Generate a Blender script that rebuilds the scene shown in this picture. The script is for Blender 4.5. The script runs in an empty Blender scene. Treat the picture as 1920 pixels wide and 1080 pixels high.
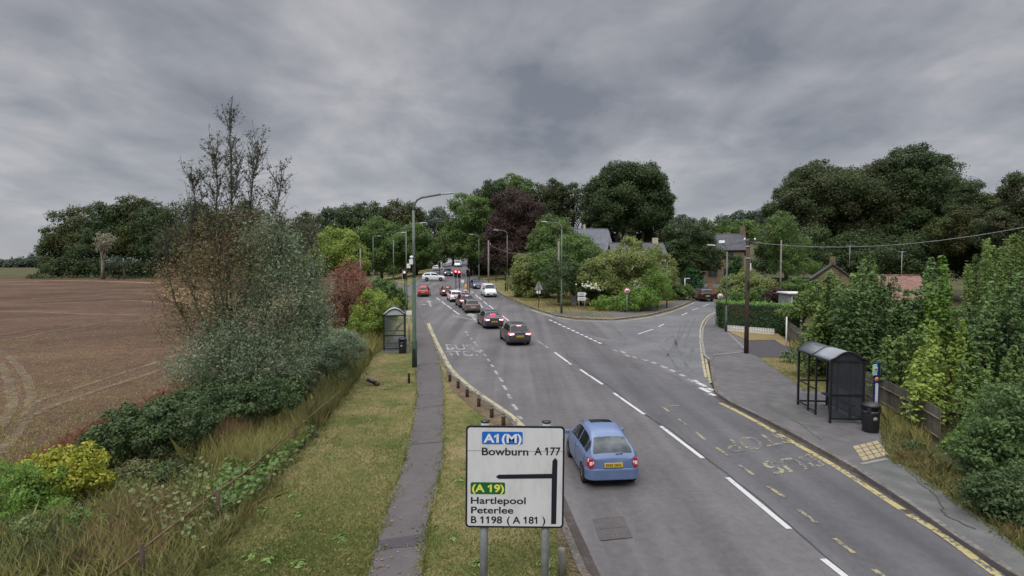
import bpy, bmesh, math, random
import numpy as np
from mathutils import Vector, Matrix
from mathutils.geometry import tessellate_polygon

R = math.radians
rng = np.random.default_rng(11)
random.seed(5)
SC = bpy.context.scene
COL = SC.collection

# ------------------------------------------------------------------ camera
F = 1000.0                      # focal length in pixels of a 1920 wide frame
CAMZ = 5.8
PITCH = math.atan(40 / F)
cam_data = bpy.data.cameras.new('camera')
cam_data.sensor_width = 36
cam_data.lens = 36 * F / 1920
cam_data.clip_start = 0.1
cam_data.clip_end = 4000
cam = bpy.data.objects.new('camera', cam_data)
COL.objects.link(cam)
cam.location = (0, 0, CAMZ)
cam.rotation_euler = (R(90) - PITCH, 0, 0)
SC.camera = cam

# ------------------------------------------------------------------ world: overcast sky
SUN_EL, SUN_AZ = 48, 205
world = bpy.data.worlds.new('World')
SC.world = world
world.use_nodes = True
nt = world.node_tree
nt.nodes.clear()


def wn(t, **k):
    n = nt.nodes.new(t)
    for a, b in k.items():
        setattr(n, a, b)
    return n


def wmath(op, a, b=None, c=None, clamp=False):
    n = wn('ShaderNodeMath', operation=op, use_clamp=clamp)
    for i, v in enumerate((a, b, c)):
        if v is None:
            continue
        if isinstance(v, (int, float)):
            n.inputs[i].default_value = v
        else:
            nt.links.new(v, n.inputs[i])
    return n.outputs[0]


w_out = wn('ShaderNodeOutputWorld')
w_tc = wn('ShaderNodeTexCoord')
w_sep = wn('ShaderNodeSeparateXYZ')
nt.links.new(w_tc.outputs['Generated'], w_sep.inputs[0])
wz = wmath('MAXIMUM', w_sep.outputs[2], 0.0)
den = wmath('ADD', wz, 0.26)
comb = wn('ShaderNodeCombineXYZ')
nt.links.new(wmath('DIVIDE', w_sep.outputs[0], den), comb.inputs[0])
nt.links.new(wmath('DIVIDE', w_sep.outputs[1], den), comb.inputs[1])


def wnoise(scale, detail, rough, dist, off=0.0, sx=1.0):
    mp = wn('ShaderNodeMapping')
    mp.inputs['Location'].default_value = (off, off * 0.7, off * 1.3)
    mp.inputs['Scale'].default_value = (sx, 0.6, 1)
    nt.links.new(comb.outputs[0], mp.inputs[0])
    n = wn('ShaderNodeTexNoise')
    n.inputs['Scale'].default_value = scale
    n.inputs['Detail'].default_value = detail
    n.inputs['Roughness'].default_value = rough
    n.inputs['Distortion'].default_value = dist
    nt.links.new(mp.outputs[0], n.inputs['Vector'])
    return n.outputs[0]


cl_big = wnoise(1.7, 4, 0.5, 0.15, 3.1, sx=.8)
cl_mid = wnoise(4.6, 8, 0.56, 0.25, 7.7, sx=.7)
cl_lit = wnoise(4.6, 8, 0.56, 0.25, 7.62, sx=.7)       # the same clouds sampled a little aside: their lit and shaded flanks
cl = wmath('ADD', wmath('MULTIPLY', cl_big, 0.55), wmath('MULTIPLY', cl_mid, 0.45))
cl = wmath('ADD', cl, wmath('MULTIPLY', wmath('SUBTRACT', cl_lit, cl_mid), 0.42))
ramp = wn('ShaderNodeValToRGB')
nt.links.new(cl, ramp.inputs[0])
e = ramp.color_ramp.elements
e[0].position = 0.37; e[0].color = (0.180, 0.194, 0.226, 1)
e[1].position = 0.64; e[1].color = (0.485, 0.475, 0.495, 1)
m = e.new(0.50); m.color = (0.300, 0.308, 0.335, 1)
# towards the horizon the cloud base reads paler and smoother
hz = wmath('SUBTRACT', 1.0, wmath('MULTIPLY', wz, 4.2), clamp=True)
mixh = wn('ShaderNodeMix', data_type='RGBA')
nt.links.new(wmath('MULTIPLY', hz, 0.42), mixh.inputs['Factor'])
nt.links.new(ramp.outputs[0], mixh.inputs['A'])
mixh.inputs['B'].default_value = (0.48, 0.49, 0.52, 1)
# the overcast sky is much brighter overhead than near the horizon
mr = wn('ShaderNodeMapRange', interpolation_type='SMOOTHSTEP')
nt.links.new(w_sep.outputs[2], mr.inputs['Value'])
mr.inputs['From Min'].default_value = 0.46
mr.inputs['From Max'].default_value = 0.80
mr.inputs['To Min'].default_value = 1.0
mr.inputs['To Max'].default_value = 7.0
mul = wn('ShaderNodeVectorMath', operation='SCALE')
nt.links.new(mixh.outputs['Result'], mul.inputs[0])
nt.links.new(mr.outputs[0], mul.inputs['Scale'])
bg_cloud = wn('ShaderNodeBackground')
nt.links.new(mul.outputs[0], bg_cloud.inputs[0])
sky = wn('ShaderNodeTexSky')
sky.sky_type = 'NISHITA'
sky.sun_disc = False
sky.sun_elevation = R(SUN_EL)
sky.sun_rotation = R(SUN_AZ)
bg_sky = wn('ShaderNodeBackground')
bg_sky.inputs[1].default_value = 0.08
nt.links.new(sky.outputs[0], bg_sky.inputs[0])
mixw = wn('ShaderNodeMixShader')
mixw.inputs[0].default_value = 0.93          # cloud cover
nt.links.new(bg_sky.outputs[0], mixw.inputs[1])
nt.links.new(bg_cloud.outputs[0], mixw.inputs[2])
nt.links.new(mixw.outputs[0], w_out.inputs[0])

sun_data = bpy.data.lights.new('sun', 'SUN')
sun_data.energy = 1.4
sun_data.angle = R(22)
sun_data.color = (1.0, 0.94, 0.86)
sun = bpy.data.objects.new('sun', sun_data)
COL.objects.link(sun)
sdir = Vector((math.sin(R(SUN_AZ)) * math.cos(R(SUN_EL)), math.cos(R(SUN_AZ)) * math.cos(R(SUN_EL)), math.sin(R(SUN_EL))))
sun.rotation_euler = sdir.to_track_quat('Z', 'Y').to_euler()
SC.view_settings.view_transform = 'Standard'
SC.view_settings.look = 'None'
SC.view_settings.exposure = 0.18
SC.view_settings.gamma = 1.0

# ------------------------------------------------------------------ materials
def N(ntree, t, **k):
    n = ntree.nodes.new(t)
    for a, b in k.items():
        setattr(n, a, b)
    return n


def base_mat(name):
    m = bpy.data.materials.new(name)
    m.use_nodes = True
    t = m.node_tree
    b = t.nodes['Principled BSDF']
    return m, t, b


def c4(c):
    return (c[0], c[1], c[2], 1)


def mat(name, col, rough=0.6, metal=0.0, spec=0.5, emit=None, estr=0.0, coat=0.0):
    m, t, b = base_mat(name)
    tc = N(t, 'ShaderNodeTexCoord')
    no = N(t, 'ShaderNodeTexNoise')
    no.inputs['Scale'].default_value = 3.5
    no.inputs['Detail'].default_value = 6
    t.links.new(tc.outputs['Object'], no.inputs['Vector'])
    mx = N(t, 'ShaderNodeMix', data_type='RGBA')
    mx.inputs['A'].default_value = c4([x * 0.86 for x in col])
    mx.inputs['B'].default_value = c4([min(1, x * 1.12) for x in col])
    t.links.new(no.outputs[0], mx.inputs['Factor'])
    t.links.new(mx.outputs['Result'], b.inputs['Base Color'])
    b.inputs['Roughness'].default_value = rough
    b.inputs['Metallic'].default_value = metal
    b.inputs['Specular IOR Level'].default_value = spec
    if coat:
        b.inputs['Coat Weight'].default_value = coat
        b.inputs['Coat Roughness'].default_value = 0.08
    if emit:
        b.inputs['Emission Color'].default_value = c4(emit)
        b.inputs['Emission Strength'].default_value = estr
    return m


def noise_mat(name, stops, layers, rough=0.85, bump=0.0, bscale=60, vscale=(1, 1, 1), spec=0.15, contrast=None, streak=0.0):
    """stops: colour ramp [(pos,col)...]; layers: [(scale, weight, detail)...] of noise added up"""
    m, t, b = base_mat(name)
    tc = N(t, 'ShaderNodeTexCoord')
    mp = N(t, 'ShaderNodeMapping')
    mp.inputs['Scale'].default_value = vscale
    t.links.new(tc.outputs['Object'], mp.inputs[0])
    acc = None
    tot = sum(l[1] for l in layers)
    for s, w, d in layers:
        no = N(t, 'ShaderNodeTexNoise')
        no.inputs['Scale'].default_value = s
        no.inputs['Detail'].default_value = d
        no.inputs['Roughness'].default_value = 0.62
        t.links.new(mp.outputs[0], no.inputs['Vector'])
        mm = N(t, 'ShaderNodeMath', operation='MULTIPLY')
        mm.inputs[1].default_value = w / tot
        t.links.new(no.outputs[0], mm.inputs[0])
        if acc is None:
            acc = mm.outputs[0]
        else:
            ad = N(t, 'ShaderNodeMath', operation='ADD')
            t.links.new(acc, ad.inputs[0]); t.links.new(mm.outputs[0], ad.inputs[1])
            acc = ad.outputs[0]
    if streak:      # wear running along the road
        m2 = N(t, 'ShaderNodeMapping'); m2.inputs['Rotation'].default_value = (0, 0, R(-8)); m2.inputs['Scale'].default_value = (1.1, .035, 1)
        t.links.new(tc.outputs['Object'], m2.inputs[0])
        n2 = N(t, 'ShaderNodeTexNoise'); n2.inputs['Scale'].default_value = 1.0; n2.inputs['Detail'].default_value = 5
        t.links.new(m2.outputs[0], n2.inputs['Vector'])
        ma = N(t, 'ShaderNodeMath', operation='MULTIPLY_ADD'); ma.inputs[1].default_value = streak; ma.inputs[2].default_value = -streak / 2
        t.links.new(n2.outputs[0], ma.inputs[0])
        ad = N(t, 'ShaderNodeMath', operation='ADD'); t.links.new(acc, ad.inputs[0]); t.links.new(ma.outputs[0], ad.inputs[1]); acc = ad.outputs[0]
    ct = contrast or (1.0 + 0.30 * (len(layers) - 1))
    mc_ = N(t, 'ShaderNodeMath', operation='MULTIPLY_ADD')
    mc_.inputs[1].default_value = ct; mc_.inputs[2].default_value = 0.5 - 0.5 * ct
    t.links.new(acc, mc_.inputs[0]); acc = mc_.outputs[0]
    rp = N(t, 'ShaderNodeValToRGB')
    el = rp.color_ramp.elements
    el[0].position, el[0].color = stops[0][0], c4(stops[0][1])
    el[1].position, el[1].color = stops[-1][0], c4(stops[-1][1])
    for p, c in stops[1:-1]:
        q = el.new(p); q.color = c4(c)
    t.links.new(acc, rp.inputs[0])
    t.links.new(rp.outputs[0], b.inputs['Base Color'])
    b.inputs['Roughness'].default_value = rough
    b.inputs['Specular IOR Level'].default_value = spec
    if bump:
        nb = N(t, 'ShaderNodeTexNoise')
        nb.inputs['Scale'].default_value = bscale
        nb.inputs['Detail'].default_value = 4
        t.links.new(mp.outputs[0], nb.inputs['Vector'])
        bp = N(t, 'ShaderNodeBump')
        bp.inputs['Strength'].default_value = bump
        bp.inputs['Distance'].default_value = 0.03
        t.links.new(nb.outputs[0], bp.inputs['Height'])
        t.links.new(bp.outputs[0], b.inputs['Normal'])
    return m


def paint_mat(name, col, wear, under=(0.085, 0.082, 0.085), scale=9):
    """road paint worn through to the asphalt: wear 0 = fresh, 1 = nearly gone"""
    lo = 0.30 + 0.34 * wear
    return noise_mat(name, [(lo - 0.03, under), (lo + 0.05, col), (0.9, col)], [(scale, 1, 8), (1.3, 0.5, 2)], rough=0.75)


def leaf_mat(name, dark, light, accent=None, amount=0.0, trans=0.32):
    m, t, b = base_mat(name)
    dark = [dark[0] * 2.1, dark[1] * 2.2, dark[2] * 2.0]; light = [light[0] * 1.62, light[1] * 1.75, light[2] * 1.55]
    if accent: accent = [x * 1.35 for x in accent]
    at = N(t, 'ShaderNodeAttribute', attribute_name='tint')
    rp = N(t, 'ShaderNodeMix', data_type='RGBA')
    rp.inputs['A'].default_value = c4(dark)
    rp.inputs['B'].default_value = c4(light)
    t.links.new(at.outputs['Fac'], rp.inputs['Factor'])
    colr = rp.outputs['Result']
    if accent:
        tc = N(t, 'ShaderNodeTexCoord')
        no = N(t, 'ShaderNodeTexNoise')
        no.inputs['Scale'].default_value = 0.35
        no.inputs['Detail'].default_value = 5
        no.inputs['Roughness'].default_value = 0.7
        t.links.new(tc.outputs['Object'], no.inputs['Vector'])
        mr_ = N(t, 'ShaderNodeMapRange')
        mr_.inputs['From Min'].default_value = 0.62 - 0.3 * amount
        mr_.inputs['From Max'].default_value = 0.80 - 0.3 * amount
        t.links.new(no.outputs[0], mr_.inputs['Value'])
        mx = N(t, 'ShaderNodeMix', data_type='RGBA')
        t.links.new(mr_.outputs[0], mx.inputs['Factor'])
        t.links.new(colr, mx.inputs['A'])
        mx.inputs['B'].default_value = c4(accent)
        colr = mx.outputs['Result']
    t.links.new(colr, b.inputs['Base Color'])
    b.inputs['Roughness'].default_value = 0.55
    b.inputs['Specular IOR Level'].default_value = 0.25
    tr = N(t, 'ShaderNodeBsdfTranslucent')
    t.links.new(colr, tr.inputs[0])
    ms = N(t, 'ShaderNodeMixShader')
    ms.inputs[0].default_value = trans
    t.links.new(b.outputs[0], ms.inputs[1]); t.links.new(tr.outputs[0], ms.inputs[2])
    t.links.new(ms.outputs[0], t.nodes['Material Output'].inputs[0])
    return m


def glass_mat(name, tint, alpha):
    m, t, b = base_mat(name)
    b.inputs['Base Color'].default_value = c4(tint)
    b.inputs['Roughness'].default_value = 0.08
    tr = N(t, 'ShaderNodeBsdfTransparent')
    tr.inputs[0].default_value = (0.85, 0.88, 0.88, 1)
    ms = N(t, 'ShaderNodeMixShader')
    ms.inputs[0].default_value = alpha
    t.links.new(tr.outputs[0], ms.inputs[1]); t.links.new(b.outputs[0], ms.inputs[2])
    t.links.new(ms.outputs[0], t.nodes['Material Output'].inputs[0])
    return m


M = {}
M['asphalt'] = noise_mat('asphalt', [(0.28, (0.076, 0.071, 0.071)), (0.5, (0.108, 0.102, 0.102)), (0.72, (0.142, 0.134, 0.134))],
                         [(70, 1.0, 4), (5, 0.6, 4), (0.25, 0.7, 3)], 0.88, 0.35, 120, streak=.55)
M['asphalt_dark'] = noise_mat('asphalt_dark', [(0.28, (0.068, 0.066, 0.069)), (0.5, (0.094, 0.091, 0.095)), (0.72, (0.124, 0.120, 0.124))],
                              [(70, 1.0, 4), (5, 0.5, 4), (0.3, 0.7, 3)], 0.86, 0.3, 120, streak=.55)
M['asphalt_pale'] = noise_mat('asphalt_pale', [(0.30, (0.085, 0.085, 0.087)), (0.5, (0.118, 0.118, 0.121)), (0.70, (0.160, 0.159, 0.161))],
                              [(60, 1.0, 4), (4, 0.6, 5), (0.35, 1.0, 4)], 0.88, 0.3, 110)
M['footpath'] = noise_mat('footpath', [(0.3, (0.068, 0.060, 0.059)), (0.5, (0.094, 0.084, 0.083)), (0.7, (0.124, 0.113, 0.111))],
                          [(60, 1.0, 4), (3, 0.7, 5), (0.4, 0.5, 3)], 0.9, 0.35, 90, contrast=1.0)
M['pavement'] = noise_mat('pavement', [(0.3, (0.076, 0.072, 0.073)), (0.5, (0.104, 0.098, 0.099)), (0.7, (0.138, 0.130, 0.128))],
                          [(50, 1.0, 4), (2.2, 0.9, 5), (0.4, 0.7, 3)], 0.9, 0.3, 90)
M['pavement_worn'] = noise_mat('pavement_worn', [(0.3, (0.072, 0.073, 0.070)), (0.52, (0.10, 0.10, 0.096)), (0.7, (0.14, 0.138, 0.13))],
                               [(40, 0.8, 4), (1.6, 1.2, 6), (0.5, 0.7, 3)], 0.9, 0.3, 90)
M['patch'] = noise_mat('patch', [(0.3, (0.045, 0.043, 0.046)), (0.7, (0.075, 0.07, 0.072))], [(50, 1, 4), (3, 0.6, 4)], 0.9, 0.3, 90)
M['kerb'] = noise_mat('kerb_stone', [(0.3, (0.13, 0.125, 0.12)), (0.7, (0.24, 0.23, 0.22))], [(12, 1, 5), (1.2, 0.7, 3)], 0.9, 0.2, 60)
M['kerb_dirty'] = noise_mat('kerb_stone_dirty', [(0.3, (0.07, 0.062, 0.05)), (0.5, (0.11, 0.10, 0.09)), (0.7, (0.2, 0.19, 0.18))],
                            [(9, 1, 5), (1.0, 1.0, 4)], 0.9, 0.2, 60)
M['grass'] = noise_mat('mown_grass', [(0.34, (0.060, 0.080, 0.020)), (0.46, (0.105, 0.105, 0.034)), (0.55, (0.155, 0.130, 0.055)), (0.68, (0.21, 0.16, 0.085))],
                       [(26, 0.55, 5), (2.6, 0.8, 5), (0.42, 1.3, 4)], 0.95, 0.6, 45)
M['grass_dry'] = noise_mat('dry_grass', [(0.3, (0.105, 0.095, 0.035)), (0.5, (0.19, 0.145, 0.065)), (0.7, (0.25, 0.185, 0.095))],
                           [(20, 0.7, 5), (1.5, 0.8, 5), (0.3, 1.0, 3)], 0.95, 0.6, 45)
M['meadow'] = noise_mat('rough_ground', [(0.3, (0.03, 0.035, 0.012)), (0.5, (0.06, 0.058, 0.024)), (0.7, (0.10, 0.085, 0.04))],
                        [(14, 0.8, 5), (1.4, 0.8, 4), (0.15, 0.9, 4)], 0.95, 0.5, 30)
M['soil'] = noise_mat('bare_soil', [(0.3, (0.06, 0.042, 0.028)), (0.5, (0.11, 0.08, 0.052)), (0.7, (0.17, 0.13, 0.085))],
                      [(14, 1, 5), (1.6, 0.8, 4)], 0.95, 0.5, 40)
M['field'] = noise_mat('stubble_soil', [(0.30, (0.032, 0.018, 0.011)), (0.47, (0.068, 0.040, 0.026)), (0.58, (0.105, 0.063, 0.040)), (0.78, (0.19, 0.125, 0.070))],
                       [(6.5, 1.6, 8), (0.9, 0.6, 5), (0.07, 1.0, 5)], 0.95, 1.0, 9, vscale=(0.75, 1.5, 1))
M['stubble'] = noise_mat('pale_stubble', [(0.30, (0.050, 0.034, 0.024)), (0.50, (0.105, 0.075, 0.050)), (0.74, (0.20, 0.15, 0.095))],
                         [(4, 1.2, 7), (0.5, 0.8, 4)], 0.95, 0.5, 10)
M['straw'] = noise_mat('straw', [(0.36, (0.085, 0.058, 0.038)), (0.52, (0.17, 0.115, 0.06)), (0.72, (0.28, 0.20, 0.10))],
                       [(2.5, 1, 6), (0.3, 0.9, 4)], 0.95, 0.4, 10)
M['white_paint'] = paint_mat('white_road_paint', (0.44, 0.435, 0.42), 0.22)
M['white_worn'] = paint_mat('worn_white_paint', (0.27, 0.262, 0.255), 0.42)
M['ghost_paint'] = paint_mat('ghost_paint', (0.25, 0.245, 0.24), 0.55, scale=14)
M['yellow_paint'] = paint_mat('yellow_road_paint', (0.31, 0.265, 0.125), 0.42)
M['cream_paint'] = paint_mat('cream_road_paint', (0.32, 0.29, 0.18), 0.36)
M['yellow_worn'] = paint_mat('worn_yellow_paint', (0.26, 0.23, 0.13), 0.48, scale=14)
M['tyre_mark'] = noise_mat('tyre_mark', [(0.45, (0.118, 0.118, 0.121)), (0.60, (0.078, 0.078, 0.08)), (0.85, (0.055, 0.055, 0.057))],
                           [(3, 1, 6), (20, .5, 3)], 0.8)
M['tactile'] = noise_mat('buff_paving', [(0.3, (0.22, 0.18, 0.10)), (0.7, (0.33, 0.28, 0.17))], [(18, 1, 4), (2, .7, 3)], 0.9)
M['iron'] = noise_mat('cast_iron', [(0.3, (0.062, 0.054, 0.052)), (0.7, (0.105, 0.093, 0.09))], [(30, 1, 4), (3, .7, 3)], 0.7)
M['black_metal'] = mat('black_metal', (0.012, 0.012, 0.014), 0.4)
M['black_plastic'] = mat('black_plastic', (0.016, 0.015, 0.018), 0.45)
M['rubber'] = mat('rubber', (0.012, 0.012, 0.012), 0.85)
M['alloy'] = mat('alloy', (0.30, 0.30, 0.31), 0.35, 0.7)
M['galv'] = noise_mat('galvanised_steel', [(0.3, (0.24, 0.26, 0.28)), (0.7, (0.38, 0.40, 0.42))], [(8, 1, 5), (40, .4, 3)], 0.5)
M['green_paint'] = noise_mat('dark_green_paint', [(0.3, (0.042, 0.072, 0.052)), (0.7, (0.070, 0.108, 0.080))], [(3, 1, 5)], 0.5)
M['column_grey'] = noise_mat('grey_green_column', [(0.3, (0.10, 0.125, 0.10)), (0.7, (0.17, 0.195, 0.165))], [(2.5, 1, 5)], 0.55)
M['lantern'] = mat('lantern_grey', (0.30, 0.31, 0.33), 0.45)
M['lantern_pale'] = mat('lantern_pale', (0.55, 0.56, 0.56), 0.45)
M['timber_pole'] = noise_mat('timber_pole', [(0.3, (0.045, 0.032, 0.026)), (0.7, (0.095, 0.072, 0.058))], [(6, 1, 6)], 0.9, 0.3, 30, vscale=(4, 4, 0.4))
M['timber_pale'] = noise_mat('pale_timber_pole', [(0.3, (0.13, 0.125, 0.105)), (0.7, (0.24, 0.23, 0.2))], [(6, 1, 6)], 0.9, 0.2, 30, vscale=(4, 4, 0.4))
M['bark'] = noise_mat('bark', [(0.3, (0.03, 0.024, 0.018)), (0.7, (0.085, 0.07, 0.055))], [(5, 1, 6)], 0.95, 0.4, 20, vscale=(3, 3, 0.6))
M['bark_grey'] = noise_mat('grey_bark', [(0.3, (0.07, 0.062, 0.058)), (0.7, (0.15, 0.135, 0.125))], [(5, 1, 6)], 0.95, 0.4, 20, vscale=(3, 3, 0.6))
M['bark_pale'] = noise_mat('pale_bark', [(0.3, (0.16, 0.14, 0.11)), (0.7, (0.28, 0.25, 0.2))], [(5, 1, 6)], 0.95, 0.3, 20, vscale=(3, 3, 0.6))
M['post_wood'] = noise_mat('weathered_post', [(0.3, (0.035, 0.024, 0.019)), (0.7, (0.10, 0.072, 0.055))], [(9, 1, 6)], 0.9, 0.3, 30, vscale=(3, 3, 0.6))
M['fence'] = noise_mat('grey_fence_boards', [(0.3, (0.085, 0.075, 0.058)), (0.5, (0.13, 0.118, 0.092)), (0.7, (0.19, 0.172, 0.138))], [(8, 1, 6), (1.0, 0.8, 3)], 0.9, 0.3, 30, vscale=(3, 3, 0.5))
M['rail_rust'] = noise_mat('rusty_rail', [(0.3, (0.06, 0.04, 0.025)), (0.7, (0.15, 0.10, 0.062))], [(6, 1, 5)], 0.9)
M['white_fence'] = mat('white_fence_paint', (0.62, 0.62, 0.60), 0.6)
M['sign_white'] = noise_mat('sign_white', [(0.25, (0.47, 0.475, 0.47)), (0.5, (0.57, 0.58, 0.585)), (0.75, (0.62, 0.63, 0.64))], [(1.6, 1, 6), (9, .35, 4)], 0.45, vscale=(1.6, 1, .5), spec=.4)
M['sign_black'] = mat('sign_black', (0.008, 0.009, 0.02), 0.5)
M['sign_blue'] = mat('sign_blue', (0.008, 0.13, 0.52), 0.45)
M['sign_green'] = mat('sign_green', (0.006, 0.11, 0.035), 0.45)
M['sign_yellow'] = mat('sign_yellow', (0.70, 0.66, 0.10), 0.45)
M['sign_red'] = mat('sign_red', (0.35, 0.012, 0.02), 0.5)
M['sign_back'] = mat('sign_back_grey', (0.22, 0.225, 0.235), 0.5)
M['white'] = mat('white_enamel', (0.70, 0.71, 0.72), 0.4)
M['cabinet'] = mat('cabinet_grey', (0.20, 0.21, 0.22), 0.5)
M['totem_blue'] = mat('totem_blue', (0.012, 0.022, 0.14), 0.4)
M['totem_mint'] = mat('totem_mint', (0.30, 0.55, 0.40), 0.45)
M['totem_orange'] = mat('totem_orange', (0.42, 0.17, 0.05), 0.5)
M['paper'] = mat('timetable_paper', (0.50, 0.58, 0.64), 0.5)
M['stone'] = noise_mat('sandstone', [(0.3, (0.095, 0.075, 0.048)), (0.5, (0.155, 0.125, 0.08)), (0.7, (0.23, 0.19, 0.125))], [(1.6, 1, 3), (7, .8, 4)], 0.9, 0.3, 8)
M['render_cream'] = noise_mat('cream_render', [(0.3, (0.36, 0.32, 0.22)), (0.7, (0.50, 0.45, 0.33))], [(2, 1, 4)], 0.9)
M['brick'] = noise_mat('orange_brick', [(0.3, (0.17, 0.075, 0.035)), (0.7, (0.32, 0.15, 0.07))], [(3, 1, 5), (12, .5, 3)], 0.9)
M['slate'] = noise_mat('slate_roof', [(0.3, (0.09, 0.095, 0.11)), (0.7, (0.15, 0.155, 0.175))], [(1.2, 1, 5), (7, .6, 3)], 0.75)
M['slate_dark'] = noise_mat('dark_slate_roof', [(0.3, (0.055, 0.056, 0.062)), (0.7, (0.10, 0.10, 0.11))], [(1.2, 1, 5), (7, .6, 3)], 0.75)
M['pantile'] = noise_mat('red_pantiles', [(0.3, (0.10, 0.05, 0.04)), (0.5, (0.17, 0.095, 0.075)), (0.7, (0.27, 0.19, 0.16))], [(2.5, 1, 5), (9, .6, 3)], 0.85, vscale=(1, 3, 1))
M['window_dark'] = mat('window_dark', (0.02, 0.022, 0.026), 0.1)
M['frame_white'] = mat('frame_white', (0.6, 0.6, 0.58), 0.5)
M['frame_brown'] = mat('frame_brown', (0.05, 0.03, 0.025), 0.5)
M['skylight'] = mat('skylight_glass', (0.38, 0.40, 0.42), 0.35)
M['clear_glass'] = glass_mat('clear_glazing', (0.35, 0.38, 0.40), 0.10)
M['dark_glass'] = glass_mat('tinted_glazing', (0.05, 0.052, 0.065), 0.45)
M['roof_glass'] = glass_mat('roof_glazing', (0.22, 0.235, 0.26), 0.85)
M['roof_pale'] = glass_mat('pale_roof_glazing', (0.42, 0.44, 0.45), 0.9)
M['car_glass'] = mat('car_glass', (0.010, 0.012, 0.014), 0.05, spec=0.35)
M['car_glass_pale'] = noise_mat('car_rear_glass', [(0.40, (0.022, 0.028, 0.030)), (0.62, (0.075, 0.09, 0.092))], [(2.2, 1, 4)], 0.08, spec=0.5)
M['tail_red'] = mat('tail_red', (0.35, 0.012, 0.018), 0.25)
M['tail_lit'] = mat('tail_lit', (0.6, 0.02, 0.03), 0.3, emit=(1.0, 0.10, 0.13), estr=2.6)
M['tail_core'] = mat('tail_lit_core', (0.8, 0.3, 0.3), 0.3, emit=(1.0, 0.45, 0.45), estr=3.0)
M['lens_clear'] = mat('lens_clear', (0.62, 0.60, 0.62), 0.15)
M['head_lit'] = mat('head_lit', (0.8, 0.8, 0.85), 0.2, emit=(0.9, 0.93, 1.0), estr=1.2)
M['plate_yellow'] = mat('plate_yellow', (0.55, 0.40, 0.03), 0.5)
M['plate_white'] = mat('plate_white', (0.62, 0.62, 0.6), 0.5)
M['signal_red'] = mat('signal_red_lit', (0.7, 0.02, 0.03), 0.4, emit=(1.0, 0.10, 0.12), estr=7.0)
M['lens_off'] = mat('signal_lens_off', (0.03, 0.03, 0.025), 0.3)
M['bollard_orange'] = mat('bollard_orange', (0.62, 0.27, 0.03), 0.4)
M['petal'] = mat('white_flowers', (0.55, 0.56, 0.42), 0.7)

# ------------------------------------------------------------------ object helpers
def tag(o, label=None, cat=None, group=None, kind=None):
    if label: o['label'] = label
    if cat: o['category'] = cat
    if group: o['group'] = group
    if kind: o['kind'] = kind
    return o


def empty(name, loc=(0, 0, 0), rz=0.0, label=None, cat=None, group=None):
    o = bpy.data.objects.new(name, None)
    o.empty_display_size = 0.3
    COL.objects.link(o)
    o.location = loc
    o.rotation_euler = (0, 0, rz)
    return tag(o, label, cat, group)


def children_of(o):
    return [c for c in COL.objects if c.parent == o]


def copy_tree(o, parent=None):
    c = o.copy()
    COL.objects.link(c)
    c.parent = parent
    for ch in children_of(o):
        copy_tree(ch, c)
    return c


def link_mesh(name, me, mats, parent=None):
    o = bpy.data.objects.new(name, me)
    COL.objects.link(o)
    for m_ in (mats if isinstance(mats, (list, tuple)) else [mats]):
        me.materials.append(m_)
    if parent is not None:
        o.parent = parent
    return o


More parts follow.
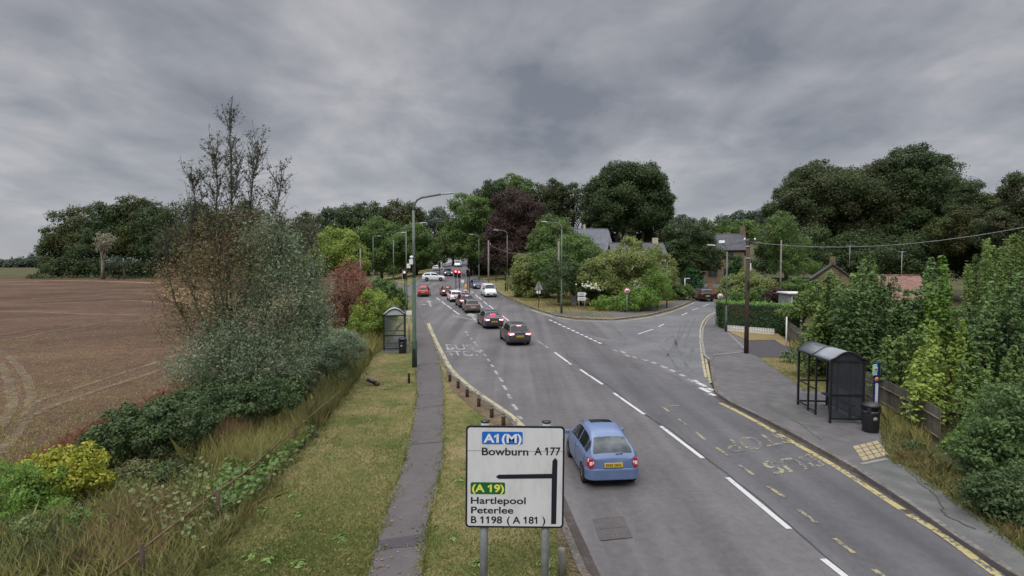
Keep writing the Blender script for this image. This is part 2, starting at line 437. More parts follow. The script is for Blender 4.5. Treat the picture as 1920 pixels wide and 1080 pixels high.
class MB:
    """collects shapes and links them as ONE mesh object"""
    def __init__(s):
        s.V, s.F, s.I, s.S = [], [], [], []

    def add(s, V, Fc, mi=0, smooth=False):
        b = len(s.V)
        s.V += [tuple(v) for v in V]
        for f in Fc:
            s.F.append(tuple(i + b for i in f)); s.I.append(mi); s.S.append(smooth)
        return s

    def box(s, c, d, rz=0.0, mi=0, rx=0.0):
        M3 = Matrix.Rotation(rz, 3, 'Z') @ Matrix.Rotation(rx, 3, 'X')
        V = []
        for z in (-1, 1):
            for y in (-1, 1):
                for x in (-1, 1):
                    V.append(Vector(c) + M3 @ Vector((x * d[0] / 2, y * d[1] / 2, z * d[2] / 2)))
        return s.add(V, [(0, 2, 3, 1), (4, 5, 7, 6), (0, 1, 5, 4), (2, 6, 7, 3), (0, 4, 6, 2), (1, 3, 7, 5)], mi)

    def tube(s, P_, r, seg=8, mi=0, smooth=True, cap=True):
        P_ = [Vector(p) for p in P_]
        n = len(P_)
        if isinstance(r, (int, float)): r = [r] * n
        V, Fc = [], []
        up = Vector((0, 0, 1))
        prev = None
        for i in range(n):
            t = (P_[min(i + 1, n - 1)] - P_[max(i - 1, 0)])
            t = t.normalized() if t.length > 1e-9 else Vector((0, 0, 1))
            if prev is None:
                a = t.cross(up)
                if a.length < 1e-3: a = Vector((1, 0, 0))
            else:
                a = prev - t * prev.dot(t)
                if a.length < 1e-3: a = t.cross(Vector((1, 0, 0)))
            a.normalize(); prev = a
            b = t.cross(a)
            for k in range(seg):
                q = 2 * math.pi * k / seg
                V.append(P_[i] + (a * math.cos(q) + b * math.sin(q)) * r[i])
        for i in range(n - 1):
            for k in range(seg):
                k2 = (k + 1) % seg
                Fc.append((i * seg + k, i * seg + k2, (i + 1) * seg + k2, (i + 1) * seg + k))
        s.add(V, Fc, mi, smooth)
        if cap:
            b0 = len(s.V) - len(V)
            s.F.append(tuple(b0 + k for k in reversed(range(seg)))); s.I.append(mi); s.S.append(False)
            s.F.append(tuple(b0 + (n - 1) * seg + k for k in range(seg))); s.I.append(mi); s.S.append(False)
        return s

    def prism(s, poly, a0, a1, axis='y', mi=0):
        """polygon in the plane square to `axis`, extruded from a0 to a1"""
        n = len(poly)
        def pt(p, a):
            return (p[0], a, p[1]) if axis == 'y' else ((a, p[0], p[1]) if axis == 'x' else (p[0], p[1], a))
        V = [pt(p, a0) for p in poly] + [pt(p, a1) for p in poly]
        Fc = [tuple(range(n)), tuple(range(2 * n - 1, n - 1, -1))]
        Fc += [(i, n + i, n + (i + 1) % n, (i + 1) % n) for i in range(n)]
        return s.add(V, Fc, mi)

    def lathe(s, prof, seg=16, c=(0, 0, 0), axis='z', mi=0, smooth=True):
        V, Fc = [], []
        for r_, h_ in prof:
            for k in range(seg):
                q = 2 * math.pi * k / seg
                p = (r_ * math.cos(q), r_ * math.sin(q), h_)
                if axis == 'x': p = (p[2], p[0], p[1])
                if axis == 'y': p = (p[0], p[2], p[1])
                V.append((p[0] + c[0], p[1] + c[1], p[2] + c[2]))
        for i in range(len(prof) - 1):
            for k in range(seg):
                k2 = (k + 1) % seg
                Fc.append((i * seg + k, i * seg + k2, (i + 1) * seg + k2, (i + 1) * seg + k))
        Fc.append(tuple(reversed(range(seg))))
        Fc.append(tuple((len(prof) - 1) * seg + k for k in range(seg)))
        return s.add(V, Fc, mi, smooth)

    def mesh(s, name):
        me = bpy.data.meshes.new(name)
        me.from_pydata(s.V, [], s.F)
        me.polygons.foreach_set('material_index', s.I)
        me.polygons.foreach_set('use_smooth', s.S)
        bm = bmesh.new(); bm.from_mesh(me)
        bmesh.ops.recalc_face_normals(bm, faces=bm.faces)
        bm.to_mesh(me); bm.free()
        return me

    def build(s, name, mats, parent=None, bevel=0.0):
        o = link_mesh(name, s.mesh(name), mats, parent)
        if bevel:
            md = o.modifiers.new('bevel', 'BEVEL'); md.width = bevel; md.segments = 2; md.limit_method = 'ANGLE'
        return o


_txt = {}
def text_mesh(txt, bold=0.0):
    """outline of a text: (vertices Nx2 with cap height 1, faces)"""
    key = (txt, bold)
    if key in _txt: return _txt[key]
    cu = bpy.data.curves.new('text', 'FONT')
    cu.body = txt
    cu.size = 1.0
    cu.offset = bold
    cu.resolution_u = 4
    o = bpy.data.objects.new('text', cu)
    COL.objects.link(o)
    dg = bpy.context.evaluated_depsgraph_get()
    dg.update()
    me = bpy.data.meshes.new_from_object(o.evaluated_get(dg))
    V = np.array([(v.co.x, v.co.y) for v in me.vertices])
    Fc = [tuple(p.vertices) for p in me.polygons]
    bpy.data.objects.remove(o); bpy.data.curves.remove(cu); bpy.data.meshes.remove(me)
    _txt[key] = (V, Fc)
    return V, Fc


CAPH = None
def add_flags(V, Fc):
    """give every plain bar of a numeral 1 its small flag"""
    par = list(range(len(V)))
    def find(i):
        while par[i] != i: i = par[i]
        return i
    for f in Fc:
        for q in f[1:]: par[find(q)] = find(f[0])
    isl = {}
    for i in range(len(V)): isl.setdefault(find(i), []).append(i)
    hmax = V[:, 1].max()
    for ids in isl.values():
        q = V[ids]; lo, hi = q.min(0), q.max(0)
        if hi[0] - lo[0] < .30 * (hi[1] - lo[1]) and hi[1] - lo[1] < .85 and len(ids) < 12:
            w_ = hi[0] - lo[0]; n = len(V)
            V = np.vstack([V, [[lo[0] + w_ * .2, hi[1]], [lo[0] - w_ * 1.0, hi[1] - w_ * 1.1], [lo[0] - w_ * 1.0, hi[1] - w_ * 2.1], [lo[0] + w_ * .2, hi[1] - w_ * 1.3]]])
            Fc = Fc + [(n, n + 1, n + 2, n + 3)]
    return V, Fc


def text_fit(txt, bold=0.0):
    """vertices scaled to x 0..1 over the text's width, y in cap heights"""
    global CAPH
    if CAPH is None:
        v, _ = text_mesh('H'); CAPH = v[:, 1].max()
    V, Fc = text_mesh(txt, bold)
    if '1' in txt: V, Fc = add_flags(V, Fc)
    W = V.copy()
    W[:, 0] = (W[:, 0] - W[:, 0].min()) / (W[:, 0].max() - W[:, 0].min())
    W[:, 1] = W[:, 1] / CAPH
    return W, Fc

# ------------------------------------------------------------------ terrain
PROF_Y = [-30, 0, 24, 34, 46, 58, 70, 80, 92, 103, 123, 137, 160, 180, 230, 300, 400, 600, 900]
PROF_Z = [0, 0, 0.02, 0.22, 0.50, 0.88, 1.35, 1.75, 2.35, 2.95, 3.75, 4.6, 5.9, 7.0, 9.6, 13.5, 20, 42, 60]
FLD_Y = [-30, 0, 30, 60, 100, 150, 170, 260, 400, 600, 900]
FLD_Z = [-.3, -.3, -.3, -.1, 0.45, 1.7, 2.3, 3.4, 5.0, 7.0, 9.5]


def pchip(xs, ys, x):
    xs = np.asarray(xs, float); ys = np.asarray(ys, float)
    h_ = np.diff(xs); d = np.diff(ys) / h_
    mm = np.zeros_like(ys)
    for i in range(1, len(xs) - 1):
        if d[i - 1] * d[i] > 0:
            w1 = 2 * h_[i] + h_[i - 1]; w2 = h_[i] + 2 * h_[i - 1]
            mm[i] = (w1 + w2) / (w1 / d[i - 1] + w2 / d[i])
    mm[0] = d[0]; mm[-1] = d[-1]
    x = np.clip(np.asarray(x, float), xs[0], xs[-1])
    k = np.clip(np.searchsorted(xs, x) - 1, 0, len(xs) - 2)
    t = (x - xs[k]) / h_[k]
    return ((2 * t**3 - 3 * t**2 + 1) * ys[k] + (t**3 - 2 * t**2 + t) * h_[k] * mm[k]
            + (-2 * t**3 + 3 * t**2) * ys[k + 1] + (t**3 - t**2) * h_[k] * mm[k + 1])


YL = np.array([-24., -16, -8] + list(range(0, 100, 4)) + list(range(100, 320, 10)) + [340, 380, 420, 460, 500, 560, 620, 700, 800, 900], float)
XL = np.array([-900., -700, -500, -350, -260, -200, -160, -130, -110, -95, -82, -70, -60, -52, -44, -37, -30, -23, -16, -8, 0, 10, 22, 36, 56, 90, 140, 220, 340, 500, 700, 900], float)
_c = pchip(PROF_Y, PROF_Z, YL); _f = pchip(FLD_Y, FLD_Z, YL)
_w = np.clip((-14 - XL) / 34, 0, 1); _w = _w * _w * (3 - 2 * _w)
HG = _c[None, :] * (1 - _w[:, None]) + _f[None, :] * _w[:, None]


def hv(x, y):
    x = np.clip(np.asarray(x, float), XL[0], XL[-1] - 1e-6); y = np.clip(np.asarray(y, float), YL[0], YL[-1] - 1e-6)
    i = np.clip(np.searchsorted(XL, x, 'right') - 1, 0, len(XL) - 2); j = np.clip(np.searchsorted(YL, y, 'right') - 1, 0, len(YL) - 2)
    a = (x - XL[i]) / (XL[i + 1] - XL[i]); b = (y - YL[j]) / (YL[j + 1] - YL[j])
    return HG[i, j] * (1 - a) * (1 - b) + HG[i + 1, j] * a * (1 - b) + HG[i, j + 1] * (1 - a) * b + HG[i + 1, j + 1] * a * b


def h(x, y):
    return float(hv(x, y))


CP, SP = math.cos(PITCH), math.sin(PITCH)
def rays(px, py):
    cx = (np.asarray(px, float) - 960) / F; cy = (540 - np.asarray(py, float)) / F
    return np.stack([cx, cy * SP + CP, cy * CP - SP], -1)


def P(px, py, Y):
    """the point seen at pixel (px,py) of the photograph, Y metres in front"""
    d = rays(px, py); t = Y / d[1]
    return Vector((d[0] * t, Y, CAMZ + d[2] * t))


def Gv(px, py, dz=0.0):
    d = rays(px, py)
    ts = np.concatenate([np.arange(4, 40, 0.5), np.arange(40, 160, 1.5), np.arange(160, 700, 6)])
    lo = np.full(d.shape[0], ts[0]); hi = np.full(d.shape[0], ts[-1]); done = np.zeros(d.shape[0], bool)
    for a, b in zip(ts[:-1], ts[1:]):
        below = (CAMZ + d[:, 2] * b) < hv(d[:, 0] * b, d[:, 1] * b) + dz
        new = below & ~done
        lo[new] = a; hi[new] = b; done |= below
    for _ in range(24):
        mid = (lo + hi) / 2
        below = (CAMZ + d[:, 2] * mid) < hv(d[:, 0] * mid, d[:, 1] * mid) + dz
        hi = np.where(below, mid, hi); lo = np.where(below, lo, mid)
    return np.stack([d[:, 0] * hi, d[:, 1] * hi, CAMZ + d[:, 2] * hi], -1)


def G(px, py, dz=0.0):
    return Vector(Gv(np.array([px]), np.array([py]), dz)[0])


def Gl(pts, dz=0.0):
    # one plan for everything laid on the ground, whatever its thickness
    a = np.array(pts, float)
    return [Vector(p) for p in Gv(a[:, 0], a[:, 1], 0.03)]


def drape(bm, dz):
    for v in bm.verts: v.co.z = h(v.co.x, v.co.y) + dz


def slice_grid(bm, xl=True):
    bm.verts.ensure_lookup_table()
    ys = [v.co.y for v in bm.verts]; xs = [v.co.x for v in bm.verts]
    for y in YL:
        if min(ys) < y < max(ys):
            bmesh.ops.bisect_plane(bm, geom=bm.verts[:] + bm.edges[:] + bm.faces[:], plane_co=(0, y, 0), plane_no=(0, 1, 0))
    for x in XL:
        if min(xs) < x < max(xs) and x <= -8:
            bmesh.ops.bisect_plane(bm, geom=bm.verts[:] + bm.edges[:] + bm.faces[:], plane_co=(x, 0, 0), plane_no=(1, 0, 0))


def sheet_xy(name, pts, dz, m_, skirt=0.0, kind='structure'):
    bm = bmesh.new()
    vs = [bm.verts.new((p[0], p[1], 0)) for p in pts]
    for tri in tessellate_polygon([[Vector((p[0], p[1], 0)) for p in pts]]):
        try:
            bm.faces.new([vs[i] for i in tri])
        except ValueError:
            pass
    bmesh.ops.recalc_face_normals(bm, faces=bm.faces)
    slice_grid(bm)
    drape(bm, dz)
    bmesh.ops.recalc_face_normals(bm, faces=bm.faces)
    if sum(f.normal.z for f in bm.faces) < 0:
        bmesh.ops.reverse_faces(bm, faces=bm.faces)
    if skirt:
        be = [e for e in bm.edges if e.is_boundary]
        r_ = bmesh.ops.extrude_edge_only(bm, edges=be)
        for v in [g for g in r_['geom'] if isinstance(g, bmesh.types.BMVert)]: v.co.z -= skirt
    me = bpy.data.meshes.new(name)
    bm.to_mesh(me); bm.free()
    o = link_mesh(name, me, m_)
    if kind: tag(o, kind=kind)
    return o


def sheet(name, px, dz, m_, skirt=0.0, kind='structure'):
    return sheet_xy(name, Gl(px), dz, m_, skirt, kind)


def resample(pts, step):
    out = [Vector((pts[0][0], pts[0][1], 0))]
    for a, b in zip(pts[:-1], pts[1:]):
        a = Vector((a[0], a[1], 0)); b = Vector((b[0], b[1], 0))
        n = max(1, int((b - a).length / step))
        out += [a.lerp(b, (i + 1) / n) for i in range(n)]
    return out


def smooth_line(pts, it=2):
    pts = [Vector((p[0], p[1], 0)) for p in pts]
    for _ in range(it):
        q = [pts[0]]
        for a, b in zip(pts[:-1], pts[1:]):
            q += [a.lerp(b, .25), a.lerp(b, .75)]
        q.append(pts[-1]); pts = q
    return pts


def ribbon(mb, pts, width, dz, thick=0.0, step=0.6, mi=0, side=0.0):
    """flat (or thick) strip along an xy polyline, laid on the terrain"""
    L = resample(pts, step)
    V = []
    n = len(L)
    for i, p in enumerate(L):
        t = (L[min(i + 1, n - 1)] - L[max(i - 1, 0)])
        if t.length < 1e-6: t = Vector((0, 1, 0))
        t.normalize(); s_ = Vector((t.y, -t.x, 0))
        a = p + s_ * (width / 2 + side); b = p + s_ * (-width / 2 + side)
        za, zb = h(a.x, a.y) + dz, h(b.x, b.y) + dz
        V += [(a.x, a.y, za), (b.x, b.y, zb)]
        if thick: V += [(b.x, b.y, zb - thick), (a.x, a.y, za - thick)]
    k = 4 if thick else 2
    Fc = []
    for i in range(n - 1):
        o = i * k
        if thick:
            for q in range(4): Fc.append((o + q, o + (q + 1) % 4, o + k + (q + 1) % 4, o + k + q))
        else:
            Fc.append((o, o + 1, o + 3, o + 2))
    if thick: Fc += [(0, 1, 2, 3), tuple((n - 1) * k + q for q in (3, 2, 1, 0))]
    mb.add(V, Fc, mi)
    return mb

# ------------------------------------------------------------------ the setting: ground, field, roads, pavements
def ground():
    bm = bmesh.new()
    vs = [[bm.verts.new((x, y, HG[i, j] - 0.06)) for j, y in enumerate(YL)] for i, x in enumerate(XL)]
    for i in range(len(XL) - 1):
        for j in range(len(YL) - 1):
            bm.faces.new((vs[i][j], vs[i + 1][j], vs[i + 1][j + 1], vs[i][j + 1]))
    me = bpy.data.meshes.new('ground'); bm.to_mesh(me); bm.free()
    tag(link_mesh('ground', me, M['meadow']), kind='structure')


ground()
LK = [(1135, 1130), (1100, 1075), (1062, 985), (1030, 905), (994, 832), (958, 785), (922, 760), (884, 734), (854, 708),
      (838, 689), (821, 655), (810, 632), (799, 608), (790, 585), (783, 568), (777, 553)]
RK = [(1985, 1130), (1895, 1082), (1790, 1012), (1700, 948), (1600, 882), (1500, 825), (1420, 782), (1368, 757), (1341, 738)]
RKF = [(1000, 578), (965, 564), (942, 553), (922, 537), (905, 526), (893, 516), (884, 507), (879, 500), (880, 494), (890, 487)]
LKF = [(777, 553), (770, 545), (764, 538), (790, 519), (803, 509), (815, 500), (828, 493), (848, 486)]
SL = [(1000, 578), (1042, 592), (1080, 598), (1150, 600), (1215, 592), (1262, 580), (1302, 564), (1306, 556), (1300, 543), (1298, 534), (1303, 524)]
SR = [(1328, 523), (1345, 533), (1376, 548), (1376, 557), (1345, 580), (1324, 598), (1314, 615), (1312, 640), (1317, 670), (1326, 705), (1341, 738)]

# field to the left, with a straw margin at its far end
edge = [(-40, 905), (60, 862), (140, 815), (260, 762), (350, 705), (450, 650), (560, 590), (640, 556)]
fe = [(p.x, p.y) for p in Gl(edge, 0.0)]
far = [(P(640, 530, 172).x, 168), (P(-200, 520, 172).x, 168)]
fieldpts = fe + far + [(-260, 100), (-110, 20), (-24, 6)]
sheet_xy('field', fieldpts, 0.0, M['field'])


def strip_sheet(name, px, width, dz, m_, step=1.0, side=0.0, sm=2, kind='structure'):
    mb = MB()
    lines = px if isinstance(px[0], list) else [px]
    for L in lines:
        q = resample(smooth_line(Gl(L, dz), sm), .45)
        if 'track' in name or 'stubble' in name:
            for v in q[1:-1]: v.x += float(rng.normal() * .035); v.y += float(rng.normal() * .035)
        ribbon(mb, q, width, dz, step=step, side=side)
    return tag(mb.build(name, m_), kind=kind)


strip_sheet('field_track', [[(0, 657), (22, 672), (45, 700), (60, 735), (52, 775), (28, 815), (0, 850)],
                            [(0, 680), (12, 700), (22, 735), (20, 770), (0, 800)],
                            [(60, 755), (130, 732), (200, 708), (270, 687), (335, 664)],
                            [(40, 785), (120, 752), (200, 725), (280, 700), (340, 678)],
                            [(0, 640), (90, 622), (180, 606), (270, 596), (330, 592)],
                            [(0, 628), (90, 612), (180, 600), (260, 592)]], 0.40, 0.016, M['stubble'])
strip_sheet('stubble_line', [[(0, 583), (60, 584), (150, 588), (260, 590)], [(60, 560), (150, 556), (230, 548), (300, 552)],
                             [(180, 566), (230, 562), (290, 566), (330, 572)], [(30, 572), (110, 568), (180, 566)]], 1.3, 0.012, M['stubble'])
strip_sheet('straw_margin', [[(-60, 530), (60, 527), (170, 526), (300, 531)], [(310, 542), (350, 556), (400, 572), (450, 580)], [(318, 550), (372, 575)]],
            3.2, 0.022, M['straw'])
tag(sheet_xy('straw_patch', [(p.x, p.y) for p in Gl([(300, 540), (320, 533), (420, 548), (480, 562), (560, 560), (560, 590), (470, 592), (400, 578), (345, 566)], 0.03)], 0.03, M['straw']), kind='structure')

# roads
sheet('main_road', LK + LKF[1:] + list(reversed(RKF)) + list(reversed(RK)), 0.0, M['asphalt'])
sheet('side_road', SL + SR, 0.006, M['asphalt_pale'])
sheet('left_junction_road', [(777, 553), (764, 538), (790, 519), (745, 518), (700, 520), (690, 530), (735, 538), (750, 548), (766, 556)], 0.004, M['asphalt'])
# newer darker surfacing on the right hand lane
sheet('resurfaced_lane', [(1660, 1120), (1545, 1034), (1418, 930), (1315, 848), (1225, 782), (1160, 736), (1105, 700), (1060, 668), (1130, 672),
                          (1240, 706), (1335, 741), (1361, 759), (1410, 786), (1490, 829), (1590, 887), (1690, 953), (1780, 1017), (1885, 1088), (1950, 1125)],
      0.004, M['asphalt_dark'])
sheet('road_patch', [(1070, 596), (1150, 609), (1180, 640), (1120, 632), (1060, 612)], 0.010, M['asphalt'])

# left verge, footpath
PR = [(786, 1120), (792, 1070), (800, 1000), (815, 930), (831, 862), (832, 790), (833, 742), (829, 705), (822, 672), (812, 640), (803, 618)]
PL = [(668, 1120), (690, 1070), (706, 1010), (735, 930), (757, 870), (775, 790), (782, 740), (779, 690), (778, 650), (777, 610), (774, 575), (768, 556)]
sheet('footpath', PR + [(799, 608), (790, 585), (783, 568), (777, 553)] + list(reversed(PL)), 0.10, M['footpath'], 0.14)
sheet('verge', list(LK[:12]) + list(reversed(PR))[1:], 0.095, M['grass'], 0.14)
VL = [(330, 1120), (372, 1080), (470, 965), (560, 852), (650, 742), (682, 692), (700, 662), (725, 640), (740, 610), (755, 570)]
sheet('verge', PL + list(reversed(VL)), 0.095, M['grass'], 0.14)
sheet('path_patch', [(694, 1043), (706, 1020), (786, 1008), (801, 1000), (804, 1012), (788, 1030), (740, 1034)], 0.106, M['patch'])
strip_sheet('path_joint', [[(782, 770), (832, 762)], [(780, 688), (828, 682)], [(778, 625), (806, 622)], [(768, 838), (833, 832)]], 0.05, 0.107, M['patch'], sm=0)
# green strip, dry scars
sheet('soil_edge', [(1062, 985), (1100, 1075), (1126, 1120), (1085, 1125), (1050, 1050), (1040, 985), (1012, 900), (1030, 905)], 0.105, M['soil'])
sheet('soil_edge', [(958, 785), (922, 760), (884, 734), (854, 708), (838, 689), (836, 710), (848, 735), (880, 765), (918, 792), (950, 822), (980, 835)], 0.105, M['soil'])

# right pavement
PVR = [(1402, 663), (1422, 672), (1482, 712), (1508, 735), (1590, 738), (1640, 775), (1652, 820), (1664, 862), (1700, 884), (1760, 925), (1850, 985), (1930, 1050), (1985, 1095)]
sheet('pavement', RK[1:5] + [(1590, 872), (1500, 822)] + RK[6:] + [(1333, 705), (1330, 676), (1337, 669)] + PVR, 0.11, M['pavement'], 0.14)
sheet('pavement', [(1330, 676), (1337, 669), (1402, 663), (1400, 640), (1366, 625), (1362, 612), (1352, 592), (1345, 584), (1327, 600), (1318, 616), (1316, 640), (1321, 668)], 0.108, M['pavement'], 0.14)
sheet('driveway', [(1404, 664), (1402, 641), (1452, 640), (1478, 652), (1506, 672), (1460, 672), (1424, 673)], 0.112, M['patch'], 0.1)
sheet('verge', [(1366, 624), (1362, 612), (1452, 622), (1462, 630), (1490, 652), (1470, 650), (1452, 639), (1402, 640)], 0.115, M['grass_dry'], 0.1)
sheet('verge', [(1424, 673), (1506, 672), (1530, 690), (1560, 720), (1620, 740), (1508, 735), (1482, 712)], 0.105, M['grass'], 0.1)
sheet('pavement_patch', [(1700, 948), (1614, 892), (1600, 872), (1664, 862), (1700, 884), (1760, 925), (1850, 985), (1930, 1050), (1985, 1095), (1985, 1128), (1895, 1081), (1790, 1011)], 0.116, M['pavement_worn'])
sheet('pavement_patch', [(1420, 742), (1452, 735), (1500, 768), (1540, 806), (1500, 800), (1455, 775)], 0.117, M['pavement_worn'])
sheet('verge', [(1640, 775), (1652, 820), (1664, 862), (1700, 884), (1760, 925), (1850, 985), (1930, 1050), (1985, 1095), (2050, 1000), (1800, 830), (1660, 745)], 0.09, M['meadow'], 0.1)
tp = [(1599, 842), (1645, 831), (1666, 858), (1618, 870)]
sheet('tactile_paving', tp, 0.122, M['tactile'])
T4 = Gl(tp, 0.126)
mb = MB()
for k in range(1, 4):
    ribbon(mb, [T4[0].lerp(T4[1], k / 4), T4[3].lerp(T4[2], k / 4)], 0.025, 0.126)
    ribbon(mb, [T4[0].lerp(T4[3], k / 4), T4[1].lerp(T4[2], k / 4)], 0.025, 0.126)
tag(mb.build('paving_joint', M['patch']), kind='structure')

# far verges: the corner between the two roads, the one on the far left
sheet('verge', RKF[:5] + [(905, 522), (940, 520), (1000, 530), (1060, 545), (1200, 552), (1290, 540), (1298, 545), (1304, 556), (1300, 563)] + list(reversed(SL[1:6])), 0.10, M['grass_dry'], 0.12)
sheet('verge', [(936, 545), (950, 552), (985, 566), (1040, 568), (1150, 570), (1050, 552), (980, 540), (925, 524), (906, 524)], 0.108, M['grass'])
sheet('footway', [(1150, 597), (1215, 589), (1262, 577), (1300, 562), (1303, 555), (1262, 567), (1215, 576), (1190, 582), (1130, 588), (1040, 584), (1030, 588), (1080, 594)], 0.112, M['pavement'])
sheet('verge', [(764, 538), (790, 519), (803, 509), (815, 500), (800, 500), (775, 510), (735, 514), (690, 516)], 0.10, M['grass'], 0.1)

# kerbs
mb = MB()
ribbon(mb, Gl(LK, 0.12), 0.16, 0.125, 0.17, 0.5, side=-0.09)
tag(mb.build('kerb', M['kerb_dirty']), kind='structure')
mb = MB()
ribbon(mb, Gl(RK[:-1] + [(1347, 740), (1339, 722), (1333, 700), (1330, 678), (1337, 669), (1400, 662)], 0.12), 0.15, 0.125, 0.17, 0.4, side=0.08)
tag(mb.build('kerb', M['kerb_dirty']), kind='structure')
mb = MB()
ribbon(mb, Gl([(1330, 676), (1321, 668), (1316, 640), (1318, 616), (1327, 600), (1346, 583)], 0.12), 0.15, 0.125, 0.17, 0.4)
ribbon(mb, Gl([(1338, 668), (1402, 662)], 0.13), 0.14, 0.135, 0.17, 0.4)
ribbon(mb, Gl([(1402, 662), (1365, 626)], 0.13), 0.12, 0.13, 0.17, 0.4)
ribbon(mb, Gl([(1614, 876), (1664, 866)], 0.13), 0.12, 0.13, 0.17, 0.4)
tag(mb.build('kerb', M['kerb']), kind='structure')
mb = MB()
ribbon(mb, Gl(list(reversed(RKF[:6])) + SL[1:8], 0.12), 0.16, 0.125, 0.17, 0.8)
tag(mb.build('kerb', M['kerb_dirty']), kind='structure')

# grime in the gutters, the seam between the lanes, cracks
M['gutter_dirt'] = noise_mat('gutter_dirt', [(0.36, (0.085, 0.078, 0.075)), (0.54, (0.055, 0.045, 0.038)), (0.75, (0.085, 0.062, 0.042))], [(3, 1, 6), (14, .6, 4)], 0.95)
mb = MB()
ribbon(mb, Gl(LK[:-4]), 0.26, 0.008, step=.4, side=.12)
ribbon(mb, Gl(RK), 0.22, 0.008, step=.4, side=-.10)
tag(mb.build('gutter_dirt', M['gutter_dirt']), kind='structure')
mb = MB()
for L, w_ in (([(1062, 664), (1130, 714), (1230, 790), (1330, 862), (1430, 938), (1540, 1034), (1660, 1135)], .035), ([(1180, 760), (1260, 806), (1330, 862)], .03)):
    q = resample(Gl(L), .35)
    for v in q[1:-1]: v.x += float(rng.normal() * .012)
    ribbon(mb, q, w_, 0.0125, step=.4)
tag(mb.build('road_joint', M['patch']), kind='structure')
mb = MB()
for L, w_ in (([(780, 745), (805, 742), (833, 747)], .014), ([(1405, 770), (1450, 795), (1490, 792), (1540, 830)], .016),
              ([(1720, 910), (1760, 940), (1770, 975), (1830, 1000)], .03)):
    q = resample(Gl(L), .12)
    for v in q[1:-1]: v.x += float(rng.normal() * .02); v.y += float(rng.normal() * .03)
    ribbon(mb, q, w_, 0.128, step=.2)
tag(mb.build('paving_crack', M['patch']), kind='structure')

# ------------------------------------------------------------------ road markings
def dashes(name, pairs, width, m_, dz=0.014):
    mb = MB()
    for x0, y0, x1, y1 in pairs:
        ribbon(mb, Gl([(x0, y0), (x1, y1)], dz), width, dz, step=0.4)
    return tag(mb.build(name, m_), kind='structure')


dashes('centre_line', [(1088, 692, 1130, 720), (1151, 736, 1208, 776), (1239, 798, 1318, 858), (1364, 894, 1480, 990), (1543, 1046, 1640, 1122), (1040, 660, 1071, 683)], 0.14, M['white_paint'])
dashes('centre_line', [(1004, 636, 1028, 652)], 0.13, M['white_worn'])
dashes('hatching_border', [(892, 552, 896, 557), (898, 557, 903, 562), (907, 565, 914, 571), (917, 572, 925, 579), (928, 582, 933, 585), (942, 592, 954, 601), (958, 604, 966, 609),
                           (884, 546, 888, 549), (897, 566, 905, 577), (880, 556, 890, 562)], 0.16, M['white_paint'])
dashes('hatching_bar', [(896, 564, 907, 565), (899, 569, 913, 570), (902, 573, 918, 574), (905, 577, 921, 578.5), (907, 581, 925, 582.5), (894, 560, 902, 561)], 0.28, M['white_worn'])
dashes('lane_line', [(818, 558, 825, 563), (828, 565, 836, 571), (838, 572, 847, 579), (849, 581, 861, 589)], 0.15, M['white_paint'])
dashes('lane_line', [(849, 592, 870, 596), (870, 596, 898, 602)], 0.22, M['white_worn'])
bay = [(925, 290, 940, 305), (940, 320, 955, 333), (970, 350, 985, 365), (1000, 385, 1015, 400), (1020, 410, 1040, 430), (1055, 455, 1075, 475), (1090, 495, 1110, 515),
       (1125, 540, 1140, 560), (1155, 590, 1180, 612), (1190, 645, 1215, 680), (1230, 705, 1260, 745), (1265, 775, 1295, 820), (1310, 855, 1335, 900), (1350, 945, 1395, 1000), (1400, 1050, 1430, 1080)]
dashes('bus_bay_line', [(a / 4.8 + 680, b / 4.8 + 560, c / 4.8 + 680, d / 4.8 + 560) for a, b, c, d in bay], 0.15, M['white_worn'])
box = [(190, 172, 230, 200), (280, 238, 325, 275), (382, 315, 445, 358), (495, 402, 568, 450), (640, 508, 718, 560), (795, 625, 882, 690), (970, 765, 1070, 840), (1168, 920, 1220, 960), (110, 110, 195, 105), (110, 110, 145, 135)]
dashes('bus_box_line', [(a / 2.667 + 1200, b / 2.667 + 720, c / 2.667 + 1200, d / 2.667 + 720) for a, b, c, d in box], 0.11, M['yellow_worn'])


def polyline_mark(name, lines, width, m_, dz=0.014):
    mb = MB()
    for L in lines: ribbon(mb, smooth_line(Gl(L, dz), 1), width, dz, step=0.5)
    return tag(mb.build(name, m_), kind='structure')


z6 = lambda L: [(a / 2.667 + 1200, b / 2.667 + 720) for a, b in L]
polyline_mark('yellow_line', [z6([(400, 92), (480, 130), (620, 206), (750, 280), (880, 352), (1000, 422), (1100, 487), (1200, 552), (1312, 624)]),
                              z6([(1345, 648), (1440, 702), (1540, 766), (1660, 856), (1790, 952), (1900, 1030)])], 0.20, M['yellow_paint'])
z5 = lambda L: [(a / 4.8 + 1240, b / 4.8 + 520) for a, b in L]
polyline_mark('double_yellow_line', [z5([(525, 288), (430, 338), (378, 390), (352, 450), (350, 550), (360, 650), (375, 760), (402, 895)]),
                                     z5([(528, 300), (448, 348), (398, 400), (376, 470), (377, 560), (392, 680), (412, 800), (442, 945)])], 0.14, M['cream_paint'])
polyline_mark('bay_edge_line', [[(803, 606), (812, 628), (825, 655), (841, 687), (858, 706), (888, 731), (926, 757), (962, 782), (985, 806)]], 0.30, M['cream_paint'])
polyline_mark('road_edge_line', [[(1047, 595), (1080, 601), (1150, 603), (1215, 596), (1262, 584), (1302, 567)]], 0.22, M['cream_paint'])
polyline_mark('road_edge_line', [[(994, 580), (1018, 588), (1036, 593)]], 0.26, M['cream_paint'])
gw = []
L0 = [(1036, 602), (1070, 618), (1100, 633), (1127, 643)]
for k in range(12):
    t0 = k / 12; t1 = t0 + 0.055
    gw.append((1030 + t0 * 100, 599 + t0 * 46, 1030 + t1 * 100, 599 + t1 * 46))
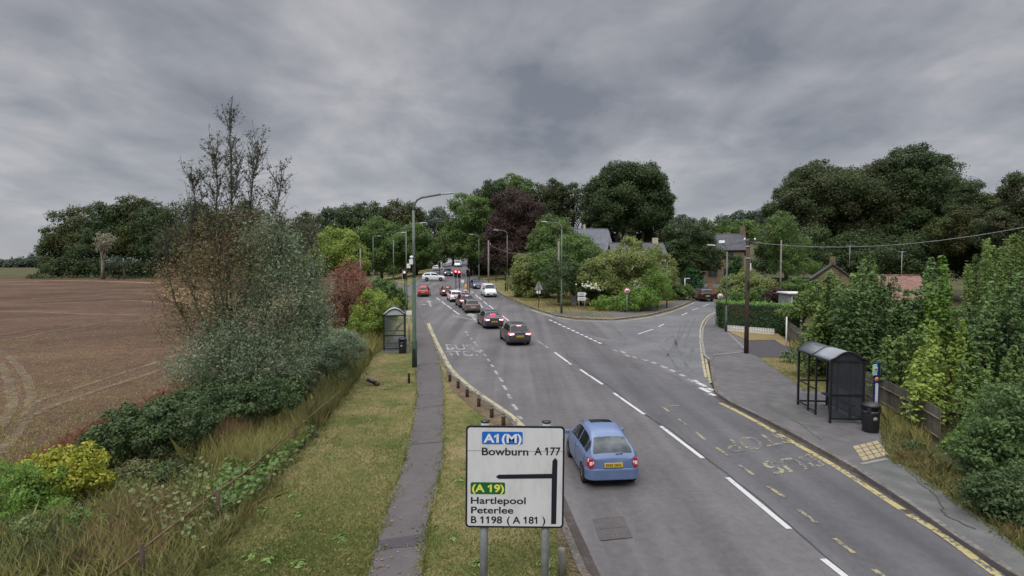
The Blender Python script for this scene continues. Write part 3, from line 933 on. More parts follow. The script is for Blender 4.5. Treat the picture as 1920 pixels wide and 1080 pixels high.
dashes('give_way_line', gw, 0.20, M['white_paint'])
dashes('give_way_line', [(1150, 655, 1158, 658), (1163, 657, 1172, 662), (1170, 664, 1180, 668), (1186, 668, 1198, 672), (1205, 672, 1214, 676), (1222, 678, 1230, 681), (1240, 685, 1250, 690), (1256, 692, 1266, 697), (1275, 701, 1284, 705), (1290, 710, 1302, 716)], 0.26, M['white_worn'])
dashes('give_way_line', [(1308, 717, 1324, 724), (1313, 726, 1331, 735), (1325, 727, 1338, 731), (1330, 737, 1342, 741), (1300, 712, 1308, 716)], 0.24, M['white_paint'])
dashes('side_road_line', [(1196, 626, 1224, 617), (1235, 612, 1245, 607), (1278, 591, 1289, 586), (1297, 581, 1309, 578), (1318, 574, 1329, 570)], 0.13, M['white_paint'])
dashes('far_centre_line', [(826, 506, 832, 501), (832, 501, 840, 496.5), (840, 496.5, 850, 494)], 0.35, M['white_worn'])
dashes('stop_line', [(781, 541, 800, 541), (786, 531, 829, 531)], 0.35, M['white_worn'])
polyline_mark('tyre_mark', [[(1240, 650), (1256, 668), (1270, 690)], [(1262, 628), (1272, 655), (1290, 690)], [(1290, 600), (1276, 630), (1262, 660)],
                            [(1276, 612), (1268, 640), (1250, 668)], [(1304, 596), (1292, 620), (1284, 650)]], 0.16, M['tyre_mark'], 0.011)
dashes('tar_patch', [(1247, 640, 1260, 630), (1262, 656, 1275, 664), (1270, 655, 1292, 668), (1258, 694, 1280, 690), (1284, 698, 1304, 693), (1292, 676, 1312, 670), (1300, 650, 1296, 664), (1282, 713, 1310, 728), (1308, 728, 1330, 742)],
       0.22, M['tyre_mark'], 0.009)


def arrow_mark(name, tail, head, width, m_, turn=None, dz=0.014):
    a, b = G(*tail, dz), G(*head, dz)
    d = (b - a); d.z = 0; L = d.length; d.normalize(); s_ = Vector((d.y, -d.x, 0))
    mb = MB()
    ribbon(mb, [a, a + d * (L * 0.62)], width, dz)
    def tri(p, dd, ss, l, w):
        V = [p - ss * w, p + ss * w, p + dd * l]
        mb.add([(v.x, v.y, h(v.x, v.y) + dz) for v in V], [(0, 1, 2)])
    tri(a + d * (L * 0.62), d, s_, L * 0.38, width * 1.9)
    if turn:
        q = a + d * (L * 0.30); t_ = s_ * turn
        ribbon(mb, [q, q + t_ * (width * 2.4)], width, dz + .001)
        tri(q + t_ * (width * 2.4), t_, d, width * 2.4, width * 1.9)
    return tag(mb.build(name, m_), kind='structure')


arrow_mark('lane_arrow', (808, 575), (803, 562), 0.25, M['white_worn'], turn=-1)
arrow_mark('lane_arrow', (893, 603), (880, 586), 0.3, M['white_worn'], turn=1)


def road_text(name, rows, m_, dz=0.014, bold=0.012):
    mb = MB()
    for txt, o_, xr, yu in rows:
        O, X, U = G(*o_, .03), G(*xr, .03), G(*yu, .03)
        V, Fc = text_fit(txt, bold)
        pts = [O + (X - O) * v[0] + (U - O) * v[1] for v in V]
        mb.add([(p.x, p.y, h(p.x, p.y) + dz) for p in pts], Fc)
    return tag(mb.build(name, m_), kind='structure')


road_text('bus_stop_lettering', [('BUS', (838, 655), (890, 655), (835, 645.5)), ('STOP', (839, 667), (906, 666.5), (836, 657.5))], M['ghost_paint'])
M['ghost_strong'] = paint_mat('bay_lettering_paint', (0.30, 0.29, 0.28), 0.52, scale=12)
mb_o = [o for o in COL.objects if o.name == 'bus_stop_lettering'][0]
mb_o.data.materials[0] = M['ghost_strong']
M['bay_yellow'] = paint_mat('bay_yellow', (0.27, 0.245, 0.145), 0.66, under=(0.092, 0.089, 0.092), scale=11)
road_text('bus_stop_lettering', [('BUS', (1520, 850), (1426, 866), (1548, 871)), ('STOP', (1462, 808), (1352, 826), (1488, 828))], M['bay_yellow'])
# simple yellow upside-down lettering: letters run right to left for a driver coming the other way

# manhole cover in the carriageway
q4 = [(1113, 972), (1168, 967), (1186, 1006), (1126, 1012)]
Q = Gl(q4, 0.012)
mc = sheet('manhole_cover', q4, 0.012, M['iron'], kind=None)
tag(mc, 'square iron utility cover set in the road behind the blue car', 'manhole cover')
mb = MB()
for k in range(0, 9):
    ribbon(mb, [Q[0].lerp(Q[1], k / 8), Q[3].lerp(Q[2], k / 8)], 0.012, 0.017)
for k in (0, 4, 8):
    ribbon(mb, [Q[0].lerp(Q[3], k / 8), Q[1].lerp(Q[2], k / 8)], 0.014, 0.0185)
mb.build('rib', M['asphalt_dark'], mc)

# ------------------------------------------------------------------ foliage
def unit(a):
    return a / np.maximum(np.linalg.norm(a, axis=1, keepdims=True), 1e-9)


def leaf_cloud(ells, leaf, cover=1.3, clump=(0.17, 0.42), flat=0.8, lean=0.0, K=None, low=-0.55, squash=1.0):
    """leaf positions, normals and tint spread over clumps on a set of ellipsoids"""
    PS, NS, TS = [], [], []
    for c, r in ells:
        c = np.array(c, float); r = np.array(r, float)
        rm = (r[0] * r[1] * r[2]) ** (1 / 3)
        k = K or int(np.clip(34 + 1.4 * rm / leaf, 30, 80))
        d = unit(rng.normal(size=(k * 3, 3))); d = d[d[:, 2] > low][:k]
        cr = rm * rng.uniform(clump[0], clump[1], len(d))
        cc = c + d * r * rng.uniform(0.62, 1.04, (len(d), 1))
        tint = rng.uniform(0, 1, len(d))
        for dd, q, w, tn in zip(d, cc, cr, tint):
            n = int(cover * 2 * math.pi * w * w / (leaf * leaf * 0.55)) + 3
            u = unit(rng.normal(size=(n, 3)) * 0.8 + dd * 0.8 + np.array([0, 0, .15]))
            rad = rng.uniform(0.5, 1.15, (n, 1)); rad *= np.where(rng.uniform(0, 1, (n, 1)) < .07, rng.uniform(1.05, 1.5, (n, 1)), 1)
            p = q + u * w * rad * np.array([1, 1, flat]) + rng.normal(size=(n, 3)) * leaf * .35
            PS.append(p); NS.append(unit(u * 0.7 + rng.normal(size=(n, 3)) * 0.5 + np.array([0, 0, .25])))
            TS.append(np.clip(0.55 * tn + 0.45 * rng.uniform(0, 1, n), 0, 1))
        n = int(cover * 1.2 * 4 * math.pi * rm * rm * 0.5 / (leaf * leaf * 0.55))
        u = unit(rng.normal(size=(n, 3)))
        PS.append(c + u * r * rng.uniform(0.4, 0.85, (n, 1))); NS.append(unit(u + rng.normal(size=(n, 3)) * .5)); TS.append(rng.uniform(0, .6, n))  # inner leaves tinted darker: shade inside the crown put into their colour
    P_ = np.concatenate(PS); N_ = np.concatenate(NS); T_ = np.concatenate(TS)
    keep = np.ones(len(P_), bool)
    for c, r in ells:
        q = (P_ - np.array(c)) / np.array(r)
        keep &= (q * q).sum(1) > 0.15
    return P_[keep], N_[keep], T_[keep]


def leaf_mesh(name, P_, N_, T_, L, aspect=0.55, droop=0.0, mi=None):
    n = len(P_)
    t = rng.normal(size=(n, 3)); t[:, 2] -= droop
    t = unit(t - N_ * (t * N_).sum(1, keepdims=True)); s = np.cross(N_, t)
    l = (L * rng.uniform(0.45, 1.5, n))[:, None]
    w = l * aspect
    V = np.stack([P_ - t * l / 2, P_ + s * w / 2 + t * l * .05, P_ + t * l / 2, P_ - s * w / 2 + t * l * .05], 1).reshape(-1, 3)
    me = bpy.data.meshes.new(name)
    me.vertices.add(4 * n); me.loops.add(4 * n); me.polygons.add(n)
    me.vertices.foreach_set('co', V.ravel())
    me.loops.foreach_set('vertex_index', np.arange(4 * n, dtype=np.int32))
    me.polygons.foreach_set('loop_start', np.arange(0, 4 * n, 4, dtype=np.int32))
    me.polygons.foreach_set('loop_total', np.full(n, 4, dtype=np.int32))
    if mi is not None: me.polygons.foreach_set('material_index', mi.astype(np.int32))
    a = me.attributes.new('tint', 'FLOAT', 'FACE')
    a.data.foreach_set('value', T_.astype(np.float32))
    me.update(calc_edges=True)
    return me


def branch_tubes(mb, base, tips, r0, rtip=0.03, seg=6, wob=0.08, fork=0.35):
    base = Vector(base)
    for tp_ in tips:
        tp_ = Vector(tp_)
        d = tp_ - base
        mid1 = base + d * fork + Vector((0, 0, d.length * 0.08)) + Vector(rng.normal(size=3)) * d.length * wob * 0.5
        mid2 = base + d * 0.7 + Vector((0, 0, d.length * 0.05)) + Vector(rng.normal(size=3)) * d.length * wob * 0.5
        mb.tube([base, mid1, mid2, tp_], [r0, r0 * .7, r0 * .4, rtip], seg, cap=False)


def plant(name, label, cat, Y, blobs, lm, bark='bark', group=None, leaf=None, cover=1.25, trunk=None, depth=1.0, base_px=None,
          aspect=0.6, flat=0.8, droop=0.0, limbs=7, tr=None, jit=0.12, partname='crown', clump=(0.17, 0.42), low=-0.55, stems=None):
    """a tree or shrub whose crown fills the given blobs (px, py, rx, ry of the photograph) at distance Y"""
    ells = []
    for (px, py, rx, ry) in blobs:
        c = P(px, py, Y); k = Y / F
        dy = float(rng.uniform(-jit, jit)) * rx * k
        rr = (rx * k, 0.5 * (rx + ry) * k * depth, ry * k)
        ells.append(((c.x, c.y + dy, c.z), rr))
    leaf = leaf or max(0.09, Y * 0.0030)
    bx = base_px if base_px is not None else sum(b[0] * b[2] for b in blobs) / sum(b[2] for b in blobs)
    bxy = P(bx, 500, Y); z0 = h(bxy.x, Y) + 0.02
    root = empty(name, (bxy.x, Y, z0), 0, label, cat, group)
    O = np.array([bxy.x, Y, z0])
    ells_l = [(np.array(c) - O, r) for c, r in ells]
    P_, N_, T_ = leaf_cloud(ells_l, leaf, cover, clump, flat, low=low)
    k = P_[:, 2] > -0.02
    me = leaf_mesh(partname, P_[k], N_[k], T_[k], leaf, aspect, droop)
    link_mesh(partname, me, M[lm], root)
    topz = max(c[2] for c, r in ells_l)
    mb = MB()
    H_ = max(c[2] + r[2] for c, r in ells_l)
    tr = tr or max(0.04, 0.022 * H_)
    if stems:
        for sx in stems:
            xx = P(sx, 500, Y).x - bxy.x
            mb.tube([(xx, rng.uniform(-.5, .5), 0), (xx * .98, 0, topz * .5), (xx * .9, 0, topz)], [tr, tr * .8, tr * .5], 8)
    else:
        topz = topz if tr > .035 else topz * .7
        mb.tube([(0, 0, -.1), (tr * .3, 0, topz * .3), (0, tr * .4, topz * .65), (0, 0, topz)], [tr * 1.25, tr, tr * .8, tr * .45], 8)
    if limbs:
        idx = rng.choice(len(P_), limbs)
        branch_tubes(mb, (0, 0, topz * .45), [P_[i] * 0.92 + np.array([0, 0, topz * .02]) for i in idx if P_[i][2] > topz * .4], tr * .5, tr * .1)
    mb.build('trunk' if partname == 'crown' else 'stem', M[bark], root)
    return root


M['leaf_wood'] = leaf_mat('leaf_wood', (0.018, 0.028, 0.012), (0.052, 0.072, 0.026), (0.065, 0.055, 0.025), 0.35)
M['leaf_olive'] = leaf_mat('leaf_olive', (0.022, 0.028, 0.010), (0.062, 0.072, 0.022), (0.06, 0.045, 0.02), 0.4)
M['leaf_bluegreen'] = leaf_mat('leaf_bluegreen', (0.017, 0.028, 0.013), (0.052, 0.074, 0.030))
M['leaf_bramble_pale'] = leaf_mat('leaf_bramble_pale', (0.035, 0.055, 0.022), (0.15, 0.165, 0.07), (0.10, 0.07, 0.045), .5)
M['leaf_sap'] = leaf_mat('leaf_sap', (0.028, 0.046, 0.014), (0.118, 0.158, 0.046), (0.10, 0.10, 0.03), 0.2)
M['leaf_sapblue'] = leaf_mat('leaf_sapblue', (0.022, 0.040, 0.016), (0.095, 0.138, 0.050))
M['leaf_far'] = leaf_mat('leaf_far', (0.026, 0.036, 0.030), (0.055, 0.07, 0.048))
M['leaf_dark'] = leaf_mat('leaf_dark', (0.016, 0.026, 0.011), (0.052, 0.072, 0.028))
M['leaf_beech'] = leaf_mat('leaf_beech', (0.018, 0.026, 0.014), (0.058, 0.070, 0.027), (0.062, 0.048, 0.024), 0.38)
M['leaf_mid'] = leaf_mat('leaf_mid', (0.028, 0.050, 0.015), (0.095, 0.138, 0.040), (0.09, 0.085, 0.03), 0.3)
M['leaf_bright'] = leaf_mat('leaf_bright', (0.048, 0.085, 0.016), (0.115, 0.175, 0.038))
M['leaf_lime'] = leaf_mat('leaf_lime', (0.07, 0.105, 0.018), (0.18, 0.21, 0.05), (0.20, 0.155, 0.04), 0.35)
M['leaf_pale'] = leaf_mat('leaf_pale', (0.06, 0.078, 0.026), (0.17, 0.18, 0.068), (0.15, 0.11, 0.05), 0.15)
M['leaf_copper'] = leaf_mat('leaf_copper', (0.022, 0.014, 0.014), (0.064, 0.037, 0.036), (0.045, 0.04, 0.02), .3)
M['leaf_red'] = leaf_mat('leaf_red', (0.075, 0.030, 0.024), (0.20, 0.088, 0.066), (0.15, 0.10, 0.04), .25)
M['weed_red'] = leaf_mat('weed_red', (0.075, 0.040, 0.028), (0.23, 0.11, 0.065), (0.17, 0.055, 0.036), .5)
M['leaf_rust'] = leaf_mat('leaf_rust', (0.080, 0.046, 0.031), (0.215, 0.135, 0.082), (0.10, 0.11, 0.04), 0.45)
M['leaf_willow'] = leaf_mat('leaf_willow', (0.048, 0.062, 0.040), (0.185, 0.212, 0.145), (0.09, 0.07, 0.04), 0.25)
M['leaf_bramble'] = leaf_mat('leaf_bramble', (0.019, 0.030, 0.013), (0.066, 0.092, 0.038), (0.06, 0.045, 0.03), 0.25)
M['leaf_hedge'] = leaf_mat('leaf_hedge', (0.010, 0.030, 0.012), (0.030, 0.070, 0.022))
M['leaf_hedge_top'] = leaf_mat('leaf_hedge_top', (0.045, 0.095, 0.018), (0.10, 0.18, 0.035))
M['leaf_ash'] = leaf_mat('leaf_ash', (0.11, 0.10, 0.075), (0.19, 0.17, 0.13))
M['leaf_yellow'] = leaf_mat('leaf_yellow', (0.10, 0.11, 0.014), (0.27, 0.24, 0.035), (0.08, 0.12, 0.02), 0.4)
M['leaf_reed'] = leaf_mat('leaf_reed', (0.10, 0.095, 0.035), (0.25, 0.215, 0.095), (0.19, 0.11, 0.055), 0.15)
M['leaf_reedgreen'] = leaf_mat('leaf_reedgreen', (0.050, 0.056, 0.020), (0.165, 0.140, 0.060), (0.15, 0.095, 0.05), 0.3)
M['blade'] = leaf_mat('grass_blade', (0.060, 0.075, 0.020), (0.185, 0.155, 0.068), (0.075, 0.105, 0.024), 0.55)
M['blade_green'] = leaf_mat('grass_blade_green', (0.05, 0.085, 0.02), (0.12, 0.155, 0.045))

WOODL = 'woodland trees on the rise beyond the brown field'
# --- the wood beyond the field, left
wood = [((108, 435), [(112, 455, 24, 50), (100, 480, 18, 32)]), ((150, 420), [(150, 435, 36, 42), (140, 470, 40, 38)]),
        ((190, 410), [(195, 420, 34, 34), (190, 465, 40, 42)]), ((228, 395), [(230, 405, 28, 34), (232, 455, 38, 48)]),
        ((262, 395), [(268, 402, 30, 34), (270, 450, 36, 52)]), ((300, 410), [(300, 420, 32, 32), (305, 465, 38, 42)]),
        ((340, 430), [(345, 420, 38, 32), (340, 470, 40, 36)])]
wl = ['small dark tree at the left hand end of the round wood beyond the field', 'rounded dark tree second from the left end of the wood beyond the field',
      'dark broadleaf tree behind the pale bare tree in the wood beyond the field', 'tallest left hand tree on the crest of the wood beyond the field',
      'tall domed tree on the crest of the wood just right of its highest point', 'dark tree on the right shoulder of the wood beyond the field',
      'dark tree behind the left side of the tall hedgerow willow']
for i_, ((a, bl), lb) in enumerate(zip(wood, wl)):
    plant('broadleaf_tree', lb, 'tree', 185 + float(rng.uniform(-6, 6)), bl, ['leaf_wood', 'leaf_olive', 'leaf_bluegreen'][i_ % 3], group=WOODL, cover=.85, limbs=10)
for lb, Y, bl in (('low dark wood on the horizon at the left edge of the photograph', 420, [(10 + 22 * i, 499 - 2.2 * i, 24, 9 + 1.0 * i) for i in range(-2, 5)]),
                  ('shrubby edge of the round wood, just behind the far field hedge', 178, [(95 + 26 * i, 503, 22, 17) for i in range(11)]),
                  ('dark undergrowth behind the willow along the far side of the field', 150, [(370 + 32 * i, 500, 28, 20) for i in range(8)])):
    plant('woodland_edge', lb, 'wood', Y, bl, 'leaf_far' if Y > 300 else 'leaf_wood', cover=1.0, limbs=0, partname='foliage', low=-.9)
plant('ash_tree', 'pale grey leafless looking tree with a bare forked trunk before the dark wood', 'tree', 160, [(195, 452, 13, 17), (195, 462, 9, 10)], 'leaf_ash', 'bark_pale', cover=0.5, base_px=192, limbs=5, tr=.45)
plant('round_shrub', 'small round grey green shrub by the pole at the far edge of the field', 'shrub', 160, [(222, 496, 18, 13)], 'leaf_far', cover=1.0, limbs=3)
plant('field_hedge', 'long low clipped hedge along the far edge of the brown field', 'hedge', 166, [(70 + 26 * i, 523 + (i % 3), 18, 5.5) for i in range(10)], 'leaf_wood', cover=1.0, limbs=0, base_px=180, partname='foliage')
# --- skyline trees in the middle
sky_mid = [('dark tree on the skyline just right of the willow crown', 205, [(590, 425, 34, 24), (560, 440, 40, 26)]),
           ('domed dark tree on the skyline above the small green roadside tree', 200, [(640, 412, 36, 24), (645, 440, 40, 30)]),
           ('dark tree on the skyline left of the tall lamp column', 200, [(690, 405, 38, 22), (690, 440, 40, 35)]),
           ('dark tree on the skyline directly behind the tall lamp column', 200, [(745, 402, 40, 20), (750, 440, 44, 36), (775, 415, 20, 26)]),
           ('grey green tree at the end of the skyline above the uphill road', 215, [(815, 415, 28, 24), (815, 455, 34, 36)])]
for i_, (lb, Y, bl) in enumerate(sky_mid):
    plant('broadleaf_tree', lb, 'tree', Y, bl, ['leaf_olive', 'leaf_bluegreen', 'leaf_wood', 'leaf_olive'][i_ % 4] if Y < 210 else 'leaf_far', group='skyline trees behind the junction', cover=.85, limbs=10)
plant('broadleaf_tree', 'brown green tree rising behind the middle of the willow', 'tree', 120, [(390, 425, 36, 38), (455, 425, 40, 40), (420, 470, 60, 40)], 'leaf_beech', cover=0.9)
plant('maple_tree', 'bright yellow green small tree left of the timber poles at the left junction', 'tree', 92, [(632, 468, 42, 34), (610, 490, 34, 34), (655, 490, 30, 32)], 'leaf_lime', leaf=.30)
plant('maple_tree', 'mid green tree behind the left lamp columns with a lighter top', 'tree', 122, [(712, 448, 40, 32), (700, 490, 48, 32), (745, 470, 28, 36)], 'leaf_mid')
plant('maple_tree', 'mid green tree behind the signals on the left of the uphill road', 'tree', 132, [(780, 455, 28, 34), (770, 485, 34, 26), (800, 470, 22, 28)], 'leaf_mid')
plant('broadleaf_tree', 'shady tree overhanging the top of the uphill road', 'tree', 168, [(835, 465, 26, 22), (862, 462, 28, 26), (850, 440, 30, 24)], 'leaf_wood')
plant('understorey_shrub', 'dark shrubs under the trees along the left of the uphill road', 'shrub', 150, [(760, 505, 26, 10), (790, 498, 20, 10), (735, 505, 20, 10)], 'leaf_dark', limbs=3)
for lb, Y, bl in (('shrubby woodland edge behind the willow, left of the skyline trees', 178, [(340 + 34 * i, 462, 32, 40) for i in range(8)]),
                  ('dark undergrowth filling the left side of the hill road', 165, [(742, 500, 26, 16), (775, 496, 24, 17), (800, 488, 18, 16), (820, 480, 16, 16)]),
                  ('shadowy undergrowth under the trees right of the hill road', 128, [(895, 495, 18, 22), (915, 505, 18, 18), (940, 512, 20, 18), (960, 515, 22, 18)]),
                  ('dark trees closing the top of the hill road', 262, [(838, 462, 24, 26), (865, 466, 26, 24), (890, 462, 24, 26), (850, 440, 26, 26)]),
                  ('shrubs along the back of the skyline trees on the left', 185, [(580 + 36 * i, 482, 32, 24) for i in range(6)]),
                  ('dark undergrowth beneath the great dome tree', 122, [(1130, 452, 30, 20), (1165, 458, 30, 18), (1200, 456, 30, 20), (1235, 452, 26, 20), (1020, 480, 34, 26), (1060, 470, 34, 26)])):
    plant('undergrowth', lb, 'undergrowth', Y, bl, 'leaf_wood', cover=1.0, limbs=0, partname='foliage', low=-.9)
# --- centre clump
plant('broadleaf_tree', 'leafy tree beside the right of the uphill road, lowest of the central clump', 'tree', 122, [(880, 405, 36, 40), (868, 450, 32, 40), (895, 470, 30, 34)], 'leaf_mid', cover=1.2)
plant('broadleaf_tree', 'tall green tree left of the copper beech', 'tree', 130, [(915, 392, 36, 40), (930, 370, 32, 34), (915, 440, 40, 46)], 'leaf_dark')
plant('broadleaf_tree', 'highest green tree peeping over the copper beech', 'tree', 138, [(962, 362, 32, 30), (950, 385, 40, 34)], 'leaf_mid')
plant('beech_tree', 'brownish green tree on the skyline right of the copper beech', 'tree', 136, [(1025, 372, 36, 30), (1015, 410, 40, 44)], 'leaf_beech')
plant('beech_tree', 'thin topped tree with sky gaps left of the great dome tree', 'tree', 136, [(1075, 370, 28, 24), (1072, 405, 28, 32)], 'leaf_beech', cover=.8)
plant('copper_beech', 'dark purple copper beech beside the junction', 'tree', 108, [(968, 405, 42, 44), (955, 450, 46, 44), (985, 480, 52, 44), (930, 475, 26, 34)], 'leaf_copper', cover=1.3)
plant('dome_tree', 'great dark domed tree on several bare trunks behind the grey roof', 'tree', 118, [(1178, 372, 62, 58), (1150, 395, 46, 46), (1212, 400, 42, 48), (1118, 412, 24, 26), (1228, 425, 28, 22), (1165, 425, 50, 18), (1160, 338, 40, 24), (1205, 340, 40, 26), (1130, 372, 34, 34), (1235, 388, 26, 34)],
      'leaf_dark', 'bark_grey', stems=[1168, 1178, 1190, 1156, 1205], tr=.42, cover=1.3, limbs=9)
plant('garden_tree', 'yellow green tree behind the lamp with its arm to the left', 'tree', 88, [(1040, 440, 34, 34), (1015, 465, 26, 36), (1050, 475, 32, 40)], 'leaf_mid', leaf=.28)
plant('garden_tree', 'mid green tree in front of the large grey roof', 'tree', 72, [(1085, 480, 46, 36), (1045, 510, 44, 40), (1105, 500, 34, 34)], 'leaf_mid', leaf=.24)
plant('garden_shrub', 'big pale yellow green shrub with white flowers at the junction corner', 'shrub', 63, [(1165, 500, 52, 36), (1130, 520, 44, 34), (1205, 525, 44, 36), (1175, 540, 60, 28)], 'leaf_pale', leaf=.20, partname='foliage')
plant('garden_shrub', 'brownish shrub between the pale shrub and the small lamp', 'shrub', 70, [(1185, 470, 20, 26), (1225, 495, 24, 30), (1240, 520, 26, 34)], 'leaf_pale', leaf=.22, partname='foliage')
plant('dark_shrub', 'dark green shrub behind the two armed direction sign', 'shrub', 64, [(1068, 530, 46, 34), (1115, 548, 36, 22)], 'leaf_dark', leaf=.2, partname='foliage')
plant('verge_bush', 'grey green bush at the left end of the corner garden', 'shrub', 74, [(990, 515, 28, 36), (1015, 530, 30, 32), (972, 532, 20, 24), (1000, 550, 34, 16)], 'leaf_pale', leaf=.24, partname='foliage')
plant('fern_bush', 'low spreading bright green bush behind the round speed sign', 'shrub', 58, [(1140, 572, 30, 14), (1175, 570, 34, 16), (1210, 566, 26, 16), (1195, 555, 36, 14)], 'leaf_bright', leaf=.22, aspect=.35, partname='foliage', limbs=4)
plant('palm_shrub', 'spiky bright green shrub left of the small lamp', 'shrub', 60, [(1228, 530, 26, 24), (1240, 550, 20, 16)], 'leaf_bright', leaf=.42, aspect=.16, cover=1.6, partname='foliage', limbs=4)
plant('street_tree', 'dense dark green round tree at the mouth of the side road', 'tree', 88, [(1290, 455, 44, 38), (1275, 480, 36, 40), (1310, 485, 34, 38), (1290, 510, 28, 18)], 'leaf_dark', leaf=.28, base_px=1296)
plant('yew_bush', 'dark clipped yew by the side road pavement', 'shrub', 84, [(1298, 532, 17, 20), (1296, 515, 14, 12)], 'leaf_hedge', leaf=.24, partname='foliage')
plant('garden_hedge', 'mid green hedge along the left of the side road', 'hedge', 70, [(1245, 562, 18, 14), (1268, 556, 18, 15), (1285, 550, 15, 14), (1225, 566, 16, 12)], 'leaf_mid', leaf=.22, partname='foliage', limbs=3)
fl = empty('flower_cluster', P(1115, 538, 60.5), 0, 'white flower heads on the pale shrub at the junction corner', 'flowers')
pp, nn = [], []
for cx_, cy_, n_ in ((1112, 536, 34), (1125, 540, 30), (1195, 530, 30), (1205, 537, 30), (1190, 540, 18), (1098, 534, 14), (1190, 500, 8)):
    pp, nn = [], []
    for _ in range(n_):
        q = P(cx_ + rng.normal() * 6, cy_ + rng.normal() * 3, 60.3) - fl.location; pp.append(q); nn.append((0, -1, .6))
    link_mesh('petals', leaf_mesh('petals', np.array(pp), unit(np.array(nn, float) + rng.normal(size=(len(nn), 3)) * .3), rng.uniform(0, 1, len(pp)), .2, .8), M['petal'], fl)
# --- hills behind the gap
plant('far_tree', 'dark wooded crest far behind the stone house, left part', 'tree', 260, [(1275, 420, 26, 14), (1310, 424, 26, 12)], 'leaf_far', cover=1.0, limbs=3)
plant('far_tree', 'dark wooded crest far behind the stone house, right part', 'tree', 260, [(1365, 420, 24, 14), (1395, 412, 24, 14), (1425, 414, 26, 16)], 'leaf_far', cover=1.0, limbs=3)
plant('broadleaf_tree', 'green tree behind the stone house roof', 'tree', 125, [(1375, 432, 30, 18), (1330, 440, 26, 20), (1405, 440, 26, 22), (1350, 455, 40, 20)], 'leaf_mid', cover=1.1)
# --- big trees on the right
plant('beech_tree', 'massive dark beech with a ragged left edge behind the stone house', 'tree', 84, [(1555, 378, 72, 62), (1500, 410, 58, 56), (1600, 400, 74, 70), (1480, 385, 30, 34), (1530, 345, 48, 34)], 'leaf_beech', leaf=.27, base_px=1560, cover=1.3, limbs=10)
plant('beech_tree', 'dark beech forming the middle of the tall right hand trees', 'tree', 82, [(1645, 375, 60, 58), (1660, 430, 60, 60), (1600, 450, 60, 50)], 'leaf_beech', leaf=.27, cover=1.3, limbs=8)
plant('tall_tree', 'tallest dark tree with a pointed top on the right', 'tree', 80, [(1702, 318, 38, 40), (1730, 360, 60, 58), (1765, 400, 48, 56), (1715, 420, 60, 60)], 'leaf_dark', leaf=.26, cover=1.25, limbs=8)
plant('shade_tree', 'deep green lower trees under the tall beeches', 'tree', 74, [(1500, 480, 60, 44), (1580, 490, 60, 40), (1660, 490, 70, 46), (1745, 490, 60, 50), (1450, 480, 30, 44)], 'leaf_dark', leaf=.25, cover=1.2)
plant('fir_tree', 'drooping green conifer behind the thin timber pole', 'tree', 66, [(1462, 430, 26, 30), (1480, 465, 34, 26), (1492, 500, 40, 28), (1440, 445, 20, 30)], 'leaf_mid', leaf=.24, aspect=.3, droop=1.0)
plant('tall_tree', 'dark tree group at the right end of the skyline, left part', 'tree', 70, [(1812, 385, 24, 42), (1805, 440, 40, 50), (1845, 420, 24, 40), (1840, 470, 44, 50)], 'leaf_dark', leaf=.22)
plant('conifer_tree', 'purplish dark conifer at the right edge of the photograph', 'tree', 62, [(1905, 370, 20, 44), (1915, 430, 36, 56), (1870, 440, 26, 40), (1900, 490, 50, 40), (1960, 430, 40, 60)], 'leaf_beech', leaf=.2)
# --- garden plants on the right, beyond the hedge
plant('garden_shrub', 'yellowish shrub between the hedge and the stone house', 'shrub', 62, [(1365, 545, 20, 22), (1395, 535, 30, 24), (1430, 545, 26, 20), (1372, 565, 24, 14)], 'leaf_pale', leaf=.2, partname='foliage')
plant('broadleaf_tree', 'dark tree filling the skyline between the right hand tree groups', 'tree', 68, [(1872, 400, 36, 44), (1880, 450, 44, 50), (1790, 440, 30, 50)], 'leaf_olive', leaf=.22)
plant('garden_shrub', 'green shrub half hiding the white roofed garden room', 'shrub', 40, [(1512, 575, 20, 30), (1486, 585, 22, 14), (1530, 560, 20, 30)], 'leaf_sap', leaf=.16, partname='foliage')
plant('garden_shrub', 'low green shrub row above the clipped hedge', 'shrub', 56, [(1420, 558, 26, 14), (1385, 562, 28, 14), (1490, 540, 30, 16)], 'leaf_mid', leaf=.18, partname='foliage')
plant('red_maple', 'small dark red maple above the clipped hedge', 'shrub', 54, [(1458, 556, 17, 16), (1450, 562, 14, 10)], 'leaf_copper', leaf=.17, partname='foliage')
plant('column_yew', 'dark upright yew against the stone house', 'shrub', 88, [(1380, 498, 9, 18), (1380, 512, 9, 14)], 'leaf_hedge', leaf=.25, partname='foliage', limbs=0)

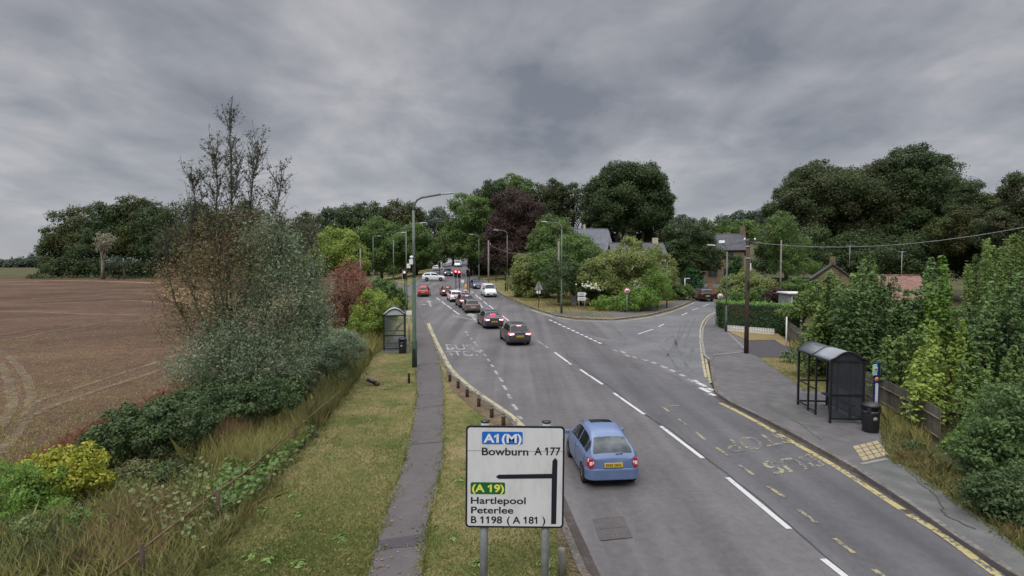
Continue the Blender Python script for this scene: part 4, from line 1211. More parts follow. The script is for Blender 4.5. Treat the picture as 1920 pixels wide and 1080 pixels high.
# --- clipped hedge along the front garden
def box_hedge(label, corners, Y_unused, height, lm, lt, leaf):
    a, b, c = corners            # front left, front right, back left (ground points)
    root = empty('clipped_hedge', a, 0, label, 'hedge')
    u = b - a; v = c - a
    u.z = v.z = 0
    n = int(u.length * height * 2 / (leaf * leaf) * 1.6)
    ps, ns = [], []
    for fdir, cnt in (('f', n), ('l', int(n * v.length / u.length) + 50)):
        s_ = rng.uniform(0, 1, cnt); z_ = rng.uniform(0.0, height, cnt)
        for q, zz in zip(s_, z_):
            p = (u * q if fdir == 'f' else v * q)
            ps.append((p.x, p.y, zz)); ns.append((-v.normalized() if fdir == 'f' else -u.normalized()) + Vector((0, 0, .25)))
    ps = np.array(ps) + rng.normal(size=(len(ps), 3)) * .05
    link_mesh('foliage', leaf_mesh('foliage', ps, unit(np.array([tuple(x) for x in ns]) + rng.normal(size=ps.shape) * .45), rng.uniform(0, 1, len(ps)), leaf, .6), M[lm], root)
    n2 = int(u.length * v.length / (leaf * leaf) * 3)
    s_ = rng.uniform(0, 1, n2); t_ = rng.uniform(0, 1, n2)
    pt = np.outer(s_, np.array(u)) + np.outer(t_, np.array(v)); pt[:, 2] = height + rng.normal(size=n2) * .10 + 0.12 * np.sin(s_ * 23) * .6
    link_mesh('new_growth', leaf_mesh('new_growth', pt, unit(np.array([[0, -.2, 1.]]) + rng.normal(size=pt.shape) * .6), rng.uniform(0, 1, n2), leaf, .5), M[lt], root)
    mb = MB()
    mb.prism([(0, 0), (u.x, u.y), (u.x + v.x, u.y + v.y), (v.x, v.y)], 0, height - .06, 'z')
    inner = mb.build('branches', M['bark'], root)
    for vv in inner.data.vertices:       # keep the twiggy core just inside the leaves
        cx_ = (u + v) / 2
        vv.co.x = cx_.x + (vv.co.x - cx_.x) * .96; vv.co.y = cx_.y + (vv.co.y - cx_.y) * .88
    return root


a = G(1352, 618); b = G(1506, 632); c = G(1368, 604)
box_hedge('clipped dark green hedge with bright new growth on top, behind the white picket fence', (a, b, a + Vector((0.4, 2.2, 0))), 0, 2.25, 'leaf_hedge', 'leaf_hedge_top', .13)

# --- near vegetation on the right, behind the fence


def shoots(name, label, cat, Y, tops, lm, leaf=.16, n_leaf=420, rad=.42, t0=.12, aspect=.6, per=1, dY=1.2, group=None, core=True):
    """a many stemmed plant: upright leafy shoots ending at the given (px, py) tops"""
    bx = sum(t[0] for t in tops) / len(tops)
    b = P(bx, 500, Y); z0 = h(b.x, Y)
    root = empty(name, (b.x, Y, z0), 0, label, cat, group)
    O = np.array([b.x, Y, z0])
    PS, NS, TS = [], [], []
    st = MB()
    for (px, py) in tops:
        yy = Y + float(rng.uniform(-dY, dY))
        tp = np.array(P(px, py, yy)) - O
        rad_ = rad * float(rng.uniform(.55, 1.25))
        bs = np.array([tp[0] * .72 + rng.normal() * .25, (yy - Y) * .7, 0.0])
        H_ = tp[2]
        k = max(40, int(n_leaf * H_ / 5))
        t = t0 + (1 - t0) * rng.uniform(0, 1, k) ** .85
        # leaves sit in whorls up the stem, so that dark gaps show between them
        nw = max(5, int(H_ / .42))
        t = np.where(rng.uniform(0, 1, k) < .75, (np.floor(t * nw) + .5 + rng.normal(size=k) * .22) / nw, t)
        r = rad_ * (np.clip(1.03 - t, 0, 1) ** .62) * rng.uniform(.25, 1.1, k) + .03
        a = rng.uniform(0, 2 * math.pi, k)
        bend = np.sin(t * 2.6) * rng.normal() * .22
        c = bs[None, :] * (1 - t[:, None]) + tp[None, :] * t[:, None]
        out = np.stack([np.cos(a), np.sin(a), rng.uniform(.0, .5, k)], 1)
        p = c + out * r[:, None]; p[:, 0] += bend
        PS.append(p); NS.append(unit(out * .55 + np.array([0, 0, .75]) + rng.normal(size=(k, 3)) * .45))
        sh = rng.uniform(.05, .65)
        TS.append(np.clip(sh + .3 * t + rng.normal(size=k) * .2, 0, 1))
        st.tube([bs, (bs + tp) / 2 + np.array([bend.mean(), 0, 0]), tp], [.035, .022, .006], 5, cap=False)
    P_, N_, T_ = np.concatenate(PS), np.concatenate(NS), np.concatenate(TS)
    k = P_[:, 2] > .02
    nm = 'crown' if cat == 'tree' else 'foliage'
    link_mesh(nm, leaf_mesh(nm, P_[k], N_[k], T_[k], leaf, aspect, .3), M[lm], root)
    st.build('stem', M['bark'], root)
    return root


ENV = [(1500, 640), (1530, 560), (1560, 515), (1590, 492), (1640, 510), (1680, 540), (1735, 556), (1755, 485), (1790, 525), (1830, 458), (1870, 436), (1930, 420), (2000, 415)]
def tops_in(x0, x1, n, drop, jit):
    xs_ = np.sort(rng.uniform(x0, x1, n))
    return [(float(x), float(np.interp(x, [q[0] for q in ENV], [q[1] for q in ENV])) + drop + float(abs(rng.normal()) * jit)) for x in xs_]


shoots('elder_shrub', 'low leafy shrub filling the gap behind the fence beside the white marker pole', 'shrub', 31, [(1492 + 6 * i, 640 - 6 * i + float(rng.uniform(0, 30))) for i in range(9)], 'leaf_sapblue', .17, 900, .6)
GR = 'overgrown plants behind the bus stop fence'
shoots('sapling', 'leafy mid green sapling behind the far end of the pale fence', 'tree', 28, tops_in(1510, 1640, 52, 12, 48) + tops_in(1530, 1640, 9, -16, 8), 'leaf_sap', .17, 540, .66, group=GR)
shoots('sapling', 'mid green sapling thicket behind the black bus shelter', 'tree', 25.5, tops_in(1560, 1770, 62, 16, 48) + tops_in(1600, 1760, 10, -12, 10), 'leaf_sapblue', .165, 540, .62, group=GR)
shoots('sapling', 'tall bright green pointed sapling right of the bus shelter', 'tree', 24, [(1757, 478), (1770, 498), (1744, 530), (1782, 540), (1730, 575), (1792, 580), (1762, 560), (1740, 600), (1775, 610), (1800, 620), (1720, 610)], 'leaf_bright', .16, 560, .55, group=GR)
shoots('sapling', 'dense feathery green tree at the right, below the overhead cable', 'tree', 22.5, tops_in(1795, 1960, 40, 0, 40), 'leaf_sap', .13, 760, .52, aspect=.32, group=GR)
shoots('sapling', 'tall dark green thicket filling the right edge of the photograph', 'tree', 20, tops_in(1775, 1990, 40, 70, 70), 'leaf_sapblue', .14, 600, .56, group=GR)
shoots('elder_shrub', 'dull green thicket between the bus stop totem and the yellow green shrub', 'shrub', 22, [(1655 + 9 * i, 600 + float(rng.uniform(0, 70))) for i in range(13)], 'leaf_sap', .15, 560, .60, group=GR)
shoots('elder_shrub', 'yellow green leafy shrub above the near end of the pale fence', 'shrub', 19.2, [(1722, 690), (1736, 650), (1746, 634), (1757, 652), (1768, 690), (1780, 640), (1790, 655), (1728, 720), (1775, 700), (1712, 730)], 'leaf_lime', .15, 620, .44, group=GR)
shoots('elder_shrub', 'green shrub with light shoots between the yellow green shrub and the right edge', 'shrub', 17.6, [(1800 + 13 * i, 640 + float(rng.uniform(0, 90))) for i in range(12)], 'leaf_sap', .13, 600, .42, group=GR)
shoots('willow_shrub', 'dark slender leaved shrub at the right edge above the brambles', 'shrub', 15.5, [(1850 + 11 * i, 690 + float(rng.uniform(0, 90))) for i in range(12)], 'leaf_sapblue', .12, 640, .40, aspect=.35, group=GR)
shoots('laurel_shrub', 'bright green rounded shrub beside the end of the pale fence', 'shrub', 16.6, [(1775 + 9 * i, 782 + abs(i - 4) * 9 + float(rng.uniform(0, 20))) for i in range(10)], 'leaf_bright', .11, 1500, .34, t0=.05, group=GR)
for nm, lb, Y, bl, lm, lf in [('bramble_bush', 'dark green overgrown bush by the pavement at the right edge', 14, [(1900, 800, 60, 70), (1870, 860, 60, 54), (1930, 880, 60, 60), (1970, 800, 60, 90), (1850, 890, 40, 36)], 'leaf_sapblue', .10),
                              ('bramble_bush', 'low dark brambles spilling towards the kerb in the lower right corner', 12, [(1880, 935, 56, 46), (1920, 960, 60, 60), (1960, 1000, 60, 60), (1845, 930, 36, 34), (1985, 930, 60, 70)], 'leaf_bramble', .085),
                              ('bramble_bush', 'low bramble trailing over the verge below the fence end', 16.5, [(1760, 870, 44, 24), (1805, 905, 44, 26), (1720, 850, 28, 20)], 'leaf_bramble', .10)]:
    plant(nm, lb, 'shrub', Y, bl, lm, leaf=lf, aspect=.5, cover=.95, limbs=8, depth=.9, partname='foliage', tr=.03, clump=(.16, .5), group=GR)
# leading shoots of the saplings
for (nm, lb, px, y0, y1, Y, lm) in [('leafy_shoot', 'thin leafy shoot standing above the saplings left of the bus shelter', 1632, 470, 560, 26, 'leaf_mid'),
                                    ('leafy_shoot', 'bright leafy shoot with a pointed tip right of the bright sapling', 1800, 600, 700, 19, 'leaf_lime'),
                                    ('leafy_shoot', 'slender leafy shoot standing above the yellow green shrub', 1746, 600, 700, 19.5, 'leaf_lime')]:
    top, bot = P(px, y0, Y), P(px, y1 + 40, Y)
    z0 = h(bot.x, Y)
    root = empty(nm, (bot.x, Y, z0), 0, lb, 'shoot')
    n = 420
    t = rng.uniform(0, 1, n) ** .8
    hh = top.z - z0
    pz = hh * (0.45 + .55 * t)
    wdt = .42 * (1.05 - t)
    ps = np.stack([rng.normal(size=n) * wdt * .6, rng.normal(size=n) * wdt * .6, pz], 1)
    link_mesh('leaves', leaf_mesh('leaves', ps, unit(rng.normal(size=(n, 3)) + np.array([0, -.4, .7])), rng.uniform(0, 1, n), .13, .6), M[lm], root)
    MB().tube([(0, 0, 0), (.02, 0, hh * .5), (0, 0, hh)], [.035, .025, .008], 6).build('stem', M['bark'], root)

# --- the hedgerow willow on the left
M['leaf_olivemix'] = leaf_mat('leaf_olivemix', (0.045, 0.050, 0.026), (0.15, 0.145, 0.075), (0.14, 0.075, 0.042), 0.55)


def willow():
    Y = 21.5
    b = G(440, 772)
    root = empty('willow_tree', b, 0, 'tall hedgerow willow with an almost bare top and rusty and blue green foliage below', 'tree')
    O = np.array(b)
    L = lambda px, py, dy=0.0: np.array(P(px, py, Y + dy)) - O
    wood_ = MB()
    # main stems, fanning out from the stool
    mains = [([(440, 772), (436, 640), (430, 500), (434, 380), (433, 300), (430, 222)], .085), ([(436, 740), (410, 620), (395, 500), (404, 420), (408, 340), (402, 292)], .07),
             ([(440, 740), (455, 600), (470, 480), (468, 400), (475, 330), (492, 268)], .08), ([(445, 740), (490, 620), (520, 520), (522, 450), (516, 400), (530, 330)], .06),
             ([(436, 720), (380, 600), (350, 520), (352, 460), (366, 390), (362, 345)], .06), ([(436, 730), (370, 640), (330, 570), (312, 500), (316, 450)], .05),
             ([(446, 740), (520, 640), (570, 560), (590, 490), (580, 440)], .06), ([(445, 760), (530, 690), (590, 640), (612, 600)], .05),
             ([(436, 740), (425, 560), (420, 470), (425, 400), (455, 300)], .06), ([(436, 720), (412, 520), (414, 452)], .05)]
    tips = []
    for pts, r0 in mains:
        dy = float(rng.uniform(-1.2, 1.2))
        n = len(pts)
        Q_ = [L(x, y, dy * i / n) for i, (x, y) in enumerate(pts)]
        wood_.tube(Q_, [r0 * .72 * (1 - .9 * i / (n - 1)) + .007 for i in range(n)], 7, cap=False)
        # upright side twigs
        for i in range(1, n):
            m_ = 18 if pts[i][1] < 460 else 6
            for _ in range(m_):
                t = rng.uniform(0, 1)
                s0 = Q_[i - 1] * (1 - t) + Q_[i] * t
                ln = rng.uniform(.5, 1.35) * (1.0 if pts[i][1] < 460 else .8)
                d = np.array([rng.normal() * .42, rng.normal() * .42, rng.uniform(.7, 1.1)]); d /= np.linalg.norm(d)
                s1 = s0 + d * ln * .5 + rng.normal(size=3) * .05
                s2 = s0 + d * ln + np.array([0, 0, .12]) + rng.normal(size=3) * .08
                wood_.tube([s0, s1, s2], [.014, .010, .004], 4, cap=False)
                tips.append((s0, s1, s2, pts[i][1]))
                for _k in range(3):
                    e_ = s1 + np.array([rng.normal() * .25, rng.normal() * .25, rng.uniform(.15, .5)])
                    wood_.tube([s1, e_], [.007, .003], 3, cap=False)
                    tips.append((s1, (s1 + e_) / 2, e_, pts[i][1]))
    wood_.build('trunk', M['bark_grey'], root)
    # sparse leaves on the bare crown
    ps = []
    for s0, s1, s2, yy in tips:
        n = int(rng.integers(3, 8)) if yy < 400 else int(rng.integers(4, 9))
        for _ in range(n):
            t = rng.uniform(.15, 1)
            q = (s0 * (1 - t) + s1 * t) if rng.random() < .4 else (s1 * (1 - t) + s2 * t)
            ps.append(q + rng.normal(size=3) * .035)
    ps = np.array(ps)
    link_mesh('twig_leaves', leaf_mesh('twig_leaves', ps, unit(rng.normal(size=ps.shape)), rng.uniform(0, 1, len(ps)), .105, .38), M['leaf_beech'], root)
    def cloud(name, bl, lm, leaf, cover, asp):
        el = [(L(x, y, float(rng.uniform(-.8, .8))), (rx * Y / F, .9 * rx * Y / F, ry * Y / F)) for x, y, rx, ry in bl]
        p, n_, t = leaf_cloud(el, leaf, cover, (.2, .42), .9, K=46)
        p = p + rng.normal(size=p.shape) * .22
        k = p[:, 2] > 0
        n_ = unit(n_ + rng.normal(size=n_.shape) * .6)
        link_mesh(name, leaf_mesh(name, p[k], n_[k], t[k], leaf, asp), M[lm], root)
    cloud('rusty_foliage', [(385, 455, 46, 52), (350, 500, 44, 50), (405, 520, 52, 60), (455, 440, 48, 44), (470, 500, 50, 50), (335, 560, 28, 30), (400, 580, 50, 40), (330, 520, 26, 36), (310, 560, 24, 30), (340, 610, 34, 36)], 'leaf_rust', .10, .12, .34)
    cloud('olive_foliage', [(360, 560, 50, 50), (420, 560, 56, 60), (480, 560, 56, 60), (400, 620, 60, 50), (340, 620, 36, 44), (440, 480, 60, 60), (500, 500, 46, 60), (330, 540, 30, 40), (450, 410, 44, 26), (400, 420, 30, 26), (540, 520, 44, 50)], 'leaf_olivemix', .10, .15, .36)
    cloud('green_foliage', [(540, 485, 42, 50), (500, 450, 36, 40), (575, 530, 34, 46), (585, 590, 30, 40), (450, 560, 50, 50), (530, 560, 56, 54), (470, 620, 64, 58), (420, 660, 62, 50), (560, 620, 52, 50), (500, 690, 66, 46), (430, 720, 60, 40), (575, 620, 34, 40), (370, 700, 44, 34)], 'leaf_willow', .11, .66, .36)
    return root


willow()
plant('background_bush', 'dull green hedgerow shrub at the foot of the willow', 'shrub', 20.5, [(470, 735, 60, 30), (400, 745, 50, 30), (530, 725, 50, 28)], 'leaf_bramble', leaf=.11, partname='foliage', limbs=4)
hedge_bits = [('dark bramble bank in the hedgerow at the foot of the willow', 17.5, [(400, 765, 60, 36), (460, 760, 56, 34), (340, 780, 50, 36), (500, 750, 50, 34)]),
              ('dark bramble bank between the yellow shrub and the willow', 15.5, [(280, 800, 62, 44), (220, 825, 52, 46), (340, 800, 52, 40), (190, 845, 40, 40), (310, 835, 60, 30)])]
for lb, Y, bl in hedge_bits:
    plant('bramble_bush', lb, 'bush', Y, bl, 'leaf_bramble', leaf=.085, partname='foliage', limbs=4, cover=1.2, group='brambles along the field edge')
plant('yellow_shrub', 'shrub with yellowing leaves at the left end of the hedgerow', 'shrub', 13.2, [(140, 880, 50, 40), (105, 900, 50, 44), (165, 905, 36, 32), (80, 880, 36, 30)], 'leaf_yellow', leaf=.085, partname='foliage', limbs=5, cover=1.0)
plant('green_shrub', 'bright green feathery shrub at the left edge of the photograph', 'shrub', 12.4, [(60, 930, 56, 56), (20, 920, 44, 60), (90, 970, 50, 44), (30, 990, 46, 40)], 'leaf_bright', leaf=.07, aspect=.35, partname='foliage', limbs=5, cover=1.1)
# red bush and yellow green shrubs beside the left bus shelter
plant('red_bush', 'dark red leaved bush behind the left bus shelter', 'bush', 38, [(652, 545, 44, 40), (632, 575, 38, 34), (676, 575, 36, 38), (656, 515, 24, 26), (620, 600, 30, 26)], 'leaf_red', leaf=.16, aspect=.28, partname='foliage', cover=1.0, clump=(.2, .34))
plant('hedgerow_shrub', 'yellow green shrub beside the left bus shelter', 'shrub', 37, [(705, 575, 36, 28), (690, 610, 36, 30), (715, 600, 22, 34)], 'leaf_lime', leaf=.14, aspect=.35, partname='foliage')
plant('hedgerow_shrub', 'green shrub beside the footpath at the left junction', 'shrub', 60, [(725, 550, 28, 20), (705, 545, 26, 20), (740, 565, 20, 22)], 'leaf_mid', leaf=.18, partname='foliage')
plant('hedgerow_shrub', 'low dull shrub between the willow and the tall straw coloured grass', 'shrub', 26, [(610, 680, 46, 32), (650, 655, 36, 34), (570, 700, 40, 30)], 'leaf_willow', leaf=.11, aspect=.35, partname='foliage')
plant('hedgerow_shrub', 'grey green shrub between the willow and the red bush', 'shrub', 30, [(600, 640, 34, 30), (595, 660, 40, 30), (640, 645, 34, 26)], 'leaf_willow', leaf=.13, aspect=.35, partname='foliage')


# ------------------------------------------------------------------ grasses (nobody could count them)
def px_in_poly(poly, n):
    poly = np.array(poly, float)
    lo, hi = poly.min(0), poly.max(0)
    out = np.zeros((0, 2))
    while len(out) < n:
        q = rng.uniform(lo, hi, (n * 2, 2))
        ins = np.zeros(len(q), bool)
        j = len(poly) - 1
        for i in range(len(poly)):
            xi, yi = poly[i]; xj, yj = poly[j]
            c_ = ((yi > q[:, 1]) != (yj > q[:, 1])) & (q[:, 0] < (xj - xi) * (q[:, 1] - yi) / (yj - yi + 1e-12) + xi)
            ins ^= c_; j = i
        out = np.concatenate([out, q[ins]])
    return out[:n]


def blades(name, poly, n, hmin, hmax, w, m_, lean=.35, dz=0.0, clumped=0.0):
    q = px_in_poly(poly, n)
    if clumped:
        f = np.sin(q[:, 0] * .083 + 1.3) * np.sin(q[:, 1] * .11 + q[:, 0] * .03) + rng.normal(size=n) * .5
        q = q[f > -clumped]
    B = Gv(q[:, 0], np.maximum(q[:, 1], 505), dz)
    k = len(B)
    hh = rng.uniform(hmin, hmax, k)[:, None]
    d = rng.normal(size=(k, 3)) * lean; d[:, 2] = 1; d = unit(d)
    s = rng.normal(size=(k, 3)); s[:, 2] = 0; s = unit(s)
    bend = rng.normal(size=(k, 3)) * np.array([.25, .25, 0]) * hh
    V = np.stack([B - s * w, B + s * w, B + d * hh * .55 + s * w * .7, B + d * hh + bend, B + d * hh * .55 - s * w * .7], 1).reshape(-1, 3)
    me = bpy.data.meshes.new(name)
    me.vertices.add(5 * k); me.loops.add(5 * k); me.polygons.add(k)
    me.vertices.foreach_set('co', V.ravel())
    me.loops.foreach_set('vertex_index', np.arange(5 * k, dtype=np.int32))
    me.polygons.foreach_set('loop_start', np.arange(0, 5 * k, 5, dtype=np.int32))
    me.polygons.foreach_set('loop_total', np.full(k, 5, dtype=np.int32))
    a_ = me.attributes.new('tint', 'FLOAT', 'FACE'); a_.data.foreach_set('value', rng.uniform(0, 1, k).astype(np.float32))
    me.update(calc_edges=True)
    return tag(link_mesh(name, me, m_), kind='stuff')


blades('verge_grass', PL + list(reversed(VL)), 60000, .03, .085, .008, M['blade'], .8, .09)
blades('verge_grass', list(LK[:12]) + list(reversed(PR))[1:], 20000, .03, .085, .008, M['blade'], .8, .09)
rough = [(330, 1120), (372, 1080), (470, 965), (560, 852), (650, 742), (682, 692), (720, 640), (690, 630), (640, 690), (560, 770), (450, 830), (330, 880), (250, 900), (190, 950), (100, 985), (-40, 1010), (-40, 1130)]
blades('tall_grass', rough, 15000, .15, .5, .011, M['leaf_reedgreen'], .5, 0, .5)
blades('tall_grass', rough, 8000, .3, .8, .007, M['leaf_reed'], .38, 0, .1)
blades('tall_grass', rough, 7000, .1, .4, .014, M['leaf_bramble'], .6, 0, .0)
blades('tall_grass', [(400, 800), (460, 790), (500, 800), (560, 760), (600, 770), (560, 850), (470, 900), (390, 880), (330, 880)], 5200, .5, 1.2, .008, M['leaf_reed'], .2)
blades('tall_grass', [(560, 790), (650, 690), (700, 650), (720, 640), (690, 690), (650, 742), (590, 820)], 5200, .4, 1.1, .010, M['leaf_reedgreen'], .28)
blades('tall_grass', [(640, 660), (720, 600), (745, 560), (735, 640), (690, 680)], 2600, .5, 1.5, .02, M['leaf_reed'], .22)
blades('verge_grass', [(1424, 673), (1506, 672), (1530, 690), (1560, 720), (1620, 740), (1508, 735), (1482, 712)], 5000, .03, .10, .010, M['blade'], .8, .09)
blades('verge_grass', [(950, 566), (1000, 580), (1042, 592), (1080, 598), (1150, 594), (1100, 560), (1000, 545), (940, 545)], 6000, .05, .16, .03, M['blade'], .8, .09)
blades('field_stubble', [(-20, 640), (330, 592), (350, 690), (260, 755), (140, 810), (60, 855), (-20, 890)], 16000, .04, .11, .010, M['leaf_reed'], .5, 0, .6)
mbx = []
for L_ in (PL, PR, [(1424, 673), (1482, 712), (1508, 735)], [(1652, 820), (1664, 862), (1700, 884), (1760, 925), (1850, 985), (1930, 1050)]):
    for a_, b_ in zip(L_[:-1], L_[1:]):
        n_ = int(abs(a_[1] - b_[1]) * 5)
        w_ = 3 + 9 * max(0, (a_[1] - 560) / 500)
        mbx += [((a_[0] + (b_[0] - a_[0]) * t_ + rng.normal() * w_ * (.5 + .5 * math.sin(t_ * 9 + a_[1]))), a_[1] + (b_[1] - a_[1]) * t_) for t_ in rng.uniform(0, 1, n_)]
_keep = px_in_poly
px_in_poly = lambda poly, n: np.array(mbx)
blades('edge_grass', None, len(mbx), .03, .12, .012, M['blade'], .8, .09)
mbx = []
for a_, b_ in zip(VL[:-1], VL[1:]):
    n_ = int(abs(a_[1] - b_[1]) * 9); w_ = 3 + 16 * max(0, (a_[1] - 560) / 500)
    mbx += [((a_[0] + (b_[0] - a_[0]) * t_ + rng.normal() * w_ * (.7 + .5 * math.sin(t_ * 11 + a_[1])) - w_ * .5), a_[1] + (b_[1] - a_[1]) * t_) for t_ in rng.uniform(0, 1, n_)]
blades('tall_grass', None, len(mbx), .10, .45, .010, M['leaf_reedgreen'], .6, .05)
px_in_poly = _keep
blades('tall_grass', [(100, 1085), (150, 1000), (240, 950), (330, 940), (350, 990), (270, 1085)], 6000, .2, .6, .007, M['leaf_rust'], .55)
blades('tall_grass', [(390, 800), (450, 780), (470, 850), (400, 870)], 2600, .7, 1.35, .008, M['leaf_rust'], .14)
blades('tall_grass', [(0, 1000), (140, 980), (170, 1085), (0, 1085)], 5000, .2, .55, .010, M['leaf_bramble'], .6)
wl_ = px_in_poly([(400, 950), (430, 880), (520, 830), (575, 800), (590, 830), (530, 890), (470, 960), (420, 990)], 1700)
Bw = Gv(wl_[:, 0], wl_[:, 1], 0) + np.stack([np.zeros(1700), np.zeros(1700), rng.uniform(.05, .55, 1700)], 1)
tag(link_mesh('broadleaf_weeds', leaf_mesh('broadleaf_weeds', Bw, unit(rng.normal(size=Bw.shape) * .6 + np.array([0, -.3, 1])), rng.uniform(0, 1, 1700), .13, .7), M['leaf_mid']), kind='stuff')
# weed rosettes and blown leaves on the mown grass
ps, ns, ts = [], [], []
for (px, py) in [(495, 955), (560, 965), (500, 1052), (470, 1045), (1022, 1062), (545, 930), (620, 860), (690, 790), (860, 900), (850, 1010), (900, 1060), (640, 1010), (560, 1060), (720, 730)]:
    c_ = G(px, py, .10)
    for _ in range(26):
        a_ = rng.uniform(0, 6.28); r_ = rng.uniform(.02, .17)
        ps.append((c_.x + math.cos(a_) * r_, c_.y + math.sin(a_) * r_, c_.z + rng.uniform(.01, .07))); ns.append((math.cos(a_) * .4, math.sin(a_) * .4, 1)); ts.append(rng.uniform(.3, 1))
tag(link_mesh('verge_weeds', leaf_mesh('verge_weeds', np.array(ps), unit(np.array(ns)), np.array(ts), .11, .4), M['blade_green']), kind='stuff')
q_ = px_in_poly(PL + list(reversed(VL)), 500); q2_ = px_in_poly(PR + list(reversed(PL)), 160); q3_ = px_in_poly([(1052, 985), (1062, 985), (1126, 1110), (1090, 1110)], 90)
q_ = np.concatenate([q_, q2_, q3_])
B_ = Gv(q_[:, 0], q_[:, 1], .125)
tag(link_mesh('fallen_leaves', leaf_mesh('fallen_leaves', B_, unit(rng.normal(size=B_.shape) * .25 + np.array([0, 0, 1])), rng.uniform(0, 1, len(B_)), .055, .7), M['leaf_rust']), kind='stuff')
ells_ = []
for (cx, cy, rx, ry, Y) in [(250, 900, 40, 24, 14), (330, 905, 44, 26, 14), (420, 925, 40, 22, 13.6), (500, 880, 34, 20, 15.5), (560, 830, 30, 18, 17.5), (160, 1010, 50, 30, 11.4), (60, 1030, 60, 36, 11), (250, 1010, 44, 26, 11.6), (340, 1000, 36, 20, 12),
                            (430, 980, 26, 14, 12.2), (600, 770, 22, 16, 21), (480, 840, 30, 20, 17), (240, 860, 40, 26, 15.4), (0, 1060, 60, 40, 10.6), (120, 1075, 50, 24, 10.2), (640, 720, 20, 16, 25), (530, 860, 24, 14, 16)]:
    c_ = P(cx, cy, Y); ells_.append((tuple(c_), (rx * Y / F, rx * Y / F, ry * Y / F)))
for i_, lm_ in enumerate(('leaf_bramble_pale', 'leaf_bramble', 'leaf_mid')):
    p_, n_, t_ = leaf_cloud([(c_, (r_[0], r_[1], r_[2] * 1.35)) for c_, r_ in ells_[i_::3]], .075, 1.15)
    k_ = p_[:, 2] > -.2
    tag(link_mesh('hedge_undergrowth', leaf_mesh('hedge_undergrowth', p_[k_], n_[k_], t_[k_], .075, .6), M[lm_]), kind='stuff')
blades('red_weeds', [(0, 905), (60, 862), (150, 812), (270, 755), (350, 705), (380, 690), (390, 720), (310, 775), (220, 820), (120, 860), (60, 900)], 6000, .10, .42, .013, M['weed_red'], .5)
blades('verge_weeds', [(1645, 780), (1664, 862), (1760, 925), (1850, 985), (1920, 1045), (1960, 1040), (1840, 930), (1740, 850), (1670, 780)], 4200, .10, .40, .014, M['leaf_reedgreen'], .5)
blades('dry_weeds', [(1480, 650), (1512, 690), (1530, 690), (1492, 630)], 900, .2, .6, .016, M['leaf_reed'], .3)
blades('dry_weeds', [(1640, 745), (1660, 810), (1740, 850), (1750, 810), (1690, 770)], 1500, .2, .6, .012, M['leaf_reed'], .3)
# broad leaved weeds among the long grass
wp = px_in_poly([(230, 880), (330, 870), (430, 900), (520, 880), (600, 800), (560, 880), (470, 960), (380, 1060), (250, 1000)], 1500)
Bp = Gv(wp[:, 0], wp[:, 1], 0) + np.stack([np.zeros(1500), np.zeros(1500), rng.uniform(.1, .55, 1500)], 1)
tag(link_mesh('broadleaf_weeds', leaf_mesh('broadleaf_weeds', Bp, unit(rng.normal(size=Bp.shape) * .9 + np.array([0, -.3, 1])), rng.uniform(0, 1, 1500), .10, .7), M['leaf_bramble_pale']), kind='stuff')

